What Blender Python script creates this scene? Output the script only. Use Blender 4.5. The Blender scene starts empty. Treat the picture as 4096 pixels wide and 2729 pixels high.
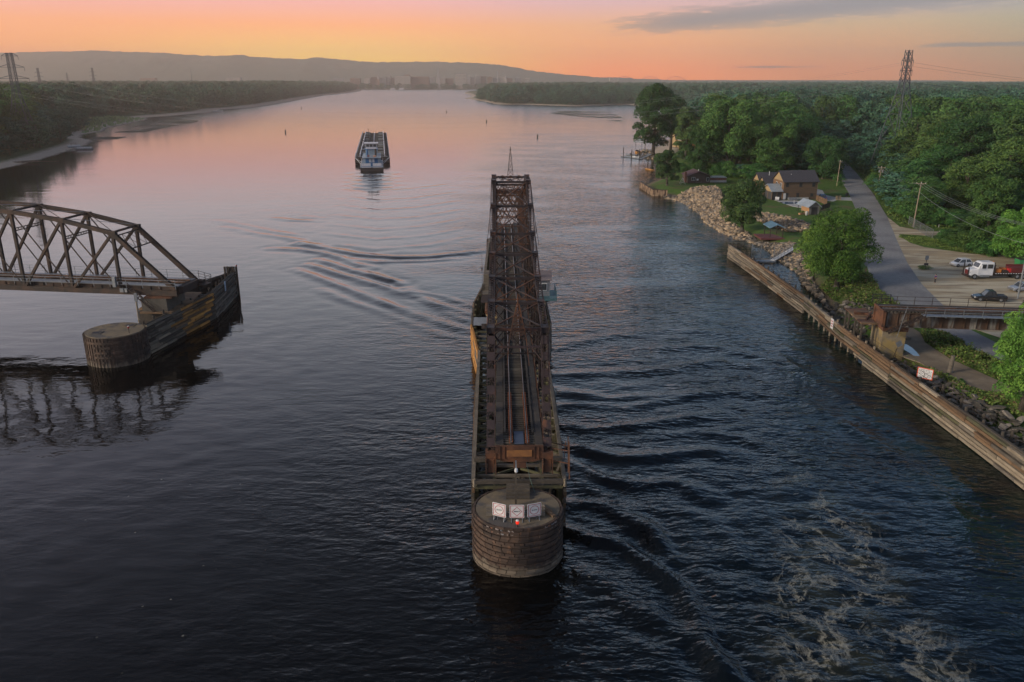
import bpy, math, random
import numpy as np
from mathutils import Vector, Matrix
random.seed(7); rng = np.random.default_rng(11)
R = math.radians
SC = bpy.context.scene
COL = SC.collection
H = 39.0; PITCH = 18.2; F = 3186.0
CT, ST = math.cos(R(PITCH)), math.sin(R(PITCH))

def G(px, py, h=0.0):
    """where the sight line through photograph pixel (px,py) (4096 wide) meets height h"""
    s = (py-1364.5)/F
    v = H-h
    d = v/math.tan(R(PITCH)+math.atan(s))
    return Vector(((px-2048)/F*(d*CT+v*ST), d, h))
def PX(p):
    v = H-p[2]; z = p[1]*CT+v*ST
    return 2048+p[0]/z*F, 1364.5+(v*CT-p[1]*ST)/z*F, z
def AT(px, py, d):
    """point at forward distance d on that sight line"""
    s = (py-1364.5)/F
    v = d*math.tan(R(PITCH)+math.atan(s))
    return Vector(((px-2048)/F*(d*CT+v*ST), d, H-v))

# ---------------------------------------------------------------- materials
MATS = {}
def nod(nt, t, **kw):
    n = nt.nodes.new(t)
    for k, v in kw.items():
        if k in n.inputs.keys() and not hasattr(n, k): n.inputs[k].default_value = v
        else: setattr(n, k, v)
    return n
def M(name, c1, c2=None, scale=1.0, rough=0.8, metal=0.0, bump=0.0, detail=6, coord='obj', stretch=(1,1,1),
      lo=0.35, hi=0.65, c3=None, s3=0.2, emit=None, spec=0.5, randv=0.0, bscale=None, t3=(0.45,0.6), isl=0.0):
    if name in MATS: return MATS[name]
    m = bpy.data.materials.new(name); m.use_nodes = True
    nt = m.node_tree; L = nt.links; b = nt.nodes['Principled BSDF']
    b.inputs['Roughness'].default_value = rough; b.inputs['Metallic'].default_value = metal
    b.inputs['Specular IOR Level'].default_value = spec
    col = None
    tc = nt.nodes.new('ShaderNodeTexCoord') if coord == 'obj' else nt.nodes.new('ShaderNodeNewGeometry')
    src = tc.outputs['Object'] if coord == 'obj' else tc.outputs['Position']
    mp = nt.nodes.new('ShaderNodeMapping'); mp.inputs['Scale'].default_value = stretch
    L.new(src, mp.inputs[0])
    def noise(sc, det=detail):
        n = nt.nodes.new('ShaderNodeTexNoise'); n.inputs['Scale'].default_value = sc; n.inputs['Detail'].default_value = det
        n.inputs['Roughness'].default_value = 0.6
        L.new(mp.outputs[0], n.inputs['Vector']); return n
    def mr(o, a, bb):
        r = nt.nodes.new('ShaderNodeMapRange'); r.inputs[1].default_value = a; r.inputs[2].default_value = bb
        L.new(o, r.inputs[0]); return r.outputs[0]
    if c2 is None: c2 = tuple(x*0.7 for x in c1)
    n1 = noise(scale)
    mx = nt.nodes.new('ShaderNodeMix'); mx.data_type = 'RGBA'
    mx.inputs[6].default_value = (*c1, 1); mx.inputs[7].default_value = (*c2, 1)
    L.new(mr(n1.outputs[0], lo, hi), mx.inputs[0]); col = mx.outputs[2]
    if c3 is not None:
        n3 = noise(s3)
        m3 = nt.nodes.new('ShaderNodeMix'); m3.data_type = 'RGBA'; m3.inputs[7].default_value = (*c3, 1)
        L.new(mr(n3.outputs[0], *t3), m3.inputs[0]); L.new(col, m3.inputs[6]); col = m3.outputs[2]
    if randv > 0:
        oi = nt.nodes.new('ShaderNodeObjectInfo')
        hs = nt.nodes.new('ShaderNodeHueSaturation')
        r = nt.nodes.new('ShaderNodeMapRange'); r.inputs[3].default_value = 1-randv; r.inputs[4].default_value = 1+randv
        L.new(oi.outputs['Random'], r.inputs[0]); L.new(r.outputs[0], hs.inputs['Value'])
        r2 = nt.nodes.new('ShaderNodeMath'); r2.operation = 'MULTIPLY_ADD'; r2.inputs[1].default_value = -0.05; r2.inputs[2].default_value = 0.52
        fr = nt.nodes.new('ShaderNodeMath'); fr.operation = 'FRACT'
        m7 = nt.nodes.new('ShaderNodeMath'); m7.operation = 'MULTIPLY'; m7.inputs[1].default_value = 7.31
        L.new(oi.outputs['Random'], m7.inputs[0]); L.new(m7.outputs[0], fr.inputs[0]); L.new(fr.outputs[0], r2.inputs[0])
        L.new(r2.outputs[0], hs.inputs['Hue'])
        L.new(col, hs.inputs['Color']); col = hs.outputs[0]
    if isl > 0:
        gi = nt.nodes.new('ShaderNodeNewGeometry'); hv = nt.nodes.new('ShaderNodeHueSaturation'); r5 = nt.nodes.new('ShaderNodeMapRange')
        r5.inputs[3].default_value = 1-isl; r5.inputs[4].default_value = 1+isl; L.new(gi.outputs['Random Per Island'], r5.inputs[0]); L.new(r5.outputs[0], hv.inputs['Value']); L.new(col, hv.inputs['Color']); col = hv.outputs[0]
    L.new(col, b.inputs['Base Color'])
    if bump:
        bp = nt.nodes.new('ShaderNodeBump'); bp.inputs['Strength'].default_value = bump
        bp.inputs['Distance'].default_value = 0.1
        nb = noise(bscale or scale*3)
        L.new(nb.outputs[0], bp.inputs['Height']); L.new(bp.outputs[0], b.inputs['Normal'])
    if emit:
        b.inputs['Emission Color'].default_value = (*emit[:3], 1); b.inputs['Emission Strength'].default_value = emit[3]
    MATS[name] = m
    return m

# ---------------------------------------------------------------- mesh builder
class MB:
    def __init__(s): s.v = []; s.f = []; s.mi = []; s.m = 0
    def add(s, vs, fs):
        o = len(s.v); s.v.extend([tuple(x) for x in vs]); s.f.extend([tuple(i+o for i in f) for f in fs]); s.mi.extend([s.m]*len(fs))
        return s
    def mat(s, i): s.m = i; return s
    def hexa(s, p): # 8 points: bottom 0-3 ccw, top 4-7
        return s.add(p, [(3,2,1,0),(4,5,6,7),(0,1,5,4),(1,2,6,5),(2,3,7,6),(3,0,4,7)])
    def box(s, c, d, rz=0.0):
        cx, cy, cz = c; a, b, e = d[0]/2, d[1]/2, d[2]/2
        cr, sr = math.cos(rz), math.sin(rz)
        P = []
        for z in (-e, e):
            for x, y in ((-a,-b),(a,-b),(a,b),(-a,b)):
                P.append((cx+x*cr-y*sr, cy+x*sr+y*cr, cz+z))
        return s.hexa(P)
    def bx(s, x0, x1, y0, y1, z0, z1): return s.box(((x0+x1)/2,(y0+y1)/2,(z0+z1)/2),(abs(x1-x0),abs(y1-y0),abs(z1-z0)))
    def beam(s, p0, p1, w, h=None, up=(0,0,1), off=(0,0)):
        h = w if h is None else h
        p0, p1 = Vector(p0), Vector(p1); d = (p1-p0)
        if d.length < 1e-6: return s
        d.normalize(); u = Vector(up)
        if abs(d.dot(u)) > 0.97: u = Vector((0,1,0)) if abs(d.y) < 0.9 else Vector((1,0,0))
        sx = d.cross(u).normalized(); u = sx.cross(d).normalized()
        o = sx*off[0]+u*off[1]
        P = []
        for q in (p0, p1):
            P.append((q+o-sx*w/2-u*h/2, q+o+sx*w/2-u*h/2, q+o+sx*w/2+u*h/2, q+o-sx*w/2+u*h/2))
        a, b = P
        return s.add([*a, *b], [(0,1,2,3),(7,6,5,4),(0,4,5,1),(1,5,6,2),(2,6,7,3),(3,7,4,0)])
    def laced(s, p0, p1, w, h, pitch=None, t=0.06, up=(0,0,1), both=False):
        """built-up member: two side plates laced together with crossing flat bars"""
        p0, p1 = Vector(p0), Vector(p1); d = p1-p0; n = d.length; d.normalize(); u = Vector(up)
        if abs(d.dot(u)) > 0.97: u = Vector((0,1,0)) if abs(d.y) < 0.9 else Vector((1,0,0))
        sx = d.cross(u).normalized(); u = sx.cross(d).normalized()
        s.beam(p0, p1, t, h, up, (-(w-t)/2, 0)); s.beam(p0, p1, t, h, up, ((w-t)/2, 0))
        k = max(1, int(round(n/(pitch or w)))); e = w/2-t
        for sg in ((1, -1) if both else (1,)):
            for i in range(k):
                a = p0+d*(n*i/k)+u*(sg*(h/2-.02)); b = p0+d*(n*(i+1)/k)+u*(sg*(h/2-.02))
                s.beam(a-sx*e, b+sx*e, .07, .02, tuple(u)); s.beam(a+sx*e+u*.025, b-sx*e+u*.025, .07, .02, tuple(u))
        return s
    def tube(s, p0, p1, r0, r1=None, n=8, cap=True):
        r1 = r0 if r1 is None else r1
        p0, p1 = Vector(p0), Vector(p1); d = (p1-p0).normalized()
        a = d.orthogonal().normalized(); b = d.cross(a)
        V = []
        for q, r in ((p0, r0), (p1, r1)):
            for i in range(n):
                t = 2*math.pi*i/n; V.append(q+a*(r*math.cos(t))+b*(r*math.sin(t)))
        fs = [(i, (i+1)%n, n+(i+1)%n, n+i) for i in range(n)]
        if cap: fs += [tuple(reversed(range(n))), tuple(range(n, 2*n))]
        return s.add(V, fs)
    def path(s, pts, r, n=5):
        for a, b in zip(pts[:-1], pts[1:]): s.tube(a, b, r, r, n, False)
        return s
    def prism(s, poly, z0, z1):
        n = len(poly)
        a = sum(poly[i][0]*poly[(i+1)%n][1]-poly[(i+1)%n][0]*poly[i][1] for i in range(n))
        if a < 0: poly = list(reversed(poly))
        V = [(x, y, z0) for x, y in poly]+[(x, y, z1) for x, y in poly]
        return s.add(V, [tuple(reversed(range(n))), tuple(range(n, 2*n))]+[(i, (i+1)%n, n+(i+1)%n, n+i) for i in range(n)])
    def extr(s, poly, y0, y1, axis='y'):
        """profile in (x,z) swept along y (or (y,z) along x)"""
        n = len(poly)
        f = (lambda a, b, t: (a, t, b)) if axis == 'y' else (lambda a, b, t: (t, a, b))
        V = [f(a, b, y0) for a, b in poly]+[f(a, b, y1) for a, b in poly]
        return s.add(V, [tuple(range(n)), tuple(reversed(range(n, 2*n)))]+[(n+i, n+(i+1)%n, (i+1)%n, i) for i in range(n)])
    def lathe(s, prof, c=(0,0), n=16):
        V = []; k = len(prof)
        for r, z in prof:
            for i in range(n):
                t = 2*math.pi*i/n; V.append((c[0]+r*math.cos(t), c[1]+r*math.sin(t), z))
        fs = [(j*n+i, j*n+(i+1)%n, (j+1)*n+(i+1)%n, (j+1)*n+i) for j in range(k-1) for i in range(n)]
        fs += [tuple(reversed(range(n))), tuple(range((k-1)*n, k*n))]
        return s.add(V, fs)
    def quad(s, a, b, c, d): return s.add([a,b,c,d], [(0,1,2,3)])
    def build(s, name, mats, parent=None, smooth=False, bevel=0):
        me = bpy.data.meshes.new(name); me.from_pydata(s.v, [], s.f)
        if not isinstance(mats, (list, tuple)): mats = [mats]
        for m in mats: me.materials.append(m)
        if len(mats) > 1: me.polygons.foreach_set('material_index', s.mi)
        if smooth: me.polygons.foreach_set('use_smooth', [True]*len(s.f))
        me.update()
        o = bpy.data.objects.new(name, me); COL.objects.link(o)
        if parent: o.parent = parent
        if bevel:
            b = o.modifiers.new('bevel', 'BEVEL'); b.width = bevel; b.segments = 2; b.limit_method = 'ANGLE'
        return o
def npmesh(name, V, Fq, mats, smooth=False, mi=None, n=4):
    me = bpy.data.meshes.new(name)
    me.vertices.add(len(V)); me.vertices.foreach_set('co', np.asarray(V, np.float32).ravel())
    Fq = np.asarray(Fq, np.int32); k = Fq.shape[0]; n = Fq.shape[1]
    me.loops.add(k*n); me.loops.foreach_set('vertex_index', Fq.ravel())
    me.polygons.add(k); me.polygons.foreach_set('loop_start', np.arange(0, k*n, n, dtype=np.int32))
    me.polygons.foreach_set('loop_total', np.full(k, n, np.int32))
    for m in mats: me.materials.append(m)
    if mi is not None: me.polygons.foreach_set('material_index', np.asarray(mi, np.int32))
    me.polygons.foreach_set('use_smooth', np.full(k, smooth, bool))
    me.update(calc_edges=True)
    return me
def link(name, me, parent=None, loc=None):
    o = bpy.data.objects.new(name, me); COL.objects.link(o)
    if parent: o.parent = parent
    if loc is not None: o.location = loc
    return o
def tag(o, label=None, cat=None, group=None, kind=None):
    if label: o['label'] = label
    if cat: o['category'] = cat
    if group: o['group'] = group
    if kind: o['kind'] = kind
    return o
def thing(name, label, cat, loc=(0,0,0), rz=0.0, group=None):
    o = bpy.data.objects.new(name, None); COL.objects.link(o); o.location = loc; o.rotation_euler = (0,0,rz)
    o.empty_display_size = 0.5
    return tag(o, label, cat, group)
def struct(o, kind='structure'): o['kind'] = kind; return o
def copy_tree(o, parent=None):
    c = o.copy(); COL.objects.link(c); c.parent = parent
    for ch in list(o.children): copy_tree(ch, c)
    return c
def text_part(txt, size, mat, parent, loc, rot, name='lettering', thick=0.004):
    cu = bpy.data.curves.new(name, 'FONT'); cu.body = txt; cu.size = size; cu.extrude = thick
    cu.align_x = 'CENTER'; cu.align_y = 'CENTER'
    t = bpy.data.objects.new(name+'_c', cu); COL.objects.link(t)
    bpy.context.view_layer.update()
    me = bpy.data.meshes.new_from_object(t.evaluated_get(bpy.context.evaluated_depsgraph_get()))
    bpy.data.objects.remove(t)
    me.materials.clear(); me.materials.append(mat)
    o = link(name, me, parent); o.location = loc; o.rotation_euler = rot
    return o

# ---------------------------------------------------------------- camera
cam = bpy.data.objects.new('camera', bpy.data.cameras.new('camera')); COL.objects.link(cam); SC.camera = cam
cam.data.sensor_width = 36; cam.data.lens = F/4096*36; cam.data.clip_start = 1; cam.data.clip_end = 40000
cam.location = (0,0,H); cam.rotation_euler = (R(90-PITCH), 0, 0)
SC.render.resolution_x = 1024; SC.render.resolution_y = 682
SC.view_settings.view_transform = 'Standard'; SC.view_settings.look = 'None'; SC.view_settings.exposure = 0.0
SC.render.engine = 'CYCLES'
SC.cycles.volume_bounces = 1
SC.cycles.max_bounces = 4; SC.cycles.diffuse_bounces = 1; SC.cycles.glossy_bounces = 2; SC.cycles.transparent_max_bounces = 2
SKY_GAIN = 1.0; SUN_E = 2.9; HAZE = 0.00018; WAVE = 0.19; HAZE_C = (1,.88,.74,1); HAZE_G = 0.8; GAINS = [(0,1.75),(90,.4),(4,1.2),(8,1.55),(18,1.5),(30,.75),(50,.42)]
# ---------------------------------------------------------------- sky
def lin(c): return tuple(((x/255)/12.92 if x/255 <= .04045 else ((x/255+.055)/1.055)**2.4) for x in c)
W = bpy.data.worlds.new('World'); SC.world = W; W.use_nodes = True
nt = W.node_tree; L = nt.links; nt.nodes.clear()
out = nt.nodes.new('ShaderNodeOutputWorld')
SUN_EL, SUN_AZ = 20.0, -112.0     # azimuth from +Y towards +X
sky = nt.nodes.new('ShaderNodeTexSky'); sky.sky_type = 'NISHITA'; sky.sun_disc = False
sky.sun_elevation = R(SUN_EL); sky.sun_rotation = R(SUN_AZ)
bg1 = nt.nodes.new('ShaderNodeBackground'); bg1.inputs[1].default_value = 0.05; L.new(sky.outputs[0], bg1.inputs[0])
tc = nt.nodes.new('ShaderNodeTexCoord'); sp = nt.nodes.new('ShaderNodeSeparateXYZ'); L.new(tc.outputs['Generated'], sp.inputs[0])
def mth(op, a, b=None, c=None, clamp=False):
    n = nt.nodes.new('ShaderNodeMath'); n.operation = op; n.use_clamp = clamp
    for i, x in enumerate((a, b, c)):
        if x is None: continue
        if isinstance(x, (int, float)): n.inputs[i].default_value = x
        else: L.new(x, n.inputs[i])
    return n.outputs[0]
el = mth('MULTIPLY', mth('ARCSINE', sp.outputs[2]), 180/math.pi)
az = mth('MULTIPLY', mth('ARCTAN2', sp.outputs[0], sp.outputs[1]), 180/math.pi)
def ramp(fac, stops):
    r = nt.nodes.new('ShaderNodeValToRGB'); cr = r.color_ramp
    while len(cr.elements) < len(stops): cr.elements.new(0.5)
    for e, (p, c) in zip(cr.elements, stops): e.position = p; e.color = (*lin(c), 1)
    L.new(fac, r.inputs[0]); return r.outputs[0]
# elevation axis: sqrt(el/90) to give the horizon band room
ef = mth('SQRT', mth('DIVIDE', mth('MAXIMUM', el, 0.0), 90.0))
P = lambda e: math.sqrt(e/90)
SK = {
 -34: [(P(0),(236,111,34)),(P(.7),(250,119,28)),(P(2),(255,139,33)),(P(3.4),(240,137,68)),(P(5),(218,137,139)),(P(8),(203,187,190)),(P(14),(194,188,196)),(P(25),(170,168,186)),(P(45),(104,108,128)),(P(85),(80,90,110))],
 -12: [(P(0),(255,176,46)),(P(.8),(255,200,42)),(P(2),(255,186,46)),(P(3.4),(250,146,64)),(P(5),(222,141,139)),(P(8),(205,189,192)),(P(14),(190,190,196)),(P(25),(162,168,186)),(P(45),(98,108,128)),(P(85),(80,90,110))],
   8: [(P(0),(240,115,30)),(P(.8),(255,122,24)),(P(2),(248,135,31)),(P(3.4),(222,137,69)),(P(5),(190,133,143)),(P(8),(188,189,201)),(P(14),(159,180,196)),(P(25),(124,148,178)),(P(45),(78,100,130)),(P(85),(76,90,112))],
  22: [(P(0),(196,104,43)),(P(.8),(214,106,36)),(P(2),(206,117,38)),(P(3.4),(176,122,69)),(P(5),(150,116,131)),(P(8),(155,167,186)),(P(14),(129,156,182)),(P(25),(98,132,172)),(P(45),(62,94,134)),(P(85),(74,88,112))],
  34: [(P(0),(160,96,46)),(P(.8),(168,96,40)),(P(2),(150,100,40)),(P(3.4),(130,104,67)),(P(5),(118,97,116)),(P(8),(131,148,171)),(P(14),(112,142,172)),(P(25),(90,124,168)),(P(45),(60,92,136)),(P(85),(74,88,112))],
}
ks = sorted(SK); cur = ramp(ef, SK[ks[0]])
for a, b in zip(ks[:-1], ks[1:]):
    mr = nt.nodes.new('ShaderNodeMapRange'); mr.interpolation_type = 'SMOOTHSTEP'; mr.inputs[1].default_value = a; mr.inputs[2].default_value = b
    L.new(az, mr.inputs[0])
    mx = nt.nodes.new('ShaderNodeMix'); mx.data_type = 'RGBA'; L.new(mr.outputs[0], mx.inputs[0]); L.new(cur, mx.inputs[6]); L.new(ramp(ef, SK[b]), mx.inputs[7]); cur = mx.outputs[2]
# streaky clouds, upper right and low right
cmb = nt.nodes.new('ShaderNodeCombineXYZ')
slope = mth('MULTIPLY_ADD', az, -0.035, el)     # tilt streaks
L.new(mth('MULTIPLY', az, 0.42), cmb.inputs[0]); L.new(mth('MULTIPLY', slope, 3.6), cmb.inputs[1])
nz = nt.nodes.new('ShaderNodeTexNoise'); nz.inputs['Scale'].default_value = 1.0; nz.inputs['Detail'].default_value = 7; nz.inputs['Roughness'].default_value = .68; nz.inputs['Distortion'].default_value = .35
L.new(cmb.outputs[0], nz.inputs['Vector'])
def gauss(x, c, w): return mth('EXPONENT', mth('MULTIPLY', mth('POWER', mth('DIVIDE', mth('SUBTRACT', x, c), w), 2.0), -1.0))
def smooth(x, a, b):
    mr = nt.nodes.new('ShaderNodeMapRange'); mr.interpolation_type = 'SMOOTHSTEP'; mr.inputs[1].default_value = a; mr.inputs[2].default_value = b; L.new(x, mr.inputs[0]); return mr.outputs[0]
line = mth('MULTIPLY_ADD', az, 0.075, 2.75)   # centre elevation of the main band
m1 = mth('MULTIPLY', mth('EXPONENT', mth('MULTIPLY', mth('POWER', mth('DIVIDE', mth('SUBTRACT', el, line), 0.85), 2.0), -1.0)), smooth(az, 2, 12))
m2 = mth('MULTIPLY', gauss(el, 1.95, .16), smooth(az, 23, 28))
m3 = mth('MULTIPLY', gauss(el, .75, .12), mth('MULTIPLY', gauss(az, 17, 3.0), 0.8))
m4 = mth('MULTIPLY', gauss(el, 7.5, 2.0), smooth(az, 10, 30))
mask = mth('ADD', mth('ADD', m1, m2), mth('ADD', m3, m4), clamp=True)
dens = mth('MULTIPLY', mth('MULTIPLY', smooth(mth('MULTIPLY_ADD', mask, .40, nz.outputs[0]), .60, .78), mask), .95)
cmix = nt.nodes.new('ShaderNodeMix'); cmix.data_type = 'RGBA'; L.new(dens, cmix.inputs[0]); L.new(cur, cmix.inputs[6]); cmix.inputs[7].default_value = (*lin((88,56,78)), 1)
# behind the camera the dome is a plain dull blue
bk = smooth(sp.outputs[1], -0.5, 0.25)
bmix = nt.nodes.new('ShaderNodeMix'); bmix.data_type = 'RGBA'; L.new(bk, bmix.inputs[0]); bmix.inputs[6].default_value = (.23,.25,.33,1); L.new(cmix.outputs[2], bmix.inputs[7])
gr = nt.nodes.new('ShaderNodeFloatCurve'); cv = gr.mapping.curves[0]
for i, (e_, g_) in enumerate(GAINS):
    if i < 2: cv.points[i].location = (P(e_) if e_ < 90 else 1, g_/4)
    else: cv.points.new(P(e_), g_/4)
gr.mapping.update(); L.new(ef, gr.inputs['Value'])
gainf = mth('MULTIPLY', gr.outputs[0], 4.0*SKY_GAIN)
bg2 = nt.nodes.new('ShaderNodeBackground'); L.new(gainf, bg2.inputs[1]); L.new(bmix.outputs[2], bg2.inputs[0])
ad = nt.nodes.new('ShaderNodeAddShader'); L.new(bg1.outputs[0], ad.inputs[0]); L.new(bg2.outputs[0], ad.inputs[1]); L.new(ad.outputs[0], out.inputs[0])
sun = bpy.data.objects.new('sun', bpy.data.lights.new('sun', 'SUN')); COL.objects.link(sun)
sun.data.energy = SUN_E; sun.data.angle = R(12); sun.data.color = (1.0,.86,.68)
sd = Vector((math.sin(R(SUN_AZ))*math.cos(R(SUN_EL)), math.cos(R(SUN_AZ))*math.cos(R(SUN_EL)), math.sin(R(SUN_EL))))
sun.rotation_euler = sd.to_track_quat('Z', 'Y').to_euler()
# ---------------------------------------------------------------- haze
if HAZE > 0:
    hz = MB().bx(-4400, 4400, -250, 5300, -4, 215).build('haze', [])
    m = bpy.data.materials.new('haze_air'); m.use_nodes = True; nt2 = m.node_tree; nt2.nodes.clear()
    o2 = nt2.nodes.new('ShaderNodeOutputMaterial'); pv = nt2.nodes.new('ShaderNodeVolumePrincipled')
    pv.inputs['Color'].default_value = HAZE_C; pv.inputs['Density'].default_value = HAZE; pv.inputs['Anisotropy'].default_value = HAZE_G
    nt2.links.new(pv.outputs[0], o2.inputs['Volume']); hz.data.materials.append(m); hz['kind'] = 'stuff'
# ---------------------------------------------------------------- land and water
def segdist(X, Y, poly, closed=True):
    D = np.full(X.shape, 1e9); n = len(poly)
    for i in range(n if closed else n-1):
        ax, ay = poly[i][:2]; bx, by = poly[(i+1)%n][:2]
        dx, dy = bx-ax, by-ay; q = dx*dx+dy*dy+1e-9
        t = np.clip(((X-ax)*dx+(Y-ay)*dy)/q, 0, 1)
        D = np.minimum(D, np.hypot(X-ax-t*dx, Y-ay-t*dy))
    return D
def inside(X, Y, poly):
    I = np.zeros(X.shape, bool); n = len(poly)
    for i in range(n):
        x0, y0 = poly[i][:2]; x1, y1 = poly[(i+1)%n][:2]
        c = (y0 > Y) != (y1 > Y)
        with np.errstate(divide='ignore', invalid='ignore'):
            I ^= c & (X < (x1-x0)*(Y-y0)/(y1-y0+1e-12)+x0)
    return I
def sdist(X, Y, poly): return np.where(inside(X, Y, poly), 1, -1)*segdist(X, Y, poly)
def sm(t): t = np.clip(t, 0, 1); return t*t*(3-2*t)
def vnoise(X, Y, s, seed=0):
    """smooth value noise"""
    r = np.random.default_rng(seed).random((256, 256))
    x, y = X/s, Y/s; i, j = np.floor(x).astype(int), np.floor(y).astype(int); u, v = sm(x-i), sm(y-j)
    g = lambda a, b: r[a % 256, b % 256]
    return (g(i,j)*(1-u)+g(i+1,j)*u)*(1-v)+(g(i,j+1)*(1-u)+g(i+1,j+1)*u)*v
def steps(a, b, f):
    o = [a]
    while o[-1] < b: o.append(o[-1]+f(o[-1]))
    return np.array(o)
def gridmesh(name, xs, ys, zf, mats, keep=None, smooth=True):
    X, Y = np.meshgrid(xs, ys); Z = zf(X, Y); nx, ny = len(xs), len(ys)
    V = np.stack([X, Y, Z], -1).reshape(-1, 3)
    i = np.arange(nx*ny).reshape(ny, nx)
    Fq = np.stack([i[:-1,:-1], i[:-1,1:], i[1:,1:], i[1:,:-1]], -1).reshape(-1, 4)
    if keep is not None:
        k = keep(X, Y, Z); kf = (k[:-1,:-1]|k[:-1,1:]|k[1:,1:]|k[1:,:-1]).reshape(-1); Fq = Fq[kf]
    o = link(name, npmesh(name, V, Fq, mats, smooth)); return o
g2 = lambda L_: [tuple(G(*p)[:2]) for p in L_]
SHORE_R = [(53.2,-80),(53.2,128)] + g2([(3309,1233),(3260,1180),(3217,1145),(3194,1091),(3118,1042),(3060,990),(2965,957),(2885,926),(2823,884),(2802,851),(2740,808),(2657,786),(2611,783),(2560,748),
   (2600,728),(2650,712),(2680,690),(2660,655),(2602,641),(2565,634),(2560,618),(2569,606),(2621,582),(2660,556),(2700,535),(2780,515),(2830,480),(2700,436),(2496,420),(2291,426),(2081,419),(1979,419),(1930,407),(1877,398),(1850,395),(1880,386),(1860,376),(1819,367)])
SHORE_R += [(-100,3050),(900,3330),(6500,3400),(6500,-80)]
SHORE_L = g2([(-900,840),(-300,735),(0,681),(110,655),(208,628),(297,600),(361,580),(382,563),(335,550),(345,537),(425,526),(435,514),(510,498),(595,480),(605,470),(697,464),(858,449.5),(896,439),(1000,433),(1100,420),(1306,381),(1380,374),(1435,367)])
SHORE_L += [(-560,3150),(-600,3300),(-6800,3400),(-6800,300),(-500,250)]
CITY = [(-7000,3220),(-560,3260),(100,3290),(1000,3200),(7000,3200),(7000,5200),(-7000,5200)]
GH = 1.8
def hR(X, Y):
    d = sdist(X, Y, SHORE_R)
    w = np.where(Y < 140, 5.0, np.where(Y < 420, 9.0, 30.0))
    h = GH*sm(d/w)
    return np.where(d > 0, h+.0*X, -np.minimum(2.5, .1-d*.35)) + np.where(d > 4, 0.25*(vnoise(X, Y, 9, 3)-.5), 0)*(Y<600)
ROAD_L = [(3330,590),(3349,617),(3368,727),(3393,768.5),(3424,839),(3445,950),(3473,1084),(3530,1175),(3733,1313),(3851,1374),(3985,1441),(4120,1500)]
ROAD_R = [(3335,590),(3354,619),(3424,690),(3491,773),(3549,868),(3591,969),(3630,1053),(3687,1137),(3756,1206),(3874,1315),(4027,1393.6),(4150,1440)]
RL = [G(x, y, GH) for x, y in ROAD_L]; RR = [G(x, y, GH) for x, y in ROAD_R]
# extra far stretch of the road
road_poly = [(p.x,p.y) for p in RL]+[(p.x,p.y) for p in reversed(RR)]
LOT = [(p.x,p.y) for p in [G(x,y,GH) for x,y in [(3549,868),(3591,969),(3630,1053),(3687,1137),(3756,1206),(3880,1310),(4150,1400),(4400,1300),(4400,1010),(3950,1022),(3860,1012),(3700,990),(3640,972),(3608,950),(3595,938),(3610,936),(3700,942),(3800,938),(3900,941),(4000,945),(4000,936),(3850,929),(3700,925),(3600,908),(3565,880)]]]
TRACK = [(p.x,p.y) for p in [G(x,y,GH) for x,y in [(3545,1305),(3640,1305),(3680,1330),(3700,1370),(3745,1400),(3800,1435),(3900,1480),(4020,1535),(4200,1600),(4200,1640),(4030,1570),(3930,1560),(3840,1530),(3760,1500),(3680,1450),(3620,1430),(3570,1400),(3548,1350)]]]
DRIVE = [(p.x,p.y) for p in [G(x,y,GH) for x,y in [(3262,755),(3290,762),(3300,780),(3340,789),(3410,791),(3418,803),(3350,800),(3335,806),(3270,800),(3262,785)]]]
def flat_zone(X, Y):
    z = np.zeros(X.shape)
    for p, m in ((road_poly, 1.0), (LOT, 1.0), (TRACK, .6), (DRIVE, 1.0)): z = np.maximum(z, np.clip(1.6-(-sdist(X, Y, p))*.4, 0, 1))
    return z
HX = [(p.x,p.y) for p in [G(x,y,GH) for x,y in [(3040,780),(3270,800),(3240,880),(3140,850),(3030,800)]]]
def hR2(X, Y):
    h = hR(X, Y); z = flat_zone(X, Y); return np.where(sdist(X, Y, SHORE_R) > 3, h*(1-z)+(GH-.05)*z, h)

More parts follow.
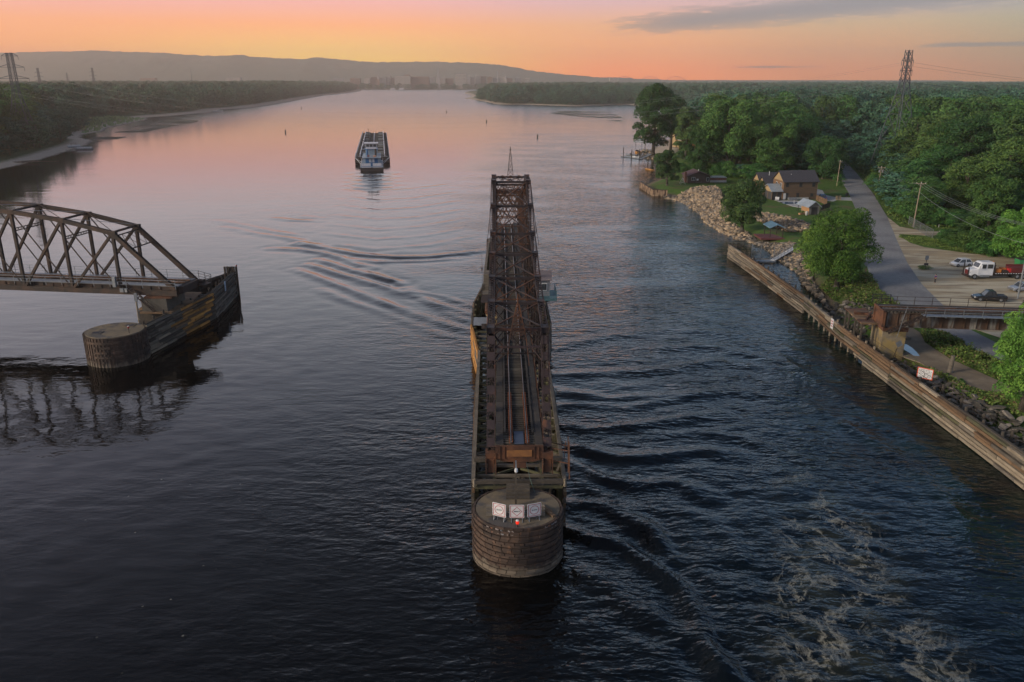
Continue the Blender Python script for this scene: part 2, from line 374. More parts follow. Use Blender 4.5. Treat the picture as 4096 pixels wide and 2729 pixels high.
m_land = bpy.data.materials.new('bank_soil_grass'); m_land.use_nodes = True
def land_mat(m, grass1, grass2, soil, sand, zlo, zhi):
    nt = m.node_tree; L = nt.links; b = nt.nodes['Principled BSDF']; b.inputs['Roughness'].default_value = .95; b.inputs['Specular IOR Level'].default_value = .2
    g = nt.nodes.new('ShaderNodeNewGeometry'); sp = nt.nodes.new('ShaderNodeSeparateXYZ'); L.new(g.outputs['Position'], sp.inputs[0])
    def noise(s, d=6):
        n = nt.nodes.new('ShaderNodeTexNoise'); n.inputs['Scale'].default_value = s; n.inputs['Detail'].default_value = d; L.new(g.outputs['Position'], n.inputs['Vector']); return n.outputs[0]
    def mr(o, a, c):
        r = nt.nodes.new('ShaderNodeMapRange'); r.inputs[1].default_value = a; r.inputs[2].default_value = c; L.new(o, r.inputs[0]); return r.outputs[0]
    def mix(f, a, c):
        x = nt.nodes.new('ShaderNodeMix'); x.data_type = 'RGBA'; L.new(f, x.inputs[0])
        for i, v in ((6, a), (7, c)):
            if isinstance(v, tuple): x.inputs[i].default_value = (*v, 1)
            else: L.new(v, x.inputs[i])
        return x.outputs[2]
    c = mix(mr(noise(1.3), .4, .62), grass1, grass2)
    c = mix(mr(noise(.12, 4), .56, .7), c, soil)
    ad = nt.nodes.new('ShaderNodeMath'); ad.operation = 'MULTIPLY_ADD'; ad.inputs[1].default_value = .5; L.new(noise(.6), ad.inputs[0]); L.new(sp.outputs[2], ad.inputs[2])
    c = mix(mr(ad.outputs[0], zhi+.25, zlo+.25), c, sand)
    wet = mix(mr(ad.outputs[0], .45, .22), c, (.035,.03,.024))
    L.new(wet, b.inputs['Base Color'])
    bp = nt.nodes.new('ShaderNodeBump'); bp.inputs['Strength'].default_value = .7; bp.inputs['Distance'].default_value = .15; L.new(noise(5), bp.inputs['Height']); L.new(bp.outputs[0], b.inputs['Normal'])
land_mat(m_land, (.05,.11,.018), (.085,.14,.025), (.12,.095,.05), (.16,.125,.08), .3, 1.0)
m_beach = bpy.data.materials.new('beach_sand_grass'); m_beach.use_nodes = True
land_mat(m_beach, (.05,.08,.03), (.08,.10,.04), (.10,.12,.05), (.46,.38,.30), .9, 1.5)

xs = steps(50, 420, lambda x: 1.3 if x < 120 else 2.5); ys = steps(36, 440, lambda y: 1.3 if y < 320 else 2.5)
struct(gridmesh('river_bank', xs, ys, hR2, [m_land], keep=lambda X,Y,Z: (Z > -1.4)&(sdist(X,Y,SHORE_R)>-7)))
xs = np.concatenate([steps(-140, 900, lambda x: 9), steps(920, 6500, lambda x: 60)]); ys = steps(436, 3450, lambda y: 5+ (y-400)*.012)
struct(gridmesh('far_bank', xs, ys, lambda X,Y: hR(X,Y)-.02, [m_beach], keep=lambda X,Y,Z: Z > -1.6))
xs2 = np.concatenate([-steps(1560, 6800, lambda x: 60)[::-1], steps(-1500, -60, lambda x: 6)]); ys2 = steps(250, 3450, lambda y: 4+(y-250)*.014)
def hL(X, Y):
    d = sdist(X, Y, SHORE_L); w = np.clip(Y*.045, 14, 60)
    return np.where(d > 0, 2.0*sm(d/w), -np.minimum(1.7, .05-d*.1))
struct(gridmesh('beach_bank', xs2, ys2, hL, [m_beach], keep=lambda X,Y,Z: Z > -1.5))
# hills behind the town: profile read along the skyline, ridge at about 5 km
HP = [(-400,222),(0,215),(130,212),(250,208),(420,205),(470,208),(600,212),(700,216),(760,222),(850,226),(900,226),(960,224),(1080,233),(1180,237),(1230,240),(1280,232),(1310,234),(1420,246),(1500,251),(1600,252),(1680,249),(1760,250),(1880,253),(2000,262),(2150,290),(2400,312),(2700,322),(4500,324)]
hx = np.array([(p[0]-2048)/F for p in HP])
def hill(X, Y):
    top = np.interp(X/(5000*CT+40), hx, [max(0, AT(p[0], p[1], 5000).z) for p in HP])
    prof = sm((Y-4250)/750)
    rough = (vnoise(X,Y,40,5)-.5)*9+(vnoise(X,Y,17,6)-.5)*7+(vnoise(X,Y,200,8)-.5)*26*(prof<.97)
    return np.where(top > 5, top*prof+rough*sm(top/80)*prof, 0)+1
m_hill = M('misted_woodland', (.10,.12,.09), (.13,.14,.11), .012, .95, coord='pos', detail=8)  # paler than bare woodland: mist is put into the hillside colour
struct(gridmesh('hills', steps(-4600, 2600, lambda x: 13), np.concatenate([steps(3300, 4240, lambda y: 150), steps(4250, 5150, lambda y: 20)]), hill, [m_hill]))
struct(MB().quad((-14000,-3000,-3.2),(14000,-3000,-3.2),(14000,16000,-3.2),(-14000,16000,-3.2)).build('ground', m_hill))
m_town = M('town_ground', (.07,.085,.045), (.11,.10,.075), .02, .95, coord='pos')
struct(MB().prism([(x,y) for x,y in CITY], -.5, 1.2).build('town_ground', m_town))

# road, lot, track, drive
def sheet(name, poly, z, mat, drop=.12):
    o = MB().prism(poly, z-drop, z).build(name, mat); return struct(o)
m_road = M('worn_asphalt', (.18,.18,.185), (.25,.25,.25), 1.6, .9, coord='pos', bump=.4, bscale=14, c3=(.13,.125,.14), s3=.11, t3=(.45,.68), detail=9)
m_grav = M('pale_gravel', (.36,.29,.19), (.24,.19,.13), .35, .95, coord='pos', bump=.8, bscale=6, c3=(.47,.42,.31), s3=.22, stretch=(.4,1.8,1), detail=10, lo=.42, hi=.6)
m_dirt = M('dirt_track_soil', (.20,.155,.105), (.14,.11,.08), .5, .95, coord='pos', bump=.6, bscale=5, c3=(.26,.21,.15), s3=.2)
m_conc = M('pale_concrete', (.38,.38,.37), (.30,.30,.30), 1.2, .9, bump=.2)
sheet('gravel_lot', LOT, GH+.012, m_grav); sheet('road', road_poly, GH+.03, m_road)
sheet('dirt_track', TRACK, GH+.006, m_dirt); sheet('driveway', DRIVE, GH+.02, m_conc)
# puddle on the track
m_pud = M('puddle_water', (.10,.10,.10), (.08,.08,.08), 2, .04, spec=1.0)
pp = [G(x,y,GH+.02) for x,y in [(3606,1376),(3625,1377),(3650,1392),(3668,1410),(3679,1425),(3655,1423),(3635,1410),(3612,1396),(3600,1385)]]
tag(MB().prism([(p.x,p.y) for p in pp], GH, GH+.022).build('puddle', m_pud), kind='structure')

# ---- water surface with the tow's wake modelled in it
crest = []   # (polyline world, amplitude, width)
zW = lambda L_, a, w: crest.append(([tuple(G(2100+x/1.0255, 1200+y/1.0255)[:2]) for x, y in L_], a, w))
zN = lambda L_, a, w: crest.append(([tuple(G(700+x/1.4933, 650+y/1.4933)[:2]) for x, y in L_], a*.68, w*.8))
zW([(100,310),(300,300),(560,290),(800,250),(1000,280)], .16, 1.3)
zW([(110,190),(330,150),(600,120),(850,140)], .12, 1.4)
zW([(500,200),(760,190),(950,230),(1100,280)], .12, 1.2)
zW([(110,370),(350,410),(600,390),(850,370),(1050,400)], .15, 1.2)
zW([(100,440),(220,430),(420,440),(600,410),(760,390)], .13, 1.0)
zW([(110,500),(260,530),(450,520),(640,490),(800,470)], .18, 1.1)
zW([(130,590),(260,620),(400,650),(560,640),(720,620),(860,640)], .2, 1.1)
zW([(140,640),(230,690),(330,740),(480,760),(620,750),(750,800)], .2, 1.0)
zW([(150,700),(260,760),(380,830),(520,930),(560,1000)], .12, .8)
zW([(150,840),(300,840),(420,900),(520,960),(580,1060)], .2, .8)
zW([(150,930),(260,980),(400,1010),(520,1090),(640,1180),(700,1280),(750,1420),(850,1560)], .26, .75)
zW([(180,1090),(340,1170),(460,1270),(600,1340),(720,1420),(780,1500),(860,1600)], .14, .9)
zW([(440,560),(700,540),(900,570),(1080,640)], .08, .8); zW([(560,850),(760,900),(860,1000),(900,1120)], .08, .8)
zW([(1000,200),(1200,330),(1400,460),(1650,620),(1850,800)], .07, .9); zW([(900,300),(1150,420),(1400,560),(1600,700),(1800,900),(1850,1100)], .08, .9)
zN([(740,485),(900,510),(1100,550),(1300,565),(1500,565),(1700,545),(1870,525)], .2, 1.7)
zN([(1050,575),(1200,595),(1450,590),(1700,575)], .1, 1.4)
zN([(580,515),(760,522),(880,540),(980,565),(1060,600),(1160,630)], .2, 1.7)
zN([(300,385),(480,425),(700,455),(800,485),(900,500)], .13, 1.8)
zN([(250,345),(420,380),(560,410),(740,440)], .11, 1.8); zN([(560,330),(700,345),(860,350)], .11, 1.9); zN([(780,325),(860,335)], .1, 2)
zN([(860,580),(960,610),(1080,650),(1220,685),(1350,720)], .2, 1.5)
zN([(810,610),(960,660),(1100,700),(1250,740),(1400,800)], .18, 1.5)
zN([(720,640),(860,690),(1020,750),(1200,820),(1380,890),(1560,950),(1750,1010)], .17, 1.5)
zN([(880,760),(1040,830),(1200,880),(1400,950),(1600,1030),(1760,1060)], .09, 1.5)
zN([(1120,640),(1280,700),(1420,770),(1560,840),(1700,890),(1850,930)], .15, 1.3)
zN([(1350,760),(1500,830),(1640,900),(1780,960)], .10, 1.2)
zN([(1420,770),(1600,800),(1750,850),(1860,870)], .09, 1.1)
for k in range(7): zN([(1050-30*k,150+k*55),(1200,170+k*58),(1400+20*k,160+k*56),(1650+20*k,130+k*52)], .06, 1.7)
for k in range(5): zN([(1095,66+k*22),(1180,74+k*22),(1265,66+k*22)], .28, 2.2)
def hW(X, Y):
    Z = np.zeros(X.shape)
    wob = (vnoise(X, Y, 5.0, 21)-.5)*1.6+(vnoise(X, Y, 2.2, 22)-.5)*.6
    for pl, a, w in crest:
        x0, x1 = min(p[0] for p in pl)-9, max(p[0] for p in pl)+9; y0, y1 = min(p[1] for p in pl)-9, max(p[1] for p in pl)+9
        k = (X > x0)&(X < x1)&(Y > y0)&(Y < y1)
        if not k.any(): continue
        d = segdist(X[k], Y[k], pl, False)
        # fade at both ends
        e = np.minimum(np.hypot(X[k]-pl[0][0], Y[k]-pl[0][1]), np.hypot(X[k]-pl[-1][0], Y[k]-pl[-1][1]))
        am = a*(.65+.7*vnoise(X[k], Y[k], 4.5, 33))*sm(e/ (w*4)+.25)
        dd = d+wob[k]*w*.35
        Z[k] += am*(np.exp(-(dd/w)**2)-.35*np.exp(-((dd-2*w)/(w*1.1))**2))
    fade = sm((600-Y)/300)
    Z += ((vnoise(X, Y, 2.6, 41)-.5)*.07+(vnoise(X*.6, Y*1.3, 1.3, 42)-.5)*.04)*fade*(.35+.65*sm((X+5)/25))
    # churn of the prop wash
    cx = 27+6*np.sin(Y/9.0); ch = np.exp(-((X-cx)/9.0)**2)*sm((88-Y)/30)
    Z *= 1.6
    Z += ch*((vnoise(X, Y, 1.6, 51)-.5)*.34+(vnoise(X, Y, .9, 52)-.5)*.14)
    return Z
wx = np.concatenate([-steps(62, 12000, lambda x: .6+(x-60)*.06)[::-1], steps(-61.5, 61.5, lambda x: .42), steps(62.3, 12000, lambda x: .6+(x-60)*.06)])
wy = np.concatenate([steps(-1500, 28, lambda y: 60)[:-1], steps(30, 12000, lambda y: .36+max(0, y-60)*.0022)])
m_water = bpy.data.materials.new('river_water'); m_water.use_nodes = True
nt = m_water.node_tree; L = nt.links; b = nt.nodes['Principled BSDF']
b.inputs['Roughness'].default_value = .045; b.inputs['IOR'].default_value = 1.333
g = nt.nodes.new('ShaderNodeNewGeometry'); sp = nt.nodes.new('ShaderNodeSeparateXYZ'); L.new(g.outputs['Position'], sp.inputs[0])
def wm(op, a, b=None, c=None, clamp=False):
    n = nt.nodes.new('ShaderNodeMath'); n.operation = op; n.use_clamp = clamp
    for i, x in enumerate((a, b, c)):
        if x is None: continue
        if isinstance(x, (int, float)): n.inputs[i].default_value = x
        else: L.new(x, n.inputs[i])
    return n.outputs[0]
def wnoise(s, d=3, sx=1, sy=1, ro=.5, dist=0, rz=0, w=None):
    mp = nt.nodes.new('ShaderNodeMapping'); mp.inputs['Scale'].default_value = (sx, sy, 1); mp.inputs['Rotation'].default_value = (0,0,rz); L.new(g.outputs['Position'], mp.inputs[0])
    n = nt.nodes.new('ShaderNodeTexNoise'); n.inputs['Scale'].default_value = s; n.inputs['Detail'].default_value = d; n.inputs['Roughness'].default_value = ro; n.inputs['Distortion'].default_value = dist
    L.new(mp.outputs[0], n.inputs['Vector']); return n.outputs[0]
def wmr(o, a, c, lo=0, hi=1, smt=True):
    r = nt.nodes.new('ShaderNodeMapRange'); r.interpolation_type = 'SMOOTHSTEP' if smt else 'LINEAR'
    r.inputs[1].default_value = a; r.inputs[2].default_value = c; r.inputs[3].default_value = lo; r.inputs[4].default_value = hi; L.new(o, r.inputs[0]); return r.outputs[0]
X_, Y_ = sp.outputs[0], sp.outputs[1]
# ripples: liveliest right of the bridge, dying away upstream
hgt = wm('ADD', wm('MULTIPLY', wnoise(.45, 2, .7, 1.6, .5, .4, .2), 1.5), wm('ADD', wm('MULTIPLY', wnoise(1.2, 2, .8, 1.5, .5, .3, .1), .8), wm('MULTIPLY', wnoise(3.8, 2, .8, 1.5, .5, .2, -.2), .12)))
liv = wm('MULTIPLY', wmr(Y_, 60, 700, 1.0, .05, False), wmr(X_, -35, 25, .10, 1.2))
patch = wmr(wnoise(.035, 3, .6, 1.6), .38, .62, .55, 1.25)
bp = nt.nodes.new('ShaderNodeBump'); bp.inputs['Strength'].default_value = 1.0
L.new(wm('MULTIPLY', wm('MULTIPLY', liv, patch), WAVE), bp.inputs['Distance']); L.new(hgt, bp.inputs['Height']); L.new(bp.outputs[0], b.inputs['Normal'])
# foam of the prop wash: thin broken filaments round a wandering centre line
cx = wm('MULTIPLY_ADD', wm('SINE', wm('MULTIPLY', Y_, .11)), 2.2, wm('MULTIPLY_ADD', Y_, .02, 26))
dx = wm('ABSOLUTE', wm('SUBTRACT', X_, cx))
env = wm('MULTIPLY', wm('EXPONENT', wm('MULTIPLY', wm('POWER', wm('DIVIDE', dx, wmr(Y_, 35, 90, 7.5, 2.2, False)), 2.0), -1.0)), wmr(Y_, 95, 48, 0, 1))
a1 = wm('ABSOLUTE', wm('SUBTRACT', wnoise(.13, 6, 1, .8, .62, 1.3), .5))
a2 = wm('ABSOLUTE', wm('SUBTRACT', wnoise(.40, 6, 1, .8, .64, 1.5), .5))
near1 = wmr(a1, .075, .012)
n2 = wnoise(.10, 3, 1, 1, .5)
zone = wmr(wm('MULTIPLY_ADD', n2, .8, env), .62, 1.05)
fm = wm('MULTIPLY', wm('MAXIMUM', wm('MULTIPLY', wmr(a1, .024, .004), .65), wm('MULTIPLY', wmr(a2, .034, .006), near1)), zone, clamp=True)
brk = wmr(wnoise(1.7, 5, 1, 1, .7), .36, .56, .15, 1)
fm = wm('MULTIPLY', fm, brk)
core = wm('MULTIPLY', wm('MULTIPLY', wmr(wnoise(1.3, 7, 1, 1, .75, .9), .50, .60), wmr(a1, .05, .01)), wmr(wm('MULTIPLY', env, wmr(Y_, 66, 46, 0, 1)), .30, .85, 0, .8))
# specks of foam adrift
vo = nt.nodes.new('ShaderNodeTexVoronoi'); vo.inputs['Scale'].default_value = .55; L.new(g.outputs['Position'], vo.inputs['Vector'])
spk = wm('MULTIPLY', wmr(vo.outputs['Distance'], .075, .03), wm('MULTIPLY', wmr(wnoise(.05, 3), .52, .66), wmr(Y_, 130, 80, 0, .55)))
foam = wm('MAXIMUM', wm('MAXIMUM', wm('MULTIPLY', fm, .85), core), spk, clamp=True)
# water body: olive brown left, green-blue near the right wall
def wmix(f, a, c):
    x = nt.nodes.new('ShaderNodeMix'); x.data_type = 'RGBA'
    if isinstance(f, (int, float)): x.inputs[0].default_value = f
    else: L.new(f, x.inputs[0])
    for i, v in ((6, a), (7, c)):
        if isinstance(v, tuple): x.inputs[i].default_value = (*v, 1)
        else: L.new(v, x.inputs[i])
    return x.outputs[2]
body = wmix(wmr(X_, 0, 22), (.003,.003,.003), (.002,.005,.008))
body = wmix(wm('MULTIPLY', wmr(X_, 34, 47), wmr(wnoise(.12, 3), .4, .6)), body, (.005,.016,.012))
body = wmix(wm('MULTIPLY', env, wmr(wnoise(.3,4),.42,.62,0,.8)), body, (.030,.032,.020))
body = wmix(foam, body, (.26,.25,.205))
L.new(body, b.inputs['Base Color']); L.new(wm('ADD', wm('MULTIPLY', foam, .5), wmr(Y_, 230, 1500, .045, .26, False)), b.inputs['Roughness'])
struct(gridmesh('water', wx, wy, hW, [m_water]))
# ---------------------------------------------------------------- trees
def leafmat(name, c1, c2, c3):
    m = M(name, c1, c2, .33, .75, coord='obj', detail=3, c3=c3, s3=.8, t3=(.5,.66), spec=.25, randv=.38, lo=.38, hi=.62); return m
m_leaf = leafmat('leaf_green', (.029,.086,.022), (.058,.14,.032), (.10,.195,.042))
m_leafd = leafmat('leaf_dark', (.022,.066,.022), (.044,.108,.029), (.075,.155,.036))
m_leafb = leafmat('leaf_bright', (.042,.115,.018), (.08,.18,.028), (.13,.245,.038))
m_leafw = leafmat('leaf_willow', (.03,.06,.022), (.055,.095,.03), (.08,.13,.045))
m_leaff = leafmat('leaf_far_hazed', (.030,.085,.062), (.050,.125,.078), (.085,.175,.09))  # bluish haze of distance is mixed into these leaf colours
m_bark = M('bark', (.10,.085,.065), (.05,.042,.034), 3, .95, bump=.8, stretch=(1,1,.25))
m_bare = M('bare_twigs', (.16,.13,.11), (.09,.075,.065), 3, .95)
def crown_mesh(name, seed, Hh, Rr, n, leaf, mat, base=.22, lobes=18, shape='round', droop=0.0, lobe_r=.36, trunk=False):
    r = np.random.default_rng(seed)
    C = []; Rd = []
    for i in range(lobes):
        t = (i+.5)/lobes
        z = base+(.94-base)*t
        if shape == 'round': env = math.sqrt(max(.05, 1-((z-.58)/.50)**2))
        elif shape == 'tall': env = .75*math.sqrt(max(.05, 1-((z-.5)/.56)**2))
        elif shape == 'cone': env = 1.05-z
        else: env = math.sqrt(max(.05, 1-((z-.62)/.42)**2))*1.05
        a = i*2.399+r.uniform(-.5,.5); q = Rr*env*r.uniform(.35,.78) if i < lobes-2 else Rr*.15
        lr = Rr*lobe_r*r.uniform(.75,1.25)*(.65+.4*env)
        C.append((q*math.cos(a), q*math.sin(a), min(z*Hh, Hh-lr*.8))); Rd.append(lr)
    C = np.array(C); Rd = np.array(Rd)
    # sub-clumps on each lobe break the silhouette
    w = Rd**2; w /= w.sum()
    k = r.choice(len(C), n, p=w)
    u = r.normal(size=(n,3)); u /= np.linalg.norm(u, axis=1)[:,None]
    u[:,2] = np.where(u[:,2] < -.35, -u[:,2]*.6, u[:,2]); u /= np.linalg.norm(u, axis=1)[:,None]
    sub = r.normal(size=(len(C), 14, 3)); sub /= np.linalg.norm(sub, axis=2)[:,:,None]
    near = np.einsum('nd,nsd->ns', u, sub[k]).max(1)
    rad = Rd[k]*(.64+.50*np.clip((near-.60)/.40, 0, 1)+r.normal(0, .05, n))*np.where(r.random(n) < .16, r.uniform(.4,.9,n), 1)
    P = C[k]+u*rad[:,None]*np.array([1,1,.82])
    if droop: P[:,2] -= droop*Hh*r.random(n)**2*(np.hypot(P[:,0],P[:,1])/Rr)
    P[:,2] = np.maximum(P[:,2], .3)
    nn = u+r.normal(0,.55,(n,3))+np.array([0,0,.35]); nn /= np.linalg.norm(nn, axis=1)[:,None]
    t1 = np.cross(nn, r.normal(size=(n,3))); t1 /= np.linalg.norm(t1, axis=1)[:,None]; t2 = np.cross(nn, t1)
    s = leaf*r.uniform(.55,1.25,n)[:,None]
    asp = r.uniform(.45,.8,n)[:,None]
    V = np.stack([P-t1*s*.5, P-t2*s*asp*.5+nn*s*.08, P+t1*s*.5, P+t2*s*asp*.5], 1).reshape(-1,3)
    Fq = np.arange(4*n).reshape(n,4)
    mats = [mat]; mi = None
    if trunk:
        tb = MB(); tb.tube((0,0,-.5), (.1,0,Hh*.55), Rr*.055, Rr*.02, 5)
        V = np.vstack([V, np.array(tb.v)]); qf = [f for f in tb.f if len(f) == 4]
        Fq = np.vstack([Fq, np.array(qf)+4*n]); mats = [mat, m_bark]; mi = np.array([0]*n+[1]*len(qf))
    return npmesh(name, V, Fq, mats, False, mi), C
def trunk_mesh(name, seed, Hh, Rr, C, r0=None, forks=1):
    r = random.Random(seed); b = MB(); r0 = r0 or Hh*.018+.08
    top = Vector((r.uniform(-.5,.5), r.uniform(-.5,.5), Hh*.78)); mid = Vector((r.uniform(-.4,.4), r.uniform(-.4,.4), Hh*.30))
    b.tube((0,0,-.8), (0,0,.5), r0*1.7, r0*1.15, 9); b.tube((0,0,.5), mid, r0*1.15, r0*.85, 9); b.tube(mid, top, r0*.85, r0*.2, 8)
    for c in C[::max(1, len(C)//9)]:
        t = min(.95, max(.12, c[2]/Hh*.7)); 
        st = mid.lerp(top, max(0, (t*Hh-mid.z)/(top.z-mid.z))) if t*Hh > mid.z else Vector((0,0,0)).lerp(mid, t*Hh/mid.z)
        e = Vector(c); m = st.lerp(e, .5)+Vector((0,0,-.04*Hh*r.random())); b.tube(st, m, r0*.42, r0*.26, 6); b.tube(m, e, r0*.26, r0*.08, 5)
    me_o = b.build(name, m_bark, smooth=True); me = me_o.data; bpy.data.objects.remove(me_o); return me
TV = {}
def variants(key, cnt, *a, **k):
    out = []
    for i in range(cnt):
        cm, C = crown_mesh('crown', hash(key) % 97+i*13 if False else sum(map(ord, key))+i*13, *a, **k)
        out.append((cm, trunk_mesh('trunk', i, a[0], a[1], C)))
    TV[key] = out
variants('hq', 5, 28, 8.2, 11000, .62, m_leaf, lobes=22)
variants('hqt', 3, 28, 7.0, 10000, .62, m_leafd, lobes=20, shape='tall', base=.12)
variants('mid', 5, 28, 8.2, 3400, 1.05, m_leaf, lobes=20)
variants('bush', 4, 5, 2.8, 2600, .34, m_leaf, lobes=10, base=.08, lobe_r=.42)
variants('bright', 3, 12, 5.0, 13000, .34, m_leafb, lobes=20, base=.08)
def place_tree(key, v, p, hgt, rad, label, group=None, name='broadleaf_tree', rz=None, cat='tree'):
    t = thing(name, label, cat, p, random.uniform(0, 6.28) if rz is None else rz, group)
    cm, tm = TV[key][v % len(TV[key])]
    H0, R0 = {'hq': (28, 8.2), 'hqt': (28, 7.0), 'mid': (28, 8.2), 'bush': (5, 2.8), 'bright': (12, 5.0)}.get(key, (28, 8.2))
    t.scale = (rad/R0, rad/R0, hgt/H0)
    if key.startswith('bush'): link('foliage', cm, t)
    else: link('crown', cm, t); link('trunk', tm, t)
    return t
def hero(name, bpos, top_y, px_w, seed, n, leaf, mat, label, cat='tree', gh=GH, cx=None, **k):
    p = G(bpos[0], bpos[1], gh); top = AT(bpos[0], top_y, p.y).z; hh = top-gh
    z = p.y*CT+(H-gh)*ST; rr = px_w/2/F*z
    cm, C = crown_mesh('crown', seed, hh, rr, n, leaf, mat, **k)
    t = thing(name, label, cat, p, 0); link('crown', cm, t); link('trunk', trunk_mesh('trunk', seed, hh, rr, C, r0=min(1.1, hh*.02+.12)), t)
    return t
hero('cottonwood_tree', (2904,704), 393, 270, 3, 30000, .75, m_leaf, 'huge spreading tree with a thick pale trunk, tallest in the row behind the wooden house', base=.30, lobes=34, shape='flat', lobe_r=.28)
hero('cottonwood_tree', (2612,615), 337, 190, 5, 26000, .85, m_leaf, 'tall leaning shore tree with a thick bare trunk beside the boat dock', base=.14, lobes=30, lobe_r=.3, droop=.06)
hero('cottonwood_tree', (2682,602), 380, 120, 6, 10000, .85, m_leafd, 'slimmer tree with a thin dark trunk just right of the tall dockside tree', base=.3, lobes=16)
hero('shade_tree', (2668,742), 598, 118, 8, 12000, .5, m_leafd, 'small dark round tree standing alone on the lawn above the sheet piling', base=.16, lobes=16)
hero('shade_tree', (2968,917), 716, 178, 9, 20000, .42, m_leafd, 'dark leafy tree growing out of the riprap bank left of the gazebo', base=.12, lobes=24)
hero('maple_tree', (3345,1150), 836, 300, 10, 36000, .30, m_leafb, 'bright yellow-green tree on the bank between the gravel slope and the road', base=.12, lobes=40, lobe_r=.3, gh=1.2)
hero('maple_tree', (3250,1095), 905, 170, 20, 14000, .30, m_leafb, 'low yellow-green tree spilling over the rocks left of the large bright one', base=.05, lobes=20, gh=.9)
hero('shade_tree', (3080,712), 478, 190, 11, 20000, .6, m_leaf, 'tall full green tree rising directly behind the two storey wooden house', base=.1, lobes=24)
hero('shade_tree', (3290,716), 545, 170, 12, 18000, .55, m_leafd, 'very dark tree between the wooden house and the far stretch of road', base=.06, lobes=22)
hero('shade_tree', (3195,690), 510, 130, 14, 12000, .6, m_leafd, 'dark tree filling the gap behind the right end of the wooden house roof', base=.1, lobes=16)
hero('shade_tree', (2790,705), 500, 130, 13, 14000, .6, m_leaf, 'mid green tree over the brown cabin left of the huge spreading tree', base=.1, lobes=18)
hero('shade_tree', (2740,640), 430, 120, 15, 12000, .8, m_leafd, 'dark tree behind the dark roofed house near the boat docks', base=.1, lobes=18)
hero('shade_tree', (4085,1655), 1195, 290, 16, 26000, .24, m_leafb, 'bright leafy tree at the right edge in front of the railway girder', base=.08, lobes=30, lobe_r=.3)
hero('shade_tree', (4070,1052), 835, 210, 17, 16000, .36, m_leafb, 'bright green tree at the right edge behind the flatbed truck', base=.1, lobes=20)
hero('shade_tree', (3935,1010), 700, 190, 18, 20000, .42, m_leaf, 'light green tree standing over the chain link gate and gravel lot', base=.06, lobes=26)
hero('shade_tree', (4050,1470), 1300, 150, 19, 9000, .2, m_leafb, 'low bright tree beside the sunken road at the right edge', base=.05, lobes=16)

gp = lambda L_, h=GH: [tuple(G(x, y, h)[:2]) for x, y in L_]
YARD = gp([(2560,748),(2611,783),(2740,808),(2885,926),(3118,1042),(3309,1233),(3400,1500),(4600,1900),(4700,1060),(3960,1025),(3800,975),(3790,960),(4500,958),(4500,925),(3850,905),(3655,895),(3600,868),(3560,835),(3520,785),(3470,715),(3420,662),(3362,600),(3335,600),(3352,690),(3330,706),(3200,728),(3060,720),(2900,712),(2760,706),(2700,690),(2640,700)])
CLEAR2 = gp([(2565,634),(2600,645),(2680,690),(2800,700),(2840,650),(2780,600),(2700,570),(2640,572)])
def scatter(x0, x1, y0, y1, sp, ok, fov=1.12, jit=.42):
    xs = np.arange(x0, x1, sp); ys = np.arange(y0, y1, sp); X, Y = np.meshgrid(xs, ys); X = X.ravel()+rng.uniform(-jit,jit,X.size)*sp; Y = Y.ravel()+rng.uniform(-jit,jit,Y.size)*sp
    k = np.abs(X) < (Y*CT+12)*.643*fov+12
    X, Y = X[k], Y[k]; k = ok(X, Y); return X[k], Y[k]
def right_ok(X, Y): return (sdist(X, Y, SHORE_R) > 6)&(sdist(X, Y, YARD) < -1)&(sdist(X, Y, CLEAR2) < -2)&(segdist(X, Y, [G(2560,600)[:2], G(2700,620)[:2]], False) > 14)
PTS = []
def addpts(X, Y, hh, rr, z): PTS.extend(zip(X, Y, hh, rr, [z]*len(X)))
X, Y = scatter(50, 800, 90, 700, 10.6, right_ok)
e = np.minimum(-sdist(X, Y, YARD), sdist(X, Y, SHORE_R)); hh = 9+16*sm((e-1)/24)+rng.uniform(-6,5.5,len(X)); west = (X < 155)&(Y > 300)
PTSR = [(x, y, h, max(4.2, 5.2+h*.115), GH-.1) for x, y, h in zip(X, Y, hh)]
X, Y = scatter(-60, 2600, 700, 3350, 17.0, right_ok)
e = sdist(X, Y, SHORE_R); hh = np.minimum(23+rng.uniform(-6,6,len(X))+6*(vnoise(X,Y,90,77)-.5), 9+e*.3)
PTSR += [(x, y, h, 9.5, GH-.1) for x, y, h in zip(X, Y, hh)]
ISLE = gp([(345,537),(425,526),(510,498),(600,470),(560,462),(480,462),(400,470),(350,478),(345,500)], 0)
def left_ok(X, Y): return (sdist(X, Y, SHORE_L) > np.where(Y<700, 14, 26))&(sdist(X, Y, ISLE) < -1)
X, Y = scatter(-520, 0, 330, 900, 12, left_ok)
e = sdist(X, Y, SHORE_L); hh = 13+15*sm((e-14)/26)+rng.uniform(-6,7,len(X))
PTSL = [(x, y, h, max(5.5, 5.6+h*.13), 1.7) for x, y, h in zip(X, Y, hh)]
X, Y = scatter(-2400, 0, 900, 3350, 17.0, left_ok)
e = sdist(X, Y, SHORE_L); hh = np.minimum(26+rng.uniform(-6,7,len(X))+6*(vnoise(X,Y,90,78)-.5), 14+e*.25)
PTSL += [(x, y, h, 9.5, 1.7) for x, y, h in zip(X, Y, hh)]
X, Y = scatter(-3500, 3500, 3270, 4300, 42, lambda X, Y: (sdist(X, Y, CITY) > 8))
PTSC = [(x, y, h, 13, 1.0) for x, y, h in zip(X, Y, 13+rng.uniform(0,9,len(X))+4*(Y<3330))]
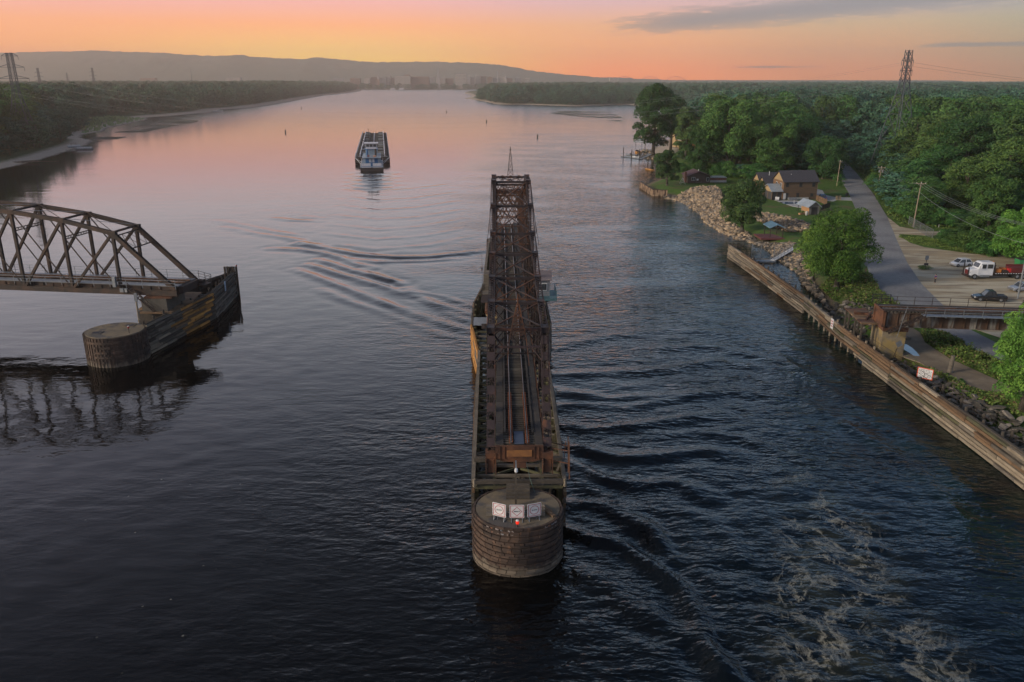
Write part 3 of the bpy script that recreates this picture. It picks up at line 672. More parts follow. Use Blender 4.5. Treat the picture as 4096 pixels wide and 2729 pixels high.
# the nearest, largest ones are individual trees
IND = []
def split(P, n, mind):
    P.sort(key=lambda p: -p[2]*p[3]/((p[1]**2+p[0]**2))); return P[:n], P[n:]
nr, PTSR = split(PTSR, 205, 0); nl, PTSL = split(PTSL, 75, 0)
EDGE = 0
for i, (x, y, h, r_, z) in enumerate(nr):
    d = math.hypot(x, y); key = ('hqt' if i % 3 == 0 else 'hq') if d < 330 else 'mid'
    place_tree(key, i, (x, y, z), h, r_, 'leafy green tree packed into the dense wood on the right bank', 'trees of the right bank wood', 'woodland_tree')
for i, (x, y, h, r_, z) in enumerate(nl):
    place_tree('mid', i, (x, y, z), h, r_, 'hazy green tree in the wood on the left bank near the power pylon', 'trees of the left bank wood', 'woodland_tree')
LOD = []
for i in range(5):
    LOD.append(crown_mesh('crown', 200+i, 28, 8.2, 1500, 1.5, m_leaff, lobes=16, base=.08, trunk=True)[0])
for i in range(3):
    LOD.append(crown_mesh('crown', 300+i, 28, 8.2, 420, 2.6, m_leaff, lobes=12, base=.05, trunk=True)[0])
lod_obj = []
def lod_place(k, p):
    x, y, h, r_, z = p; o = link('woodland_tree', LOD[k], None, (x, y, z)); o.scale = (r_/8.2, r_/8.2, h/28); return o
for k in range(8):
    src = PTSR if k % 2 == 0 else PTSL
    p = src.pop(0 if k < 5 else len(src)//2)
    o = lod_place(k, p); s_ = 'right' if k % 2 == 0 else 'left'
    tag(o, 'hazy green tree in the deeper wood on the %s bank' % s_, 'tree', 'deeper trees of the %s bank wood' % s_); lod_obj.append(o)
def wood(name, P, label, lod_d=900):
    P = np.array(P); n = len(P); r = np.random.default_rng(5)
    me = bpy.data.meshes.new(name); me.vertices.add(n); me.vertices.foreach_set('co', np.stack([P[:,0],P[:,1],P[:,4]],1).astype(np.float32).ravel())
    at = me.attributes.new('tsc', 'FLOAT_VECTOR', 'POINT'); at.data.foreach_set('vector', np.stack([P[:,3]/8.2,P[:,3]/8.2,P[:,2]/28],1).astype(np.float32).ravel())
    at = me.attributes.new('rot', 'FLOAT', 'POINT'); at.data.foreach_set('value', r.uniform(0,6.28,n).astype(np.float32))
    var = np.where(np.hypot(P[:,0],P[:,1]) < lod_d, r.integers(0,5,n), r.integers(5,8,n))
    at = me.attributes.new('var', 'INT', 'POINT'); at.data.foreach_set('value', var.astype(np.int32))
    me.update(); o = link(name, me); o['kind'] = 'stuff'
    ng = bpy.data.node_groups.new(name, 'GeometryNodeTree')
    ng.interface.new_socket('Geometry', in_out='INPUT', socket_type='NodeSocketGeometry'); ng.interface.new_socket('Geometry', in_out='OUTPUT', socket_type='NodeSocketGeometry')
    gi = ng.nodes.new('NodeGroupInput'); go = ng.nodes.new('NodeGroupOutput'); jn = ng.nodes.new('GeometryNodeJoinGeometry')
    def attr(nm, t):
        a = ng.nodes.new('GeometryNodeInputNamedAttribute'); a.data_type = t; a.inputs[0].default_value = nm; return a.outputs[0]
    for k, lo in enumerate(lod_obj):
        if not (var == k).any(): continue
        oi = ng.nodes.new('GeometryNodeObjectInfo'); oi.inputs['Object'].default_value = lo; oi.inputs['As Instance'].default_value = True; oi.transform_space = 'ORIGINAL'
        ip = ng.nodes.new('GeometryNodeInstanceOnPoints')
        cmp_ = ng.nodes.new('FunctionNodeCompare'); cmp_.data_type = 'INT'; cmp_.operation = 'EQUAL'
        ng.links.new(attr('var', 'INT'), cmp_.inputs[2]); cmp_.inputs[3].default_value = k
        cx = ng.nodes.new('ShaderNodeCombineXYZ'); ng.links.new(attr('rot', 'FLOAT'), cx.inputs[2])
        ng.links.new(gi.outputs[0], ip.inputs['Points']); ng.links.new(cmp_.outputs[0], ip.inputs['Selection']); ng.links.new(oi.outputs['Geometry'], ip.inputs['Instance'])
        ng.links.new(cx.outputs[0], ip.inputs['Rotation']); ng.links.new(attr('tsc', 'FLOAT_VECTOR'), ip.inputs['Scale'])
        ng.links.new(ip.outputs[0], jn.inputs[0])
    ng.links.new(jn.outputs[0], go.inputs[0])
    md = o.modifiers.new('trees', 'NODES'); md.node_group = ng
    return o
wood('right_bank_wood', PTSR, ''); wood('left_bank_wood', PTSL, ''); wood('town_trees', PTSC, '')
# undergrowth along the wood's edge, the bank and the sunken road
def bushes(line, n, spread, hgt, label, group, gh=GH, mat=None, name='bush'):
    for i in range(n):
        t = (i+random.random()*.8)/n*(len(line)-1); j = min(int(t), len(line)-2)
        a, b = G(*line[j], gh), G(*line[j+1], gh); p = a.lerp(b, t-j)+Vector((random.uniform(-spread,spread), random.uniform(-spread,spread), 0))
        h = hgt*random.uniform(.6,1.3)
        place_tree(mat or 'bush', i, p, h, h*random.uniform(.55,.8), label, group, name, cat='bush')
variants('bushb', 3, 5, 2.8, 2600, .30, m_leafb, lobes=10, base=.06, lobe_r=.42)
def place_fix():
    pass
bushes([(3430,672),(3500,745),(3545,810),(3600,862),(3660,893),(3760,903),(3860,908)], 46, 1.5, 4.0, 'low leafy bush at the foot of the wood beside the road', 'bushes along the road side of the wood')
bushes([(3790,975),(3860,1000),(3950,1024),(4090,1040)], 22, 1.5, 3.2, 'leafy bush along the back edge of the gravel lot', 'bushes behind the gravel lot')
bushes([(3300,1150),(3380,1165),(3430,1195),(3470,1215),(3450,1235)], 16, 1.3, 2.2, 'bright bush on the bank between the road and the railway abutment', 'bushes above the railway abutment', mat='bushb')
bushes([(3690,1320),(3740,1350),(3780,1400),(3850,1430),(3900,1450),(3960,1490),(4060,1530)], 60, 1.5, .75, 'low green bush on the verge between the sunken road and the dirt track', 'bushes between the road and the dirt track', mat='bushb')
bushes([(3800,1500),(3860,1560),(3930,1590),(3990,1590),(4060,1640)], 24, 1.0, 1.3, 'bright bush at the foot of the rock slope by the dirt track', 'bushes below the dirt track', mat='bushb')
bushes([(2700,695),(2780,700),(2840,706),(2930,712),(3000,716),(3060,722)], 24, 2.0, 5, 'leafy bush at the edge of the yard behind the brown cabin', 'bushes behind the cabin yard')
bushes([(3350,700),(3340,730),(3365,752)], 5, .8, 3, 'dark bush at the roadside under the dark tree', 'bushes at the roadside by the dark tree')
bushes([(3200,1080),(3260,1130),(3320,1180),(3380,1225)], 12, 1.2, 1.6, 'scrubby bush low on the rocky bank behind the timber wall', 'bushes low on the rocky bank', gh=.9, mat='bushb')

def weeds(name, poly, n, h, mats, zf=None, wdt=.22, mw=None):
    r = np.random.default_rng(n); xs_ = [p[0] for p in poly]; ys_ = [p[1] for p in poly]
    X = r.uniform(min(xs_), max(xs_), n*6); Y = r.uniform(min(ys_), max(ys_), n*6); k = inside(X, Y, poly)&(vnoise(X, Y, 2.2, 5)+vnoise(X,Y,.8,6)*.5 > r.uniform(.45,1.0,X.size)); X, Y = X[k][:n], Y[k][:n]; n = len(X)
    Z = (zf or hR2)(X, Y); a = r.uniform(0, 6.28, n); hh = h*r.uniform(.3,1.1,n)*(.4+1.1*vnoise(X,Y,3.1,8)); Zc = Z+hh*r.random(n); s = wdt*r.uniform(.5,1.2,n)
    nn = r.normal(size=(n,3)); nn[:,2] = np.abs(nn[:,2])+.6; nn /= np.linalg.norm(nn,axis=1)[:,None]; t1 = np.cross(nn, r.normal(size=(n,3))); t1 /= np.linalg.norm(t1,axis=1)[:,None]; t2 = np.cross(nn,t1); C = np.stack([X,Y,Zc],1); S = s[:,None]
    V = np.stack([C-t1*S,C-t2*S*.5,C+t1*S,C+t2*S*.5],1).reshape(-1,3); o = link(name, npmesh(name, V, np.arange(4*n).reshape(n,4), mats, False, r.choice(len(mats), n, p=mw))); o['kind'] = 'stuff'; return o
m_w1 = M('weed_green', (.06,.11,.02), (.10,.16,.03), .4, .9, coord='pos', isl=.4); m_w2 = M('weed_bright', (.12,.19,.03), (.16,.22,.05), .4, .9, coord='pos', isl=.4); m_w3 = M('weed_dry', (.20,.15,.08), (.15,.10,.05), .4, .9, coord='pos', isl=.4)
WM = [m_w1, m_w2, m_w3]
weeds('verge_weeds', gp([(3640,1300),(3700,1300),(3760,1330),(3850,1378),(3980,1445),(4130,1500),(4200,1590),(4020,1530),(3900,1476),(3800,1432),(3745,1398),(3705,1370),(3680,1325)]), 26000, .8, WM, mw=[.55,.35,.1])
weeds('bank_weeds', gp([(3470,1090),(3525,1175),(3600,1225),(3500,1225),(3420,1215),(3330,1165),(3280,1120),(3330,1100)]), 22000, .9, WM, mw=[.5,.35,.15])
weeds('slope_weeds', gp([(3560,1345),(3610,1405),(3680,1455),(3760,1505),(3840,1538),(3930,1568),(4030,1578),(4200,1650),(4200,1720),(4020,1640),(3900,1600),(3780,1560),(3700,1500),(3600,1430),(3540,1380)]), 22000, .6, WM, mw=[.5,.3,.2])
weeds('roadside_grass', gp([(3356,612),(3426,684),(3494,766),(3553,862),(3600,905),(3680,915),(3800,920),(3800,895),(3680,880),(3600,850),(3560,815),(3500,735),(3430,662),(3360,600)]), 26000, .7, [m_w1,m_w2], wdt=.32, mw=[.65,.35])
weeds('lot_edge_grass', gp([(3600,940),(3700,950),(3800,948),(3960,950),(3990,1030),(3860,1010),(3720,985),(3640,968),(3595,950)]), 16000, .35, [m_w1,m_w2], mw=[.6,.4])
# ---------------------------------------------------------------- steel and timber materials
m_steel = M('weathered_steel', (.044,.032,.034), (.027,.018,.018), 1.3, .7, .2, bump=.2, c3=(.10,.042,.024), s3=.45, t3=(.52,.68))
m_purp = M('oxide_paint_steel', (.05,.031,.034), (.032,.021,.023), 1.6, .7, .15, bump=.2, c3=(.17,.07,.035), s3=.6, t3=(.56,.7))
m_rust = M('rusted_steel', (.10,.043,.025), (.045,.026,.02), 1.1, .85, .1, bump=.4, c3=(.15,.062,.03), s3=.5)
m_dkst = M('dark_steel', (.038,.031,.03), (.055,.034,.027), 1.0, .75, .2, bump=.2)
m_grst = M('galvanised_steel', (.28,.30,.32), (.20,.21,.23), 2, .5, .5)
m_rail = M('rail_steel', (.40,.38,.38), (.30,.25,.23), 3, .35, .8)
m_tie = M('tie_timber', (.045,.038,.034), (.075,.062,.05), 2.5, .95, isl=.4, bump=.5, c3=(.09,.08,.065), s3=.5)
m_deckp = M('tarred_deck', (.026,.024,.025), (.036,.032,.032), .8, .9, isl=.25, bump=.3, c3=(.05,.042,.036), s3=.5)
m_tb = [M('timber_grey', (.17,.145,.115), (.10,.085,.07), 1.6, .95, isl=.35, bump=.6, stretch=(.5,.5,2.2)),
        M('timber_brown', (.20,.125,.07), (.12,.075,.045), 1.6, .95, isl=.35, bump=.6, stretch=(.5,.5,2.2)),
        M('timber_dark', (.055,.047,.04), (.085,.07,.055), 1.4, .95, isl=.35, bump=.6),
        M('timber_pale', (.30,.25,.185), (.20,.16,.115), 1.6, .95, isl=.35, bump=.6, stretch=(.5,.5,2.2)),
        M('timber_orange', (.50,.25,.06), (.36,.16,.045), 1.4, .9, isl=.35, bump=.5)]
m_moss = M('timber_mossy', (.10,.10,.045), (.075,.065,.045), .9, .95, bump=.6)
m_stone = M('pier_stone', (.24,.20,.14), (.14,.115,.085), .9, .95, bump=.8, c3=(.30,.22,.09), s3=.6)
m_white = M('white_paint', (.72,.72,.72), (.62,.62,.62), 2, .5)
m_red = M('red_paint', (.45,.02,.05), (.38,.02,.04), 3, .5)
m_black = M('black_lettering', (.02,.02,.03), (.02,.02,.03), 3, .6)
m_glass = M('dark_glass', (.03,.035,.045), (.04,.045,.05), 3, .08, spec=.8)
m_conct = M('pier_concrete', (.20,.155,.10), (.13,.108,.08), .55, .95, bump=.7, c3=(.085,.078,.075), s3=.42, t3=(.5,.58), detail=8)
def railing(b, pts, h=1.05, n=2, r=.03, sp=2.4):
    for a, c in zip(pts[:-1], pts[1:]):
        a, c = Vector(a), Vector(c); k = max(1, int((c-a).length/sp))
        for i in range(k+1):
            q = a.lerp(c, i/k); b.beam(q, q+Vector((0,0,h)), r*2, r*2)
        for j in range(n): b.beam(a+Vector((0,0,h*(j+1)/n)), c+Vector((0,0,h*(j+1)/n)), r*1.6, r*1.6)
    return b
# ---------------------------------------------------------------- swing bridge, opened, pointing up the river
SW = thing('swing_bridge', 'rusty steel railway swing bridge standing open, seen end-on in mid river', 'bridge', (-.2,118.9,0), .0149)
NT = [(55.4,8.3),(48.7,17.1),(41.5,17.6),(34.3,18.4),(27.1,19.5),(19.9,20.6),(11.5,22.8),(3.1,25.0)]
TX = 2.48; CW = .66
for s in (-1, 1):
    b = MB()
    for h_ in (-1, 1):
        for (t0, z0), (t1, z1) in zip(NT[1:-1], NT[2:]): b.laced((s*TX, h_*t0, z0), (s*TX, h_*t1, z1), CW, .5, .75 if h_ < 0 else 1.2, t=.07)
        for t, z in NT[1:]:
            b.box((s*TX, h_*t, z+.02), (CW+.05, 1.15, .56))
            b.box((s*(TX+.34), h_*t, z-.2), (.03, 1.5, 1.1)); b.box((s*(TX-.34), h_*t, z-.2), (.03, 1.5, 1.1))
    b.laced((s*TX, -3.1, 25), (s*TX, 3.1, 25), CW, .5, .8)
    b.build('top_chord', m_steel, SW)
    b = MB(); b.beam((s*TX, -55.6, 8.2), (s*TX, 55.6, 8.2), .07, .62, off=(-.27,0)); b.beam((s*TX, -55.6, 8.2), (s*TX, 55.6, 8.2), .07, .62, off=(.27,0))
    for i in range(70): y = -55+i*1.6; b.box((s*TX, y, 8.47), (.52, .5, .03))
    b.build('bottom_chord', m_dkst, SW)
    for h_ in (-1, 1):
        # end post: solid cover plates alternating with laced openings
        b = MB(); p0 = Vector((s*TX, h_*55.4, 8.3)); p1 = Vector((s*TX, h_*48.7, 17.1)); d = (p1-p0); n = d.length; d.normalize()
        b.beam(p0, p1, .07, .55, off=(-.33,0)); b.beam(p0, p1, .07, .55, off=(.33,0))
        k = 7
        for i in range(k):
            a = n*i/k; b.beam(p0+d*a, p0+d*(a+n/k*.52), .6, .03, off=(0,.26))
            q0, q1 = p0+d*(a+n/k*.55), p0+d*(a+n/k*.97)
            sx = Vector((1,0,0))
            b.beam(q0-sx*.28, q1+sx*.28, .08, .02, off=(0,.26)); b.beam(q0+sx*.28, q1-sx*.28, .08, .02, off=(0,.28))
        b.build('end_post', m_purp, SW)
        b = MB().box((s*TX, h_*55.6, 7.6), (.95, 1.0, 1.0)); b.box((s*TX, h_*56.0, 6.9), (.6,.5,1.2)); b.box((s*TX+.42, h_*56.1, 6.9), (.08,.7,1.4)); b.box((s*TX-.42, h_*56.1, 6.9), (.08,.7,1.4)); b.build('end_shoe', m_rust, SW)
        for i, (t, z) in enumerate(NT[1:], 1):
            MB().laced((s*TX, h_*t, 8.5), (s*TX, h_*t, z-.2), .34, .36, .6, t=.04, up=(0,1,0), both=True).build('vertical_post', m_dkst if i % 2 else m_steel, SW)
        for i in range(1, len(NT)-1):
            (t0, z0), (t1, z1) = NT[i], NT[i+1]
            b = MB().beam((s*TX, h_*t0, z0), (s*TX, h_*t1, 8.5), .12, .26, off=(.13,0)); b.beam((s*TX, h_*t0, z0), (s*TX, h_*t1, 8.5), .12, .26, off=(-.13,0)); b.build('diagonal_brace', m_steel, SW)
            MB().beam((s*TX, h_*t0, 8.5), (s*TX, h_*t1, z1), .09, .12).build('counter_rod', m_dkst, SW)
    # long stays outside the upper chord towards the tower
for h_ in (-1, 1):
    for i, (t, z) in enumerate(NT[1:], 1):
        MB().laced((-TX, h_*t, z-.05), (TX, h_*t, z-.05), .22, .3, .5, t=.05).build('top_strut', m_steel if i > 1 else m_purp, SW)
        if i < len(NT)-1:
            t1, z1 = NT[i+1]
            for sg in (-1, 1):
                MB().beam((-sg*TX, h_*t, z+.1), (sg*TX, h_*t1, z1+.1), .13, .09).build('top_lateral_brace', m_steel if sg < 0 else m_rust, SW)
        # sway frame hanging below each strut
        b = MB(); zt, zb = z-.25, max(14.4, z-2.4 if i < 6 else z-5.2)
        b.beam((-TX, h_*t, zb), (TX, h_*t, zb), .14, .14)
        nx = 3 if i < 6 else 4
        rows = 1 if i < 6 else 2
        for rr in range(rows):
            a0, a1 = zt-(zt-zb)*rr/rows, zt-(zt-zb)*(rr+1)/rows
            for j in range(nx):
                x0, x1 = -TX+2*TX*j/nx, -TX+2*TX*(j+1)/nx
                b.beam((x0, h_*t, a0), (x1, h_*t, a1), .09, .05, up=(0,1,0)); b.beam((x1, h_*t, a0), (x0, h_*t, a1), .09, .05, up=(0,1,0))
            if rr: b.beam((-TX, h_*t, a0), (TX, h_*t, a0), .1, .1)
        for sg in (-1, 1): b.beam((sg*TX, h_*t, zb-1.3), (sg*(TX-1.3), h_*t, zb), .1, .1)
        b.build('sway_frame', m_rust if i in (3,6,7) else m_dkst, SW)
    # portal on the end posts
    q = lambda f: (h_*(55.4-6.7*f), 8.3+8.8*f)
    b = MB(); y0, z0 = q(.84); y1, z1 = q(.99)
    b.beam((-TX,y0,z0),(TX,y0,z0),.16,.2); b.beam((-TX,y1,z1),(TX,y1,z1),.16,.2)
    for j in range(4):
        x0, x1 = -TX+j*TX/2, -TX+(j+1)*TX/2; b.beam((x0,y0,z0),(x1,y1,z1),.06,.05); b.beam((x1,y0,z0),(x0,y1,z1),.06,.05)
    for sg in (-1,1):
        ya, za = q(.70); b.beam((sg*(TX-.1),ya,za),(sg*(TX-1.2),y0,z0),.12,.1)
    b.build('portal_frame', m_purp, SW)
    for j, (t, z) in enumerate(NT):
        MB().beam((-TX, h_*t, 8.0), (TX, h_*t, 8.0), .35, .7).build('floor_beam', m_dkst, SW)
    # end floor beam with its orange plate
    b = MB().bx(-2.1,2.1,h_*56.05,h_*55.8,7.5,8.72); b.mat(1).bx(-1.1,1.1,h_*56.12,h_*56.06,7.75,8.35); b.mat(0)
    b.extr([(-2.1,7.5),(-1.3,7.2),(1.3,7.2),(2.1,7.5)], h_*56.0, h_*55.8); b.bx(-.5,.6,h_*56.2,h_*55.8,6.7,7.2)
    for x in (-1.7,-1.3,1.3,1.7): b.bx(x-.04,x+.04,h_*56.12,h_*56.05,7.5,8.7)
    b.build('end_floor_beam', [m_rust, M('orange_rust', (.30,.13,.04), (.20,.085,.035), 2, .8)], SW)
    # lattice mast on the portal / tower
for y, z, w0 in ((-49.3, 16.35, .78), (3.1, 25.2, .42)):
    b = MB(); hm = 3.3
    cs = [(-1,-1),(1,-1),(1,1),(-1,1)]; th = .065
    for x_, y_ in cs: b.beam((x_*w0, y+y_*w0*.5, z), (x_*.1, y+y_*.1, z+hm), th, th)
    nk = 6 if y < 0 else 4
    for k in range(nk):
        f0, f1 = k/nk, (k+1)/nk; A = lambda f, c: Vector((c[0]*(w0+(.1-w0)*f), y+c[1]*(w0*.5+(.1-w0*.5)*f), z+hm*f))
        for a, c in zip(cs, cs[1:]+cs[:1]):
            b.beam(A(f0,a), A(f1,c), .035, .035); b.beam(A(f1,a), A(f1,c), .035, .035); b.beam(A(f0,c), A(f1,a), .035, .035)
    b.tube((0,y,z+hm), (0,y,z+hm+.75), .05, .04); b.tube((0,y,z+hm+.35), (0,y,z+hm+.55), .11, .11, 8); b.tube((0,y,z+hm+.75), (0,y,z+hm+.95), .08, .02, 8)
    if y < 0:
        b.beam((-w0,y,z),(-1.0,y-1.6,z-2.1),.06,.06); b.beam((w0,y,z),(1.0,y-1.6,z-2.1),.06,.06)
    b.build('lattice_mast', m_rust if y < 0 else m_dkst, SW)
MB().tube((1.0,3.1,25.1),(1.0,3.1,26.3),.025,.01,5).build('radio_aerial', m_dkst, SW)
b = MB()
for s in (-1,1):
    for k in range(3): b.laced((s*TX,-3.1,12.5+k*4.1),(s*TX,3.1,12.5+k*4.1),.2,.25,.7,t=.04)
    b.beam((s*TX,-3.1,8.6),(s*TX,3.1,16.6),.1,.1); b.beam((s*TX,3.1,8.6),(s*TX,-3.1,16.6),.1,.1); b.beam((s*TX,-3.1,16.6),(s*TX,3.1,24.8),.1,.1); b.beam((s*TX,3.1,16.6),(s*TX,-3.1,24.8),.1,.1)
for j in range(4):
    x0, x1 = -TX+j*TX/2, -TX+(j+1)*TX/2; b.beam((x0,-3.1,25.2),(x1,3.1,25.2),.07,.06); b.beam((x1,-3.1,25.24),(x0,3.1,25.24),.07,.06)
b.build('centre_tower', m_steel, SW)
# stays running down beside the tower
for s in (-1, 1):
    b = MB(); b.beam((s*(TX+.35),-3.1,25),(s*(TX+.5),-19.9,20.6),.05,.05); b.beam((s*(TX+.35),-11.5,22.8),(s*(TX+.75),-21,19.4),.05,.05); b.build('stay_rod', m_steel, SW)
# floor
b = MB()
for s in (-1,1): b.bx(s*.75-.12, s*.75+.12, -55.8, 55.8, 8.0, 8.55)
b.build('stringers', m_dkst, SW)
b = MB(); y = -55.4
while y < 55.4:
    b.box((random.uniform(-.03,.03), y, 8.66+random.uniform(-.01,.01)), (2.75, .24, .2)); y += .45
b.build('railroad_ties', m_tie, SW)
def rail(parent, p0, p1, name='rail', mt=None):
    b = MB(); p0, p1 = Vector(p0), Vector(p1)
    b.beam(p0, p1, .13, .03); b.beam(p0+Vector((0,0,.08)), p1+Vector((0,0,.08)), .03, .13); b.mat(1).beam(p0+Vector((0,0,.155)), p1+Vector((0,0,.155)), .075, .045)
    return b.build(name, [m_rust, m_rail], parent)
for s in (-1,1):
    rail(SW, (s*.72,-55.8,8.78), (s*.72,55.8,8.78))
    b = MB().bx(s*1.25-.09, s*1.25+.09, -53.5, 54, 8.77, 8.92); b.build('guard_timber', m_deckp, SW)
    b = MB(); y = -55.8
    while y < 55.5: b.bx(s*1.72-.34, s*1.72+.34, y, y+2.36, 8.76, 8.83+random.uniform(0,.02)); y += 2.4
    b.build('walkway', m_deckp, SW)
    b = MB()
    for i in range(26): b.bx(s*.72-.16, s*.72-.09, -55.6+i*.45, -55.42+i*.45, 8.78, 8.98); b.bx(s*.72+.09, s*.72+.16, -55.6+i*.45, -55.42+i*.45, 8.78, 8.98)
    b.build('rail_joint_castings', M('casting_rust', (.30,.09,.035), (.17,.06,.03), 3, .8), SW)
MB().bx(-.42,.42,-55.8,-53.2,8.79,8.84).build('cover_plate', M('blue_plate', (.06,.085,.14), (.05,.07,.11), 1, .6), SW)
# ladder on the right end post, walkway up the chord
b = MB()
for s_ in (-.2,.2): b.beam((TX+s_,-55.2,8.95),(TX+s_,-48.8,17.5),.05,.05)
for i in range(22): f = i/22; b.beam((TX-.2,-55.2+6.4*f,8.95+8.55*f),(TX+.2,-55.2+6.4*f,8.95+8.55*f),.035,.035)
b.build('ladder', m_dkst, SW)
b = MB(); b.beam((2.9,-55.6,8.3),(4.3,-56.2,8.3),.07,.07); b.beam((2.9,-54.5,8.3),(4.3,-55.2,8.3),.07,.07); b.beam((4.3,-56.2,9.2),(4.3,-57.4,6.2),.09,.09); b.beam((4.3,-55.2,9.2),(4.3,-56.2,6.2),.09,.09); b.beam((2.9,-56,7.3),(4.3,-56.6,7.3),.07,.07); b.beam((4.0,-56.2,9.2),(4.0,-55.2,7),.05,.05)
b.build('end_bracket', m_rust, SW)
# side handrail inside the right truss plus debris-like fittings
b = MB(); railing(b, [(2.1,-55,8.85),(2.1,50,8.85)], 1.0, 2, .022, 2.4); railing(b, [(-2.12,-55,8.85),(-2.12,50,8.85)], .9, 1, .02, 2.4); b.build('handrail', m_rust, SW)
# turntable and machinery under the centre
b = MB().lathe([(3.2,5.0),(3.2,5.4),(3.0,5.4),(3.0,7.4),(3.2,7.4),(3.2,7.8)], (0,0), 32); b.build('turntable_drum', m_dkst, SW)
# control house cantilevered off the right side
ch = MB().bx(3.3,5.7,-4.9,-1.7,8.5,10.95).build('control_house', M('grey_clapboard', (.20,.21,.24), (.16,.17,.19), 2, .8, stretch=(.2,.2,6), bump=.3), SW)
b = MB().extr([(-5.2,10.9),(-3.3,11.85),(-1.4,10.9),(-1.4,11.0),(-3.3,11.98),(-5.2,11.0)], 2.7, 6.0, 'x'); b.build('house_roof', M('grey_roof_felt', (.15,.12,.13), (.20,.17,.18), .8, .9, bump=.3), ch)
b = MB().bx(3.7,5.3,-4.97,-4.9,9.35,10.45); b.mat(1).bx(3.78,4.46,-4.99,-4.93,9.43,10.37); b.bx(4.54,5.22,-4.99,-4.93,9.43,10.37); b.build('window', [m_white, m_glass], ch)
b = MB().bx(5.7,5.76,-4.2,-3.2,9.4,10.4); b.mat(1).bx(5.74,5.79,-4.1,-3.3,9.5,10.3); b.build('window', [m_white, m_glass], ch)
m_teal = M('teal_grating', (.07,.16,.19), (.10,.20,.22), 2, .6, .3)
b = MB().bx(3.0,6.7,-6.2,-1.0,8.35,8.45); b.bx(3.0,6.7,-6.2,-6.1,8.1,8.35); railing(b, [(3.6,-6.15,8.45),(6.65,-6.15,8.45),(6.65,-1.1,8.45)], 1.1, 3, .025, 1.0); b.build('balcony', m_teal, ch)
b = MB(); b.beam((2.7,-5.8,7.2),(6.5,-5.8,8.3),.12,.12); b.beam((2.7,-1.3,7.2),(6.5,-1.3,8.3),.12,.12); b.build('bracket', m_dkst, ch)
# equipment hut and aerial on the left side
b = MB().bx(-4.15,-3.15,-1.5,1.2,8.4,11.0); b.bx(-4.4,-3.0,-3.6,-1.5,8.3,8.5); b.build('equipment_hut', m_tb[0], SW)
b = MB(); railing(b, [(-4.3,-7,8.5),(-4.3,-1.6,8.5)], 1.1, 2, .03, 1.2); b.tube((-4.3,-3,8.4),(-4.3,-3,14.6),.035,.02,5); b.box((-4.3,-3,12.2),(.18,.18,.4)); b.bx(-4.4,-3,-8,-3,8.3,8.42); b.build('side_gallery', m_dkst, SW)
# small machinery hung under the left side (pipe, tank)
b = MB().tube((-3.5,-9,7.2),(-3.5,-4,7.2),.35,.35,10); b.tube((-3.3,-14,6.9),(-3.3,-8,6.9),.2,.2,8); b.build('machinery', m_rust, SW)

# ---------------------------------------------------------------- centre pier and its timber fender
PV = thing('pivot_pier', 'round stone pier carrying the turntable under the middle of the open swing bridge', 'bridge pier', (-.2,118.9,0))
MB().lathe([(4.0,-2.5),(3.7,4.4),(3.9,4.4),(3.9,5.0)], (0,0), 32).build('masonry_drum', m_stone, PV)
FD = thing('timber_fender', 'long open timber fender crib lying in the water beneath the open swing bridge', 'fender', (-.2,118.9,0), .0149)
def hwid(y):
    a = abs(y); return 4.15+.35*min(1,(55-a)/17) if a > 19 else 4.5+1.4*(1-max(0,(a-6))/13)
for s in (-1, 1):
    rows = 9
    b = MB(); zs = [.15+.52*i for i in range(rows)]
    ys = [-55.0+i*3.1 for i in range(int(110/3.1)+1)]
    for j, z in enumerate(zs):
        off = random.uniform(0, 1.5)
        yy = -55.0+off-1.5
        while yy < 54:
            L_ = random.uniform(4, 7); y1 = min(54.5, yy+L_); y0 = max(-55, yy)
            seg = [y0]+[k for k in (-19,-6,6,19) if y0 < k < y1]+[y1]
            for a, c in zip(seg[:-1], seg[1:]):
                inb = s < 0 and -20 < (a+c)/2 < -5
                b.mat(4 if inb and random.random() < .9 else random.choice([2,2,0,2,1])); o = random.uniform(-.05,.05)
                b.beam((s*(hwid(a)+o), a+.03, z), (s*(hwid(c)+o), c-.03, z), .24, .4)
            yy = y1
    b.build('facing_planks', m_tb, FD)
    MB().beam((s*(hwid(-55)-.05),-55,4.75),(s*(hwid(-19)-.05),-19,4.75),.34,.28).build('top_timber', m_tb[0], FD); MB().beam((s*(hwid(19)-.05),19,4.75),(s*(hwid(55)-.05),55,4.75),.34,.28).build('top_timber', m_tb[0], FD)
    pm = None
    for i in range(36):
        y = -54+i*3.1
        if pm is None: pm = MB().bx(-.16,.16,-.16,.16,-2.2,4.6).build('post', m_moss, FD); o = pm
        else: o = pm.copy(); COL.objects.link(o)
        o.location = (s*(hwid(y)-.36), y, random.uniform(-.1,.12))
b = MB()
for i in range(24):
    y = -55+i*2.1
    if abs(y) < 7: continue
    b.mat(random.choice([0,1,1]))
    b.beam((-hwid(y)+.2,y,4.2),(hwid(y)-.2,y,4.2),.26,.26)
b.build('cross_timbers', [m_tb[0], m_moss], FD)
b = MB()
for i in range(20):
    y = -55+i*2.1
    for s in (-1,1):
        b.mat(random.choice([0,1,1])); b.beam((s*(hwid(y)-.3),y,4.35),(s*2.2,y+2.0,3.9),.2,.2)
        if i < 3: b.beam((s*.3,y+2,3.9),(s*2.2,y,4.3),.2,.2)
for s in (-1,1):
    for z in (4.0,2.2): b.beam((s*2.2,-55,z),(s*2.2,-8,z),.25,.25)
b.build('diagonal_timbers', [m_tb[0], m_moss], FD)
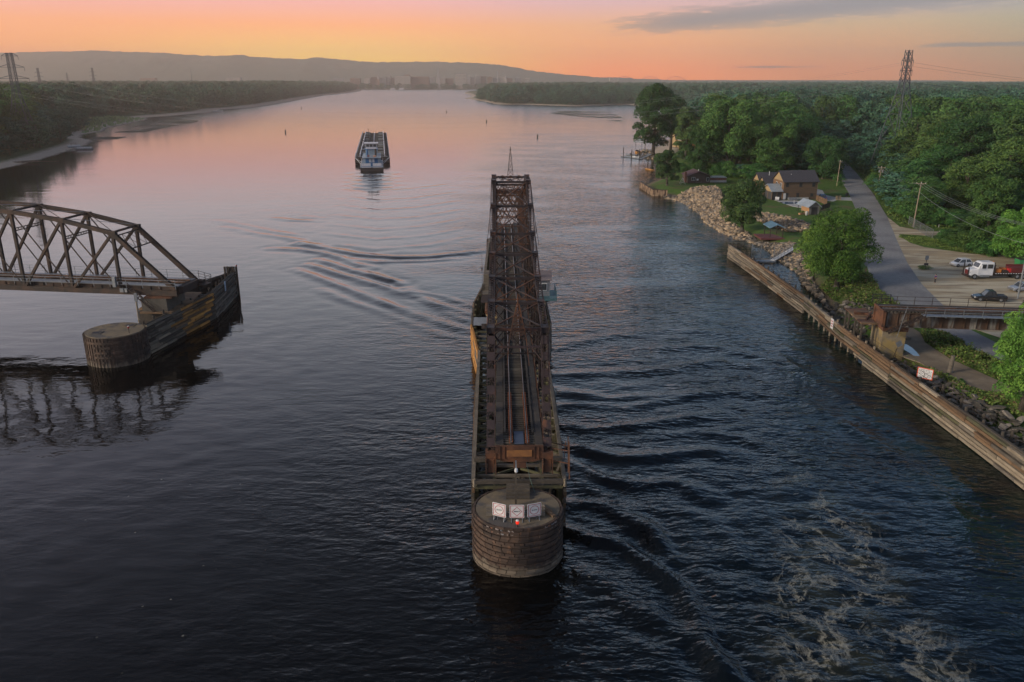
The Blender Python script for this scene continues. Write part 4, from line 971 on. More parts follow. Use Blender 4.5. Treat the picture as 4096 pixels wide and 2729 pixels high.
b = MB(); b.beam((-4.1,-51.2,5.05),(4.1,-51.2,5.05),.45,.4); b.beam((-4,-55.2,4.85),(4,-55.2,4.85),.35,.35); b.beam((-1.9,-51.6,5.4),(1.9,-51.6,5.4),.6,.35); b.build('head_timber', m_tb[2], FD)
b = MB()
for s in (-1,1):
    for y in (-51.2,): b.bx(s*2.2-.18,s*2.2+.18,y-.18,y+.18,-2,5.0)
    b.beam((s*2.0,-55.2,1.2),(s*4.0,-51.2,4.6),.22,.22)
for i in range(9): b.tube((-.4+i*.12,-53.2-random.random()*1.2,-2),(-.4+i*.12+random.uniform(-.1,.1),-53.2-random.random(),3.9+random.random()*.5),.13,.12,6)
b.build('inner_piles', m_tb[2], FD)
for k, (x, y) in enumerate(((-4.0,-55.3),(4.1,-55.3))): MB().tube((x,y,4.4),(x,y,5.15),.13,.13,8).build('marker_post', m_tb[3], FD)
# lift platform & stairs at the middle of the fender's left side
b = MB(); b.bx(-5.6,-3.2,-8,-4,4.9,5.0); b.mat(1)
for i in range(6): b.bx(-4.3,-3.3,-9.5-i*.3,-9.25-i*.3,4.9+ -i*.0+.22*i,4.95+.22*i)
b.build('landing_stage', [m_grst, m_dkst], FD)
MB().tube((-5.6,-8.2,4.8),(-5.6,-8.2,7.0),.08,.08,6).build('mooring_post', m_black, FD)

def sheet_pier(name, label, x, y, rx, ry, h, rows, pale, seed, vert=False):
    r = random.Random(seed); P = thing(name, label, 'bridge pier', (x,y,0))
    b = MB(); n = 52 if vert else 30; rh = (h+.5)/rows
    if vert:
        for i in range(n*2):
            t = 2*math.pi*(i+.5)/(n*2); w = 2*math.pi*rx/(n*2)*.98; o = .09*(i%2)
            cx, cy = (rx-o)*math.cos(t), (ry-o)*math.sin(t); b.box((cx,cy,(h-.1-1.5)/2),(.12,w,h-.1+1.5),t)
        for j in range(rows//2):
            z = .8+j*rh*2
            if z > h-.25: break
            for i in range(n):
                t = 2*math.pi*(i+.5)/n
                if r.random() < .75 and math.cos(t) > -.55: b.box(((rx+.06)*math.cos(t),(ry+.06)*math.sin(t),z+r.uniform(-.03,.03)),(.12,2*math.pi*rx/n*1.02,.34),t)
    else:
        for j in range(rows):
            z = -.45+rh*(j+.5); off = r.random()
            for i in range(n):
                t = 2*math.pi*(i+off)/n; o = r.uniform(-.02,.03)+.10*(j%2)*(1 if j < rows-1 else 0)
                b.box(((rx-.08+o)*math.cos(t),(ry-.08+o)*math.sin(t),z),(.16,2*math.pi*rx/n*.95,rh*.80),t)
    m = bpy.data.materials.new('pier_sheeting'); m.use_nodes = True; nt = m.node_tree; L = nt.links; bb = nt.nodes['Principled BSDF']; bb.inputs['Roughness'].default_value = .8
    tc = nt.nodes.new('ShaderNodeTexCoord'); sp = nt.nodes.new('ShaderNodeSeparateXYZ'); L.new(tc.outputs['Object'], sp.inputs[0])
    def nz(s, st=(1,1,1), d=6):
        mp = nt.nodes.new('ShaderNodeMapping'); mp.inputs['Scale'].default_value = st; L.new(tc.outputs['Object'], mp.inputs[0]); q = nt.nodes.new('ShaderNodeTexNoise'); q.inputs['Scale'].default_value = s; q.inputs['Detail'].default_value = d; L.new(mp.outputs[0], q.inputs['Vector']); return q.outputs[0]
    def mr(o, a, c):
        q = nt.nodes.new('ShaderNodeMapRange'); q.inputs[1].default_value = a; q.inputs[2].default_value = c; L.new(o, q.inputs[0]); return q.outputs[0]
    def mix(f, a, c):
        q = nt.nodes.new('ShaderNodeMix'); q.data_type = 'RGBA'; L.new(f, q.inputs[0])
        for i, v in ((6,a),(7,c)):
            if isinstance(v, tuple): q.inputs[i].default_value = (*v,1)
            else: L.new(v, q.inputs[i])
        return q.outputs[2]
    c = mix(mr(nz(.8,(1,1,.4)),.4,.6), (.080,.050,.036), (.040,.028,.024))
    c = mix(mr(nz(2.5,(1,1,.2)),.6,.72), c, (.14,.075,.045))
    ad = nt.nodes.new('ShaderNodeMath'); ad.operation = 'MULTIPLY_ADD'; ad.inputs[1].default_value = 2.0; L.new(nz(1.3,(1,1,.3)), ad.inputs[0]); L.new(sp.outputs[2], ad.inputs[2])
    c = mix(mr(ad.outputs[0], pale+.75, pale+.3), c, (.15,.12,.09))
    c = mix(mr(ad.outputs[0], .85, .6), c, (.055,.05,.035))
    gi = nt.nodes.new('ShaderNodeNewGeometry'); hv = nt.nodes.new('ShaderNodeHueSaturation'); r5 = nt.nodes.new('ShaderNodeMapRange'); r5.inputs[3].default_value = .7; r5.inputs[4].default_value = 1.3
    L.new(gi.outputs['Random Per Island'], r5.inputs[0]); L.new(r5.outputs[0], hv.inputs['Value']); L.new(c, hv.inputs['Color']); L.new(hv.outputs[0], bb.inputs['Base Color'])
    b.build('sheeting', m, P)
    pts = [(rx*.945*math.cos(2*math.pi*i/48), ry*.945*math.sin(2*math.pi*i/48)) for i in range(48)]
    b = MB().prism(pts, -1.5, h); b.build('concrete_top', m_conct, P)
    return P
PN = sheet_pier('round_pier', 'round brown sheeted pier in the foreground carrying the SLOW and BRIDGE signs', .49, 59.9, 3.78, 3.55, 4.45, 19, 1.2, 1)
PF = sheet_pier('round_pier', 'round sheeted pier at the far end of the open swing bridge', -1.9, 178.5, 3.78, 3.55, 4.45, 19, 1.2, 2)
PL = sheet_pier('round_pier', 'round rust-brown pier with two square pits beside the left fixed truss span', -57.7, 110.4, 4.2, 4.05, 4.4, 14, .9, 3, True)
for x, y in ((-1.9,-1.5),(1.2,2.1)): 
    b = MB().bx(x-.75,x+.75,y-.6,y+.6,4.40,4.47); b.mat(1).bx(x-.55,x+.55,y-.42,y+.42,4.42,4.485); b.build('square_pit', [m_conct, m_black], PL)
b = MB()
for i, (t0, c) in enumerate([(-2.3,0),(-2.18,1),(-2.06,0),(-1.94,2),(-1.80,0),(-1.72,0),(-.95,0),(-.86,1),(-.76,2),(-.66,0)]):
    b.mat(c); t = t0+.0; 
    for q in range(3): b.box((3.84*math.cos(t+q*.025),3.61*math.sin(t+q*.025),4.1+random.uniform(-.1,.1)),(.02,.07,.34+random.uniform(-.1,.1)),t)
b.build('peeling_paint_marks', [M('flaking_white', (.4,.38,.38),(.3,.2,.16),8,.8), M('flaking_orange', (.4,.13,.05),(.3,.2,.16),8,.8), M('flaking_blue', (.22,.28,.38),(.3,.25,.2),8,.8)], PN)
def lamp(label, p, h=.55, lit=False):
    t = thing('navigation_light', label, 'lamp', p)
    MB().tube((0,0,0),(0,0,h),.05,.05,6).build('post', m_dkst, t)
    MB().lathe([(.05,h),(.13,h+.05),(.14,h+.22),(.08,h+.3)], n=12).build('red_lens', M('red_lamp_lens', (.7,.02,.01),(.6,.02,.01),3,.3, emit=(1,.03,.01,.7)) if lit else M('red_lens_unlit', (.30,.02,.02),(.25,.02,.02),3,.3), t)
    MB().lathe([(.08,h+.3),(.13,h+.31),(.13,h+.37),(.03,h+.4)], n=12).build('cap', m_white, t)
    return t
lamp('lit red lamp at the front rim of the foreground round pier', (.44,56.75,4.35), .35, True)
lamp('red lamp on a stub post on the round pier with two square pits', (-54.9,108.9,4.4), .7)
# signs on the pier
def warn_sign(label, p, rz, word, shape):
    t = thing('warning_sign', label, 'sign', p, rz)
    pts = []
    for cx, cy, a0 in ((.54,.54,0),(-.54,.54,90),(-.54,-.54,180),(.54,-.54,270)):
        for k in range(4): a = R(a0+k*30); pts.append((cx+.06*math.cos(a), cy+.06*math.sin(a)+.98))
    MB().extr(pts, -.015, .015).build('panel', m_white, t)
    def ring(b, o, i_, n0, a0):
        for k in range(n0):
            a, c = a0+2*math.pi*k/n0, a0+2*math.pi*(k+1)/n0
            P_ = [(o*math.cos(a),o*math.sin(a)),(o*math.cos(c),o*math.sin(c)),(i_*math.cos(c),i_*math.sin(c)),(i_*math.cos(a),i_*math.sin(a))]
            b.add([(x,-.022,z+.98) for x, z in P_], [(0,1,2,3)])
    b = MB(); ring(b, .54*math.sqrt(2), .495*math.sqrt(2), 4, math.pi/4)
    if shape == 'circle': ring(b, .40, .355, 40, 0)
    else: ring(b, .43, .375, 4, 0)
    b.build('red_border', m_red, t)
    text_part(word, .17 if word == 'SLOW' else .15, m_black, t, (0,-.024,.98), (R(90),0,0))
    for s in (-.45,.45):
        b = MB().beam((s,0,.4),(s,-.12,0),.05,.05); b.beam((s,.03,.4),(s,.35,0),.05,.05); b.beam((s,-.15,.02),(s,.4,.02),.06,.05); b.build('foot', m_grst, t)
    return t
sg = 'warning signs on the pier'
warn_sign('white SLOW sign with a red circle, left of the BRIDGE sign and turned left', (-1.05,57.75,4.45), R(-24), 'SLOW', 'circle')
warn_sign('white BRIDGE sign with a red diamond, middle one of the three', (.40,57.5,4.45), 0, 'BRIDGE', 'diamond')
warn_sign('white SLOW sign with a red circle, right of the BRIDGE sign and turned right', (1.83,57.75,4.45), R(18), 'SLOW', 'circle')
t = thing('sign_rail', 'white tubular rail linking the three signs on the foreground pier', 'rail', (.40,57.9,4.45)); b = MB()
for z in (.25,.75): b.beam((-1.6,0,z),(1.6,0,z),.045,.045)
for x in (-1.6,-.72,.72,1.6): b.beam((x,0,0),(x,0,.78),.045,.045)
b.build('tubes', m_grst, t)
b = MB()
for k in range(3): b.bx(-2.15,2.75,58.3+k*.34,58.62+k*.34,4.5+.12*k,4.8+.12*k)
tag(b.build('stacked_timbers', m_tb[0]), 'low grey step of sawn timbers lying behind the three pier signs', 'timber')
b = MB()
for k in range(4): b.bx(-.5,1.55,61.2+k*.45,61.5+k*.45,4.45,4.62+.16*k)
tag(b.build('timber_steps', m_tb[2]), 'small flight of dark timber steps at the back of the foreground pier top', 'steps')
b = MB(); b.beam((2.5,59.6,4.58),(3.5,58.2,4.56),.3,.2); b.beam((2.2,60.1,4.6),(3.3,58.9,4.58),.22,.2)
tag(b.build('loose_planks', m_tb[1]), 'two loose brown planks lying on the right of the foreground pier top', 'planks')
t = thing('lamp_pole', 'thin grey pole with white lamps standing on the foreground pier behind the signs', 'pole', (.33,60.2,4.45))
MB().bx(-.09,.09,-.09,.09,0,3.4).build('pole', m_tb[2], t); MB().bx(-.07,.07,-.07,.07,3.4,4.2).build('pole_top', m_grst, t); MB().lathe([(.05,3.2),(.14,3.25),(.14,3.5),(.05,3.55)], (.02,-.12)).build('lamp', m_white, t)
b = MB().path([(2.0,62.3,4.5),(1.9,62.9,4.55),(1.6,63.6,5.2),(1.3,64.4,6.4),(1.1,65,7.6)], .025); tag(b.build('hanging_cable', M('green_cable', (.12,.2,.17), None, 2, .6)), 'thin green cable looping from the bridge end down to the pier', 'cable')
# ---------------------------------------------------------------- timber walls
def timber_wall(name, label, path, z0f, z1f, thick, colf, rowh=.46, seed=1, side=1, posts=True, cat='timber wall', batter=0.0, plank=(3,7), pm=None, poff=.5, psp=3.0, ptop=.3):
    """stacked wale timbers following a path; side = which side the posts stand"""
    r = random.Random(seed); t = thing(name, label, cat, (path[0][0], path[0][1], 0))
    O = Vector((path[0][0], path[0][1], 0))
    P = [Vector((x, y, 0)) for x, y in path]; cum = [0]
    for a, c in zip(P[:-1], P[1:]): cum.append(cum[-1]+(c-a).length)
    tot = cum[-1]
    def at(s_):
        s_ = max(0, min(tot, s_))
        for i in range(len(P)-1):
            if s_ <= cum[i+1]+1e-6:
                f = (s_-cum[i])/(cum[i+1]-cum[i]); d = (P[i+1]-P[i]).normalized(); return P[i].lerp(P[i+1], f)-O, Vector((-d.y, d.x, 0))*side
        return P[-1]-O, Vector((0,0,0))
    b = MB(); rows = int((max(z1f(0), z1f(tot/2), z1f(tot))-0)/rowh)+1
    for j in range(rows):
        z = .1+rowh*(j+.5)-.1; s_ = -r.random()*3; wob = r.uniform(-.04,.04)
        while s_ < tot:
            L_ = r.uniform(*plank); a, e = max(0, s_), min(tot, s_+L_); s_ += L_
            if e-a < .3: continue
            br = [a]+[k for k in cum if a+.05 < k < e-.05]+[e]
            mid = (a+e)/2
            if z+rowh*.5 > z1f(mid)+.02 or z < z0f(mid): continue
            ci = colf(r, mid, z); b.mat(ci); o = r.uniform(-.06,.06)+wob+(.07 if j%2 else -.03)
            zz = z+r.uniform(-.03,.03)
            for u, v in zip(br[:-1], br[1:]):
                (p, n1), (q, n2) = at(u+.02), at(v-.02)
                nn = (at((u+v)/2))[1]
                sh = nn*(o+batter*z)
                b.beam(p+sh+Vector((0,0,zz)), q+sh+Vector((0,0,zz)), thick, rowh*(.72 if r.random() < .85 else .5))
    b.build('planking', m_tb+[m_moss], t)
    b = MB()
    for u, v in zip(cum[:-1], cum[1:]):
        nn = at((u+v)/2)[1]; (p, _), (q, _) = at(u+.01), at(v-.01); zb = z0f((u+v)/2); zt = z1f((u+v)/2)-.15
        sh = nn*(thick*.5+batter*zt*.5+.06); b.beam(p+sh+Vector((0,0,(zb+zt)/2)), q+sh+Vector((0,0,(zb+zt)/2)), .08, zt-zb)
    b.build('shade_backing', M('gap_shade_dark', (.02,.017,.014), (.03,.026,.02), 1, .95), t)  # near-black slab added behind the planks, paints shade into the gaps
    b = MB()
    for u, v in zip(cum[:-1], cum[1:]):
        (p, n1), (q, n2) = at(u+.01), at(v-.01); zt = z1f((u+v)/2)
        sh = at((u+v)/2)[1]*(thick*.5+batter*zt+.1)
        b.beam(p+sh+Vector((0,0,z1f(u)-.3)), q+sh+Vector((0,0,z1f(v)-.3)), .3, .26)
    b.build('waling', m_tb[2], t)
    if posts:
        s_ = .4; pmesh = None
        while s_ < tot:
            p, n = at(s_); q = p+n*(thick*.5+poff)
            if pmesh is None: o = MB().tube((0,0,-2.2),(0,0,1.0),.2,.18,8).build('post', pm or m_tb[2], t); pmesh = o
            else: o = pmesh.copy(); COL.objects.link(o)
            o.location = q; o.scale = (1,1,(z1f(s_)+r.uniform(-.2,ptop)))
            s_ += psp
    return t
def colR(r, s, z):
    if z < 1.0: return r.choice([3,3,3,0])
    if 62 < s < 105 and z > 2.2 and r.random() < .18: return 1
    return r.choice([0,3,1,3,3,1,5]) if s < 105 else r.choice([0,1,3,1,0])
pathR = [(51.9,22),(51.3,71),(50.6,100)]
timber_wall('timber_guide_wall', 'tall weathered timber wall along the right bank, near stretch running out of the picture', pathR, lambda s: 0, lambda s: 4.1-.9*min(1,s/78), .34, colR, seed=4, side=-1, psp=3.4)
pathR2 = [(50.6,100.05),(50.3,116),(51.0,134)]
timber_wall('timber_guide_wall', 'dipping middle stretch of the right timber wall with open piles below its planks', pathR2, lambda s: .2 if s < 9 else 1.0, lambda s: 3.2, .34, colR, seed=5, side=-1, psp=2.6, pm=m_tb[3], poff=.1)
pathR3 = [(51.0,134.05),(50.4,158),(49.6,180)]
timber_wall('timber_guide_wall', 'far stretch of the right timber wall ending in open water upstream', pathR3, lambda s: 0, lambda s: 3.25, .34, lambda r,s,z: (1 if z > 2.7 and s < 25 and r.random()<.6 else r.choice([0,3,3,1,0])), seed=6, side=-1, psp=3.0)
t = thing('wall_top_railing', 'thin rusty post and cable railing on top of the near right timber wall', 'railing', (51.6,78,3.3)); b = MB(); railing(b, [(0,-28,.8),(.1,0,.2),(-.6,22,0),(-.9,32,-.1)], 1.0, 2, .02, 3.4); b.build('posts_and_cables', m_dkst, t)
def colL(r, s, z):
    if s < 8: return r.choice([2,2,0,3,0]) if z > 1 else r.choice([3,0])
    if 10 < s < 19.5: return r.choice([4,4,4,1,2,4])
    if s < 12: return r.choice([2,1,4,0,1]) if z > 1.5 else r.choice([3,3,0,2])
    return r.choice([2,0,2,0])
pathL = [(-53.9,112.2),(-50.8,131.0)]
timber_wall('timber_fender_wall', 'dark timber fender wall with new orange planks beside the left round pier', pathL, lambda s: 0, lambda s: 4.85, .34, colL, seed=8, side=1, psp=2.6, plank=(2,5), ptop=.5, cat='fender')
timber_wall('timber_fender_wall', 'grey end stretch of the left timber fender pointing upstream', [(-50.8,131.05),(-52.3,147)], lambda s: 0, lambda s: 4.85, .34, lambda r,s,z: r.choice([0,2,0,0]) if z < 2.5 else r.choice([2,2,0]), seed=9, side=1, psp=2.2, plank=(2,5), ptop=.7, cat='fender')
timber_wall('timber_fender_wall', 'back face of the left timber fender on the side away from the channel', [(-58.4,119.5),(-58.2,131),(-53.0,147)], lambda s: 0, lambda s: 4.6, .3, lambda r,s,z: 2, seed=10, side=-1, psp=3, cat='fender')
b = MB(); 
for i in range(6): b.tube((-53.9+i*.42,146.2+.15*(i%2),-2),(-53.9+i*.42,146.2+.15*(i%2),5.6),.22,.21,8)
tag(b.build('pile_cluster', m_tb[2]), 'cluster of tall black piles at the upstream tip of the left fender', 'piles')
lamp('tiny red lamp at the upstream tip of the left fender', (-51.9,146.9,4.9), .6)
t = thing('rest_platform', 'timber decked platform on the left fender below the end of the fixed truss', 'platform', (-55,121,0)); b = MB()
for k in range(12): b.bx(-3.6+(1.2 if k < 2 else 0),3.2-.12*abs(k-6),-3+k*1.05,-2+k*1.05,4.62,4.80+random.uniform(0,.03))
b.build('deck_boards', [m_tb[1]], t); MB().prism([(-3.2,-2),(2.0,-2),(3.2,9),(-3.2,9)], -1.5, 4.6).build('crib_fill', m_tb[2], t)
t2 = thing('stone_rest_pier', 'squat stone pier block under the right end of the left truss span', 'bridge pier', (-55.2,122.2,4.8)); MB().bx(-2.0,1.9,-3.6,3.4,0,2.0).build('block', M('dark_pier_stone', (.11,.10,.085), (.07,.062,.052), .9, .95, bump=.6), t2); MB().bx(-1.6,2.7,-3.4,-2.2,2.0,2.3).build('bearing', m_rust, t2); MB().bx(-1.6,2.7,2.0,3.2,2.0,2.3).build('bearing', m_rust, t2)
t = thing('timber_pole', 'bare wooden pole with a grey box standing by the left fender', 'pole', (-56.0,114.6,0)); MB().tube((0,0,-2),(0,0,8.8),.17,.13,8).build('pole', m_tb[3], t); MB().bx(-.1,.35,-.3,-.1,7.6,8.8).build('box', m_grst, t)
t = thing('fender_sign', 'narrow pale blue sign nailed to the grey end of the left fender', 'sign', (-51.0,137.6,4.3), R(6)); MB().bx(-.02,.02,-.4,.4,-1.1,.6).build('board', M('pale_blue_board', (.45,.55,.68), (.4,.5,.62), 3, .6), t); MB().bx(.02,.03,-.15,.15,-.9,-.75).bx(.02,.03,-.18,.18,-.6,-.45).bx(.02,.03,-.15,.15,-.2,-.05).build('lettering', m_black, t)
# ---------------------------------------------------------------- left fixed truss
LB = thing('truss_bridge', 'dark brown fixed railway truss span entering from the left edge', 'bridge', (-51.9,119.2,0), R(172))
LN = [(0,8.1),(9.1,16.7),(17.3,18.5),(25.6,19.6),(33.9,20.1),(42.2,20.1),(50.5,19.6),(58.8,18.5),(67,16.7),(76.1,8.1)]
m_brn = M('brown_bridge_steel', (.05,.036,.03), (.032,.026,.024), .9, .75, .15, bump=.2, c3=(.08,.048,.034), s3=.4)
for y in (0, -6.2):
    b = MB()
    for (x0,z0),(x1,z1) in zip(LN[1:-2], LN[2:-1]): b.laced((x0,y,z0),(x1,y,z1),.6,.6,.75,t=.07)
    for x, z in LN[1:-1]: b.box((x,y,z),(1.3,.64,.64))
    b.build('top_chord', m_brn, LB)
    for (x0,z0),(x1,z1) in ((LN[0],LN[1]),(LN[-1],LN[-2])): MB().laced((x0,y,z0),(x1,y,z1),.62,.65,.8,t=.08).build('end_post', m_brn, LB)
    b = MB(); b.bx(-.3,76.4,y-.3,y-.2,7.2,7.9); b.bx(-.3,76.4,y+.2,y+.3,7.2,7.9); b.bx(-.3,76.4,y-.28,y+.28,7.15,7.22); b.build('bottom_chord', m_brn, LB)
    for i in range(1, 9):
        x, z = LN[i]; MB().beam((x,y,7.5),(x,y,z),.42,.42).build('vertical_post', m_brn, LB)
        if i < 8:
            x1, z1 = LN[i+1]
            if i < 5: a, c, e, g_ = (x,y,z),(x1,y,7.6),(x,y,7.6),(x1,y,z1)
            else: a, c, e, g_ = (x1,y,z1),(x,y,7.6),(x1,y,7.6),(x,y,z)
            MB().beam(a,c,.16,.36,off=(.12,0)).beam(a,c,.16,.36,off=(-.12,0)).build('diagonal_brace', m_brn, LB); MB().beam(e,g_,.12,.16).build('counter_rod', m_brn, LB)
for i in range(1, 9):
    x, z = LN[i]
    MB().laced((x,0,z+.1),(x,-6.2,z+.1),.25,.3,.6,t=.05).build('top_strut', m_brn, LB)
    if 1 < i < 8:
        b = MB(); b.beam((x,0,z-2.6),(x,-6.2,z-2.6),.12,.12); b.beam((x,0,z-3.0),(x,-6.2,z-3.0),.12,.12)
        for k in range(10): b.beam((x,-.62*k,z-2.6),(x,-.62*(k+1),z-3.0),.05,.04,up=(1,0,0)); b.beam((x,-.62*k,z-3.0),(x,-.62*(k+1),z-2.6),.05,.04,up=(1,0,0))
        b.build('sway_frame', m_brn, LB)
    if i < 8:
        x1, z1 = LN[i+1]
        for a, c in ((0,-6.2),(-6.2,0)): MB().beam((x,a,z+.28),(x1,c,z1+.28),.09,.07).build('top_lateral_brace', m_grst if a else m_brn, LB)
b = MB()
for f0, f1 in ((.72,.95),):
    q = lambda f, y: (9.1*f, y, 8.1+8.6*f)
    b.beam(q(f0,0),q(f0,-6.2),.14,.16); b.beam(q(f1,0),q(f1,-6.2),.14,.16)
    for k in range(4): b.beam(q(f0,-1.55*k),q(f1,-1.55*(k+1)),.07,.06); b.beam(q(f1,-1.55*k),q(f0,-1.55*(k+1)),.07,.06)
b.build('portal_frame', m_brn, LB)
b = MB()
for y in (-.55,-2.4,-3.8,-5.65): b.bx(-.2,76,y-.1,y+.1,7.3,8.45)
for i in range(46):
    b.bx(1+i*1.66,1.08+i*1.66,-.45,-.33,7.3,8.4)
for x, z in LN: b.bx(x-.15,x+.15,-6.1,-.1,7.2,8.2)
b.build('plate_girders', m_brn, LB)
b = MB(); x = 0
while x < 76: b.bx(x,x+.24,-4.5,-1.7,8.46,8.66); x += .5
b.build('railroad_ties', m_tie, LB)
for y in (-2.38,-3.82): rail(LB, (-.3,y,8.68), (76,y,8.68))
for y0, y1 in ((-1.6,-.5),(-5.7,-4.6)): MB().bx(-.2,76,y0,y1,8.5,8.6).build('walkway', m_grst, LB)
for y in (.42,-6.6):
    b = MB(); railing(b, [(-.3,y,8.3),(76,y,8.3)], 1.35, 3, .03, 2.7); b.build('handrail', m_grst, LB)
b = MB()
for i in range(12): b.bx(6.8-i*.32,7.1-i*.32,.5,1.4,8.2-i*.3,8.25-i*.3)
b.beam((7,.5,8.3),(3.1,.5,4.6),.06,.2); b.beam((7,1.4,8.3),(3.1,1.4,4.6),.06,.2); railing(b, [(7,1.4,8.3),(3.1,1.4,4.6)], 1.0, 2, .03, 1.2); b.build('stair', m_dkst, LB)
b = MB().bx(9.4,9.9,.35,.8,8.4,10.0); b.bx(8.3,8.9,.4,.7,7.6,8.2); b.bx(7.7,8.1,.4,.7,7.6,8.2); b.build('signal_box', m_grst, LB)
b = MB().bx(-.9,0,-5.4,-.6,7.4,8.5); b.bx(-1.4,-.3,-6.6,-5.6,7.2,8.3); b.build('end_floor_beam', m_dkst, LB)
b = MB(); railing(b, [(-.3,-6.6,8.3),(-2.4,-6.6,7.8),(-2.4,-4.8,7.8)], 1.3, 3, .03, 1.0); b.bx(-2.4,-.3,-6.7,-4.8,7.7,7.8); b.build('end_platform', m_dkst, LB)
# ---------------------------------------------------------------- right girder span
GB = thing('girder_bridge', 'rust streaked plate girder railway span crossing the sunken road on the right', 'bridge', (52.3,107.3,0), R(-6.2))
m_gird = M('streaked_girder', (.10,.055,.035), (.055,.036,.028), .9, .85, .1, bump=.3, stretch=(1.4,1,.25), c3=(.26,.25,.23), s3=.5, t3=(.50,.62), detail=7)
for y in (0, 2.6):
    b = MB().bx(0,42,y-.02,y+.02,5.95,7.95); b.bx(0,42,y-.25,y+.25,5.9,5.98); b.bx(0,42,y-.25,y+.25,7.9,7.98)
    for i in range(28): b.bx(.2+i*1.5,.3+i*1.5,y-.16,y-.03,5.98,7.9)
    b.build('girder', m_gird, GB)
b = MB(); x = -.3
while x < 42: b.bx(x,x+.24,-.3,2.9,8.0,8.2); x += .48
b.build('railroad_ties', m_tie, GB)
for y in (.58,2.02): rail(GB, (-.3,y,8.22), (42,y,8.22))
for y in (-.1,2.7): MB().bx(-.2,42,y-.1,y+.1,8.21,8.38).build('guard_timber', m_deckp, GB)
b = MB()
for i in range(60): b.bx(4.6+i*.62,5.18+i*.62,-1.75,-.55,7.98,8.06)
for i in range(16): b.beam((5+i*2.5,-1.7,7.9),(5+i*2.5,-.1,7.9),.15,.12)
b.build('walkway', m_grst, GB)
MB().bx(-.2,42,2.95,4.1,8.0,8.08).build('walkway', m_deckp, GB)
b = MB(); railing(b, [(4.7,-1.72,8.06),(42,-1.72,8.06)], 1.05, 2, .032, 2.4); b.build('handrail', m_grst, GB)
b = MB(); railing(b, [(.4,4.1,8.08),(42,4.1,8.08)], 1.15, 2, .032, 2.4); b.build('handrail', m_dkst, GB)
b = MB()
for i in range(9): b.bx(4.4-i*.5,4.85-i*.5,-1.75,-.9,7.8-i*.26,7.85-i*.26)
b.beam((4.8,-1.75,8.0),(.2,-1.75,5.4),.06,.25); b.beam((4.8,-.9,8.0),(.2,-.9,5.4),.06,.25); railing(b, [(4.8,-1.75,8.0),(.2,-1.75,5.4)], 1.0, 2, .03, 1.4); b.build('stair', m_dkst, GB)
b = MB().bx(-.35,-.05,-.7,3.3,6.0,8.2); b.bx(-.45,-.35,-.7,-.4,6.0,8.3); b.bx(-.45,-.35,2.9,3.3,6.0,8.3); b.bx(-.5,-.3,-.7,3.3,8.0,8.35); b.build('end_floor_beam', m_rust, GB)
MB().beam((1.3,-2.0,4.9),(2.1,-2.0,9.4),.06,.06).build('conduit_pole', m_grst, GB)
b = MB(); railing(b, [(-.3,4.9,8.1),(2.2,4.9,8.1)], 1.2, 2, .05, 1.2); b.build('end_handrail', m_black, GB)
t = thing('stone_abutment', 'yellow-stained stone pier block under the left end of the right girder', 'bridge pier', (54.0,108.9,0), R(-6)); MB().prism([(-1.5,-2.0),(1.6,-2.2),(1.9,3.2),(-1.3,3.2)], -1, 5.3).build('block', m_stone, t); MB().bx(-1.6,1.8,-2.2,3.3,5.3,5.85).build('cap_stone', m_rust, t)
t = thing('timber_landing', 'rusty boarded landing on posts between the right timber wall and the girder end', 'platform', (51.6,112.5,0), R(-6)); b = MB()
for i in range(11): b.mat(random.choice([0,1])); b.bx(-1.1,1.9,-3.2+i*.75,-2.5+i*.75,5.55,5.7+random.uniform(0,.05))
b.build('boards', [m_rust, m_tb[1]], t)
for x, y in ((-.9,-3),(-.9,0),(-.9,3),(.8,-3),(.8,3.5),(-.9,4.6)): MB().bx(x-.12,x+.12,y-.12,y+.12,-1,5.55).build('post', m_tb[2], t)
b = MB(); b.bx(-.8,1.2,1.2,1.5,5.7,6.1); b.beam((-.4,2.6,5.8),(1.6,.2,6.0),.25,.2); b.beam((0,-1.5,5.8),(1.8,1.8,6.1),.2,.2); b.build('steel_offcuts', m_rust, t)
b = MB()
for k in range(3):
    for i in range(5): b.tube((51.4+.8*k+random.uniform(-.2,.2),117+i*1.7,-1),(51.4+.8*k,117+i*1.7,2.2+random.uniform(-.8,.6)),.2,.18,7)
tag(b.build('old_piles', m_tb[0]), 'group of old grey piles behind the right timber wall beside the landing', 'piles')
# signs by the right wall
def board(label, p, rz, w, h, z0, mats, name='sign_board', tilt=0):
    t = thing(name, label, 'sign', p, rz); MB().bx(-w/2,w/2,-.02,.02,z0,z0+h).build('panel', mats, t); return t
p = G(3697,1535,2.0); t = board('white notice board with an orange-red border standing behind the near right timber wall', (52.9,95.6,.5), R(-42), 2.3, 1.75, 2.4, m_white)
b = MB()
for x0,x1,z0,z1 in ((-1.15,1.15,2.4,2.52),(-1.15,1.15,4.03,4.15),(-1.15,-1.03,2.52,4.03),(1.03,1.15,2.52,4.03)): b.bx(x0,x1,-.035,-.02,z0,z1)
b.build('border', M('orange_red_paint', (.75,.10,.03),(.65,.09,.03),3,.5), t)
b = MB(); rr = random.Random(3)
for i, wd in enumerate([1.3,1.8,1.55,1.7,1.1,1.5,1.2]):
    x = -wd/2
    while x < wd/2-.1:
        w_ = rr.choice([.14,.22,.3,.36]); w_ = min(w_, wd/2-x)
        b.bx(x, x+w_, -.03, -.021, 3.80-i*.22, 3.80-i*.22+.065)
        x += w_+.10
b.build('lettering', m_black, t); t.scale = (.82,.82,.82)
for x in (-.8,.8): MB().bx(x-.05,x+.05,.02,.12,0,2.6).build('post', m_tb[0], t)
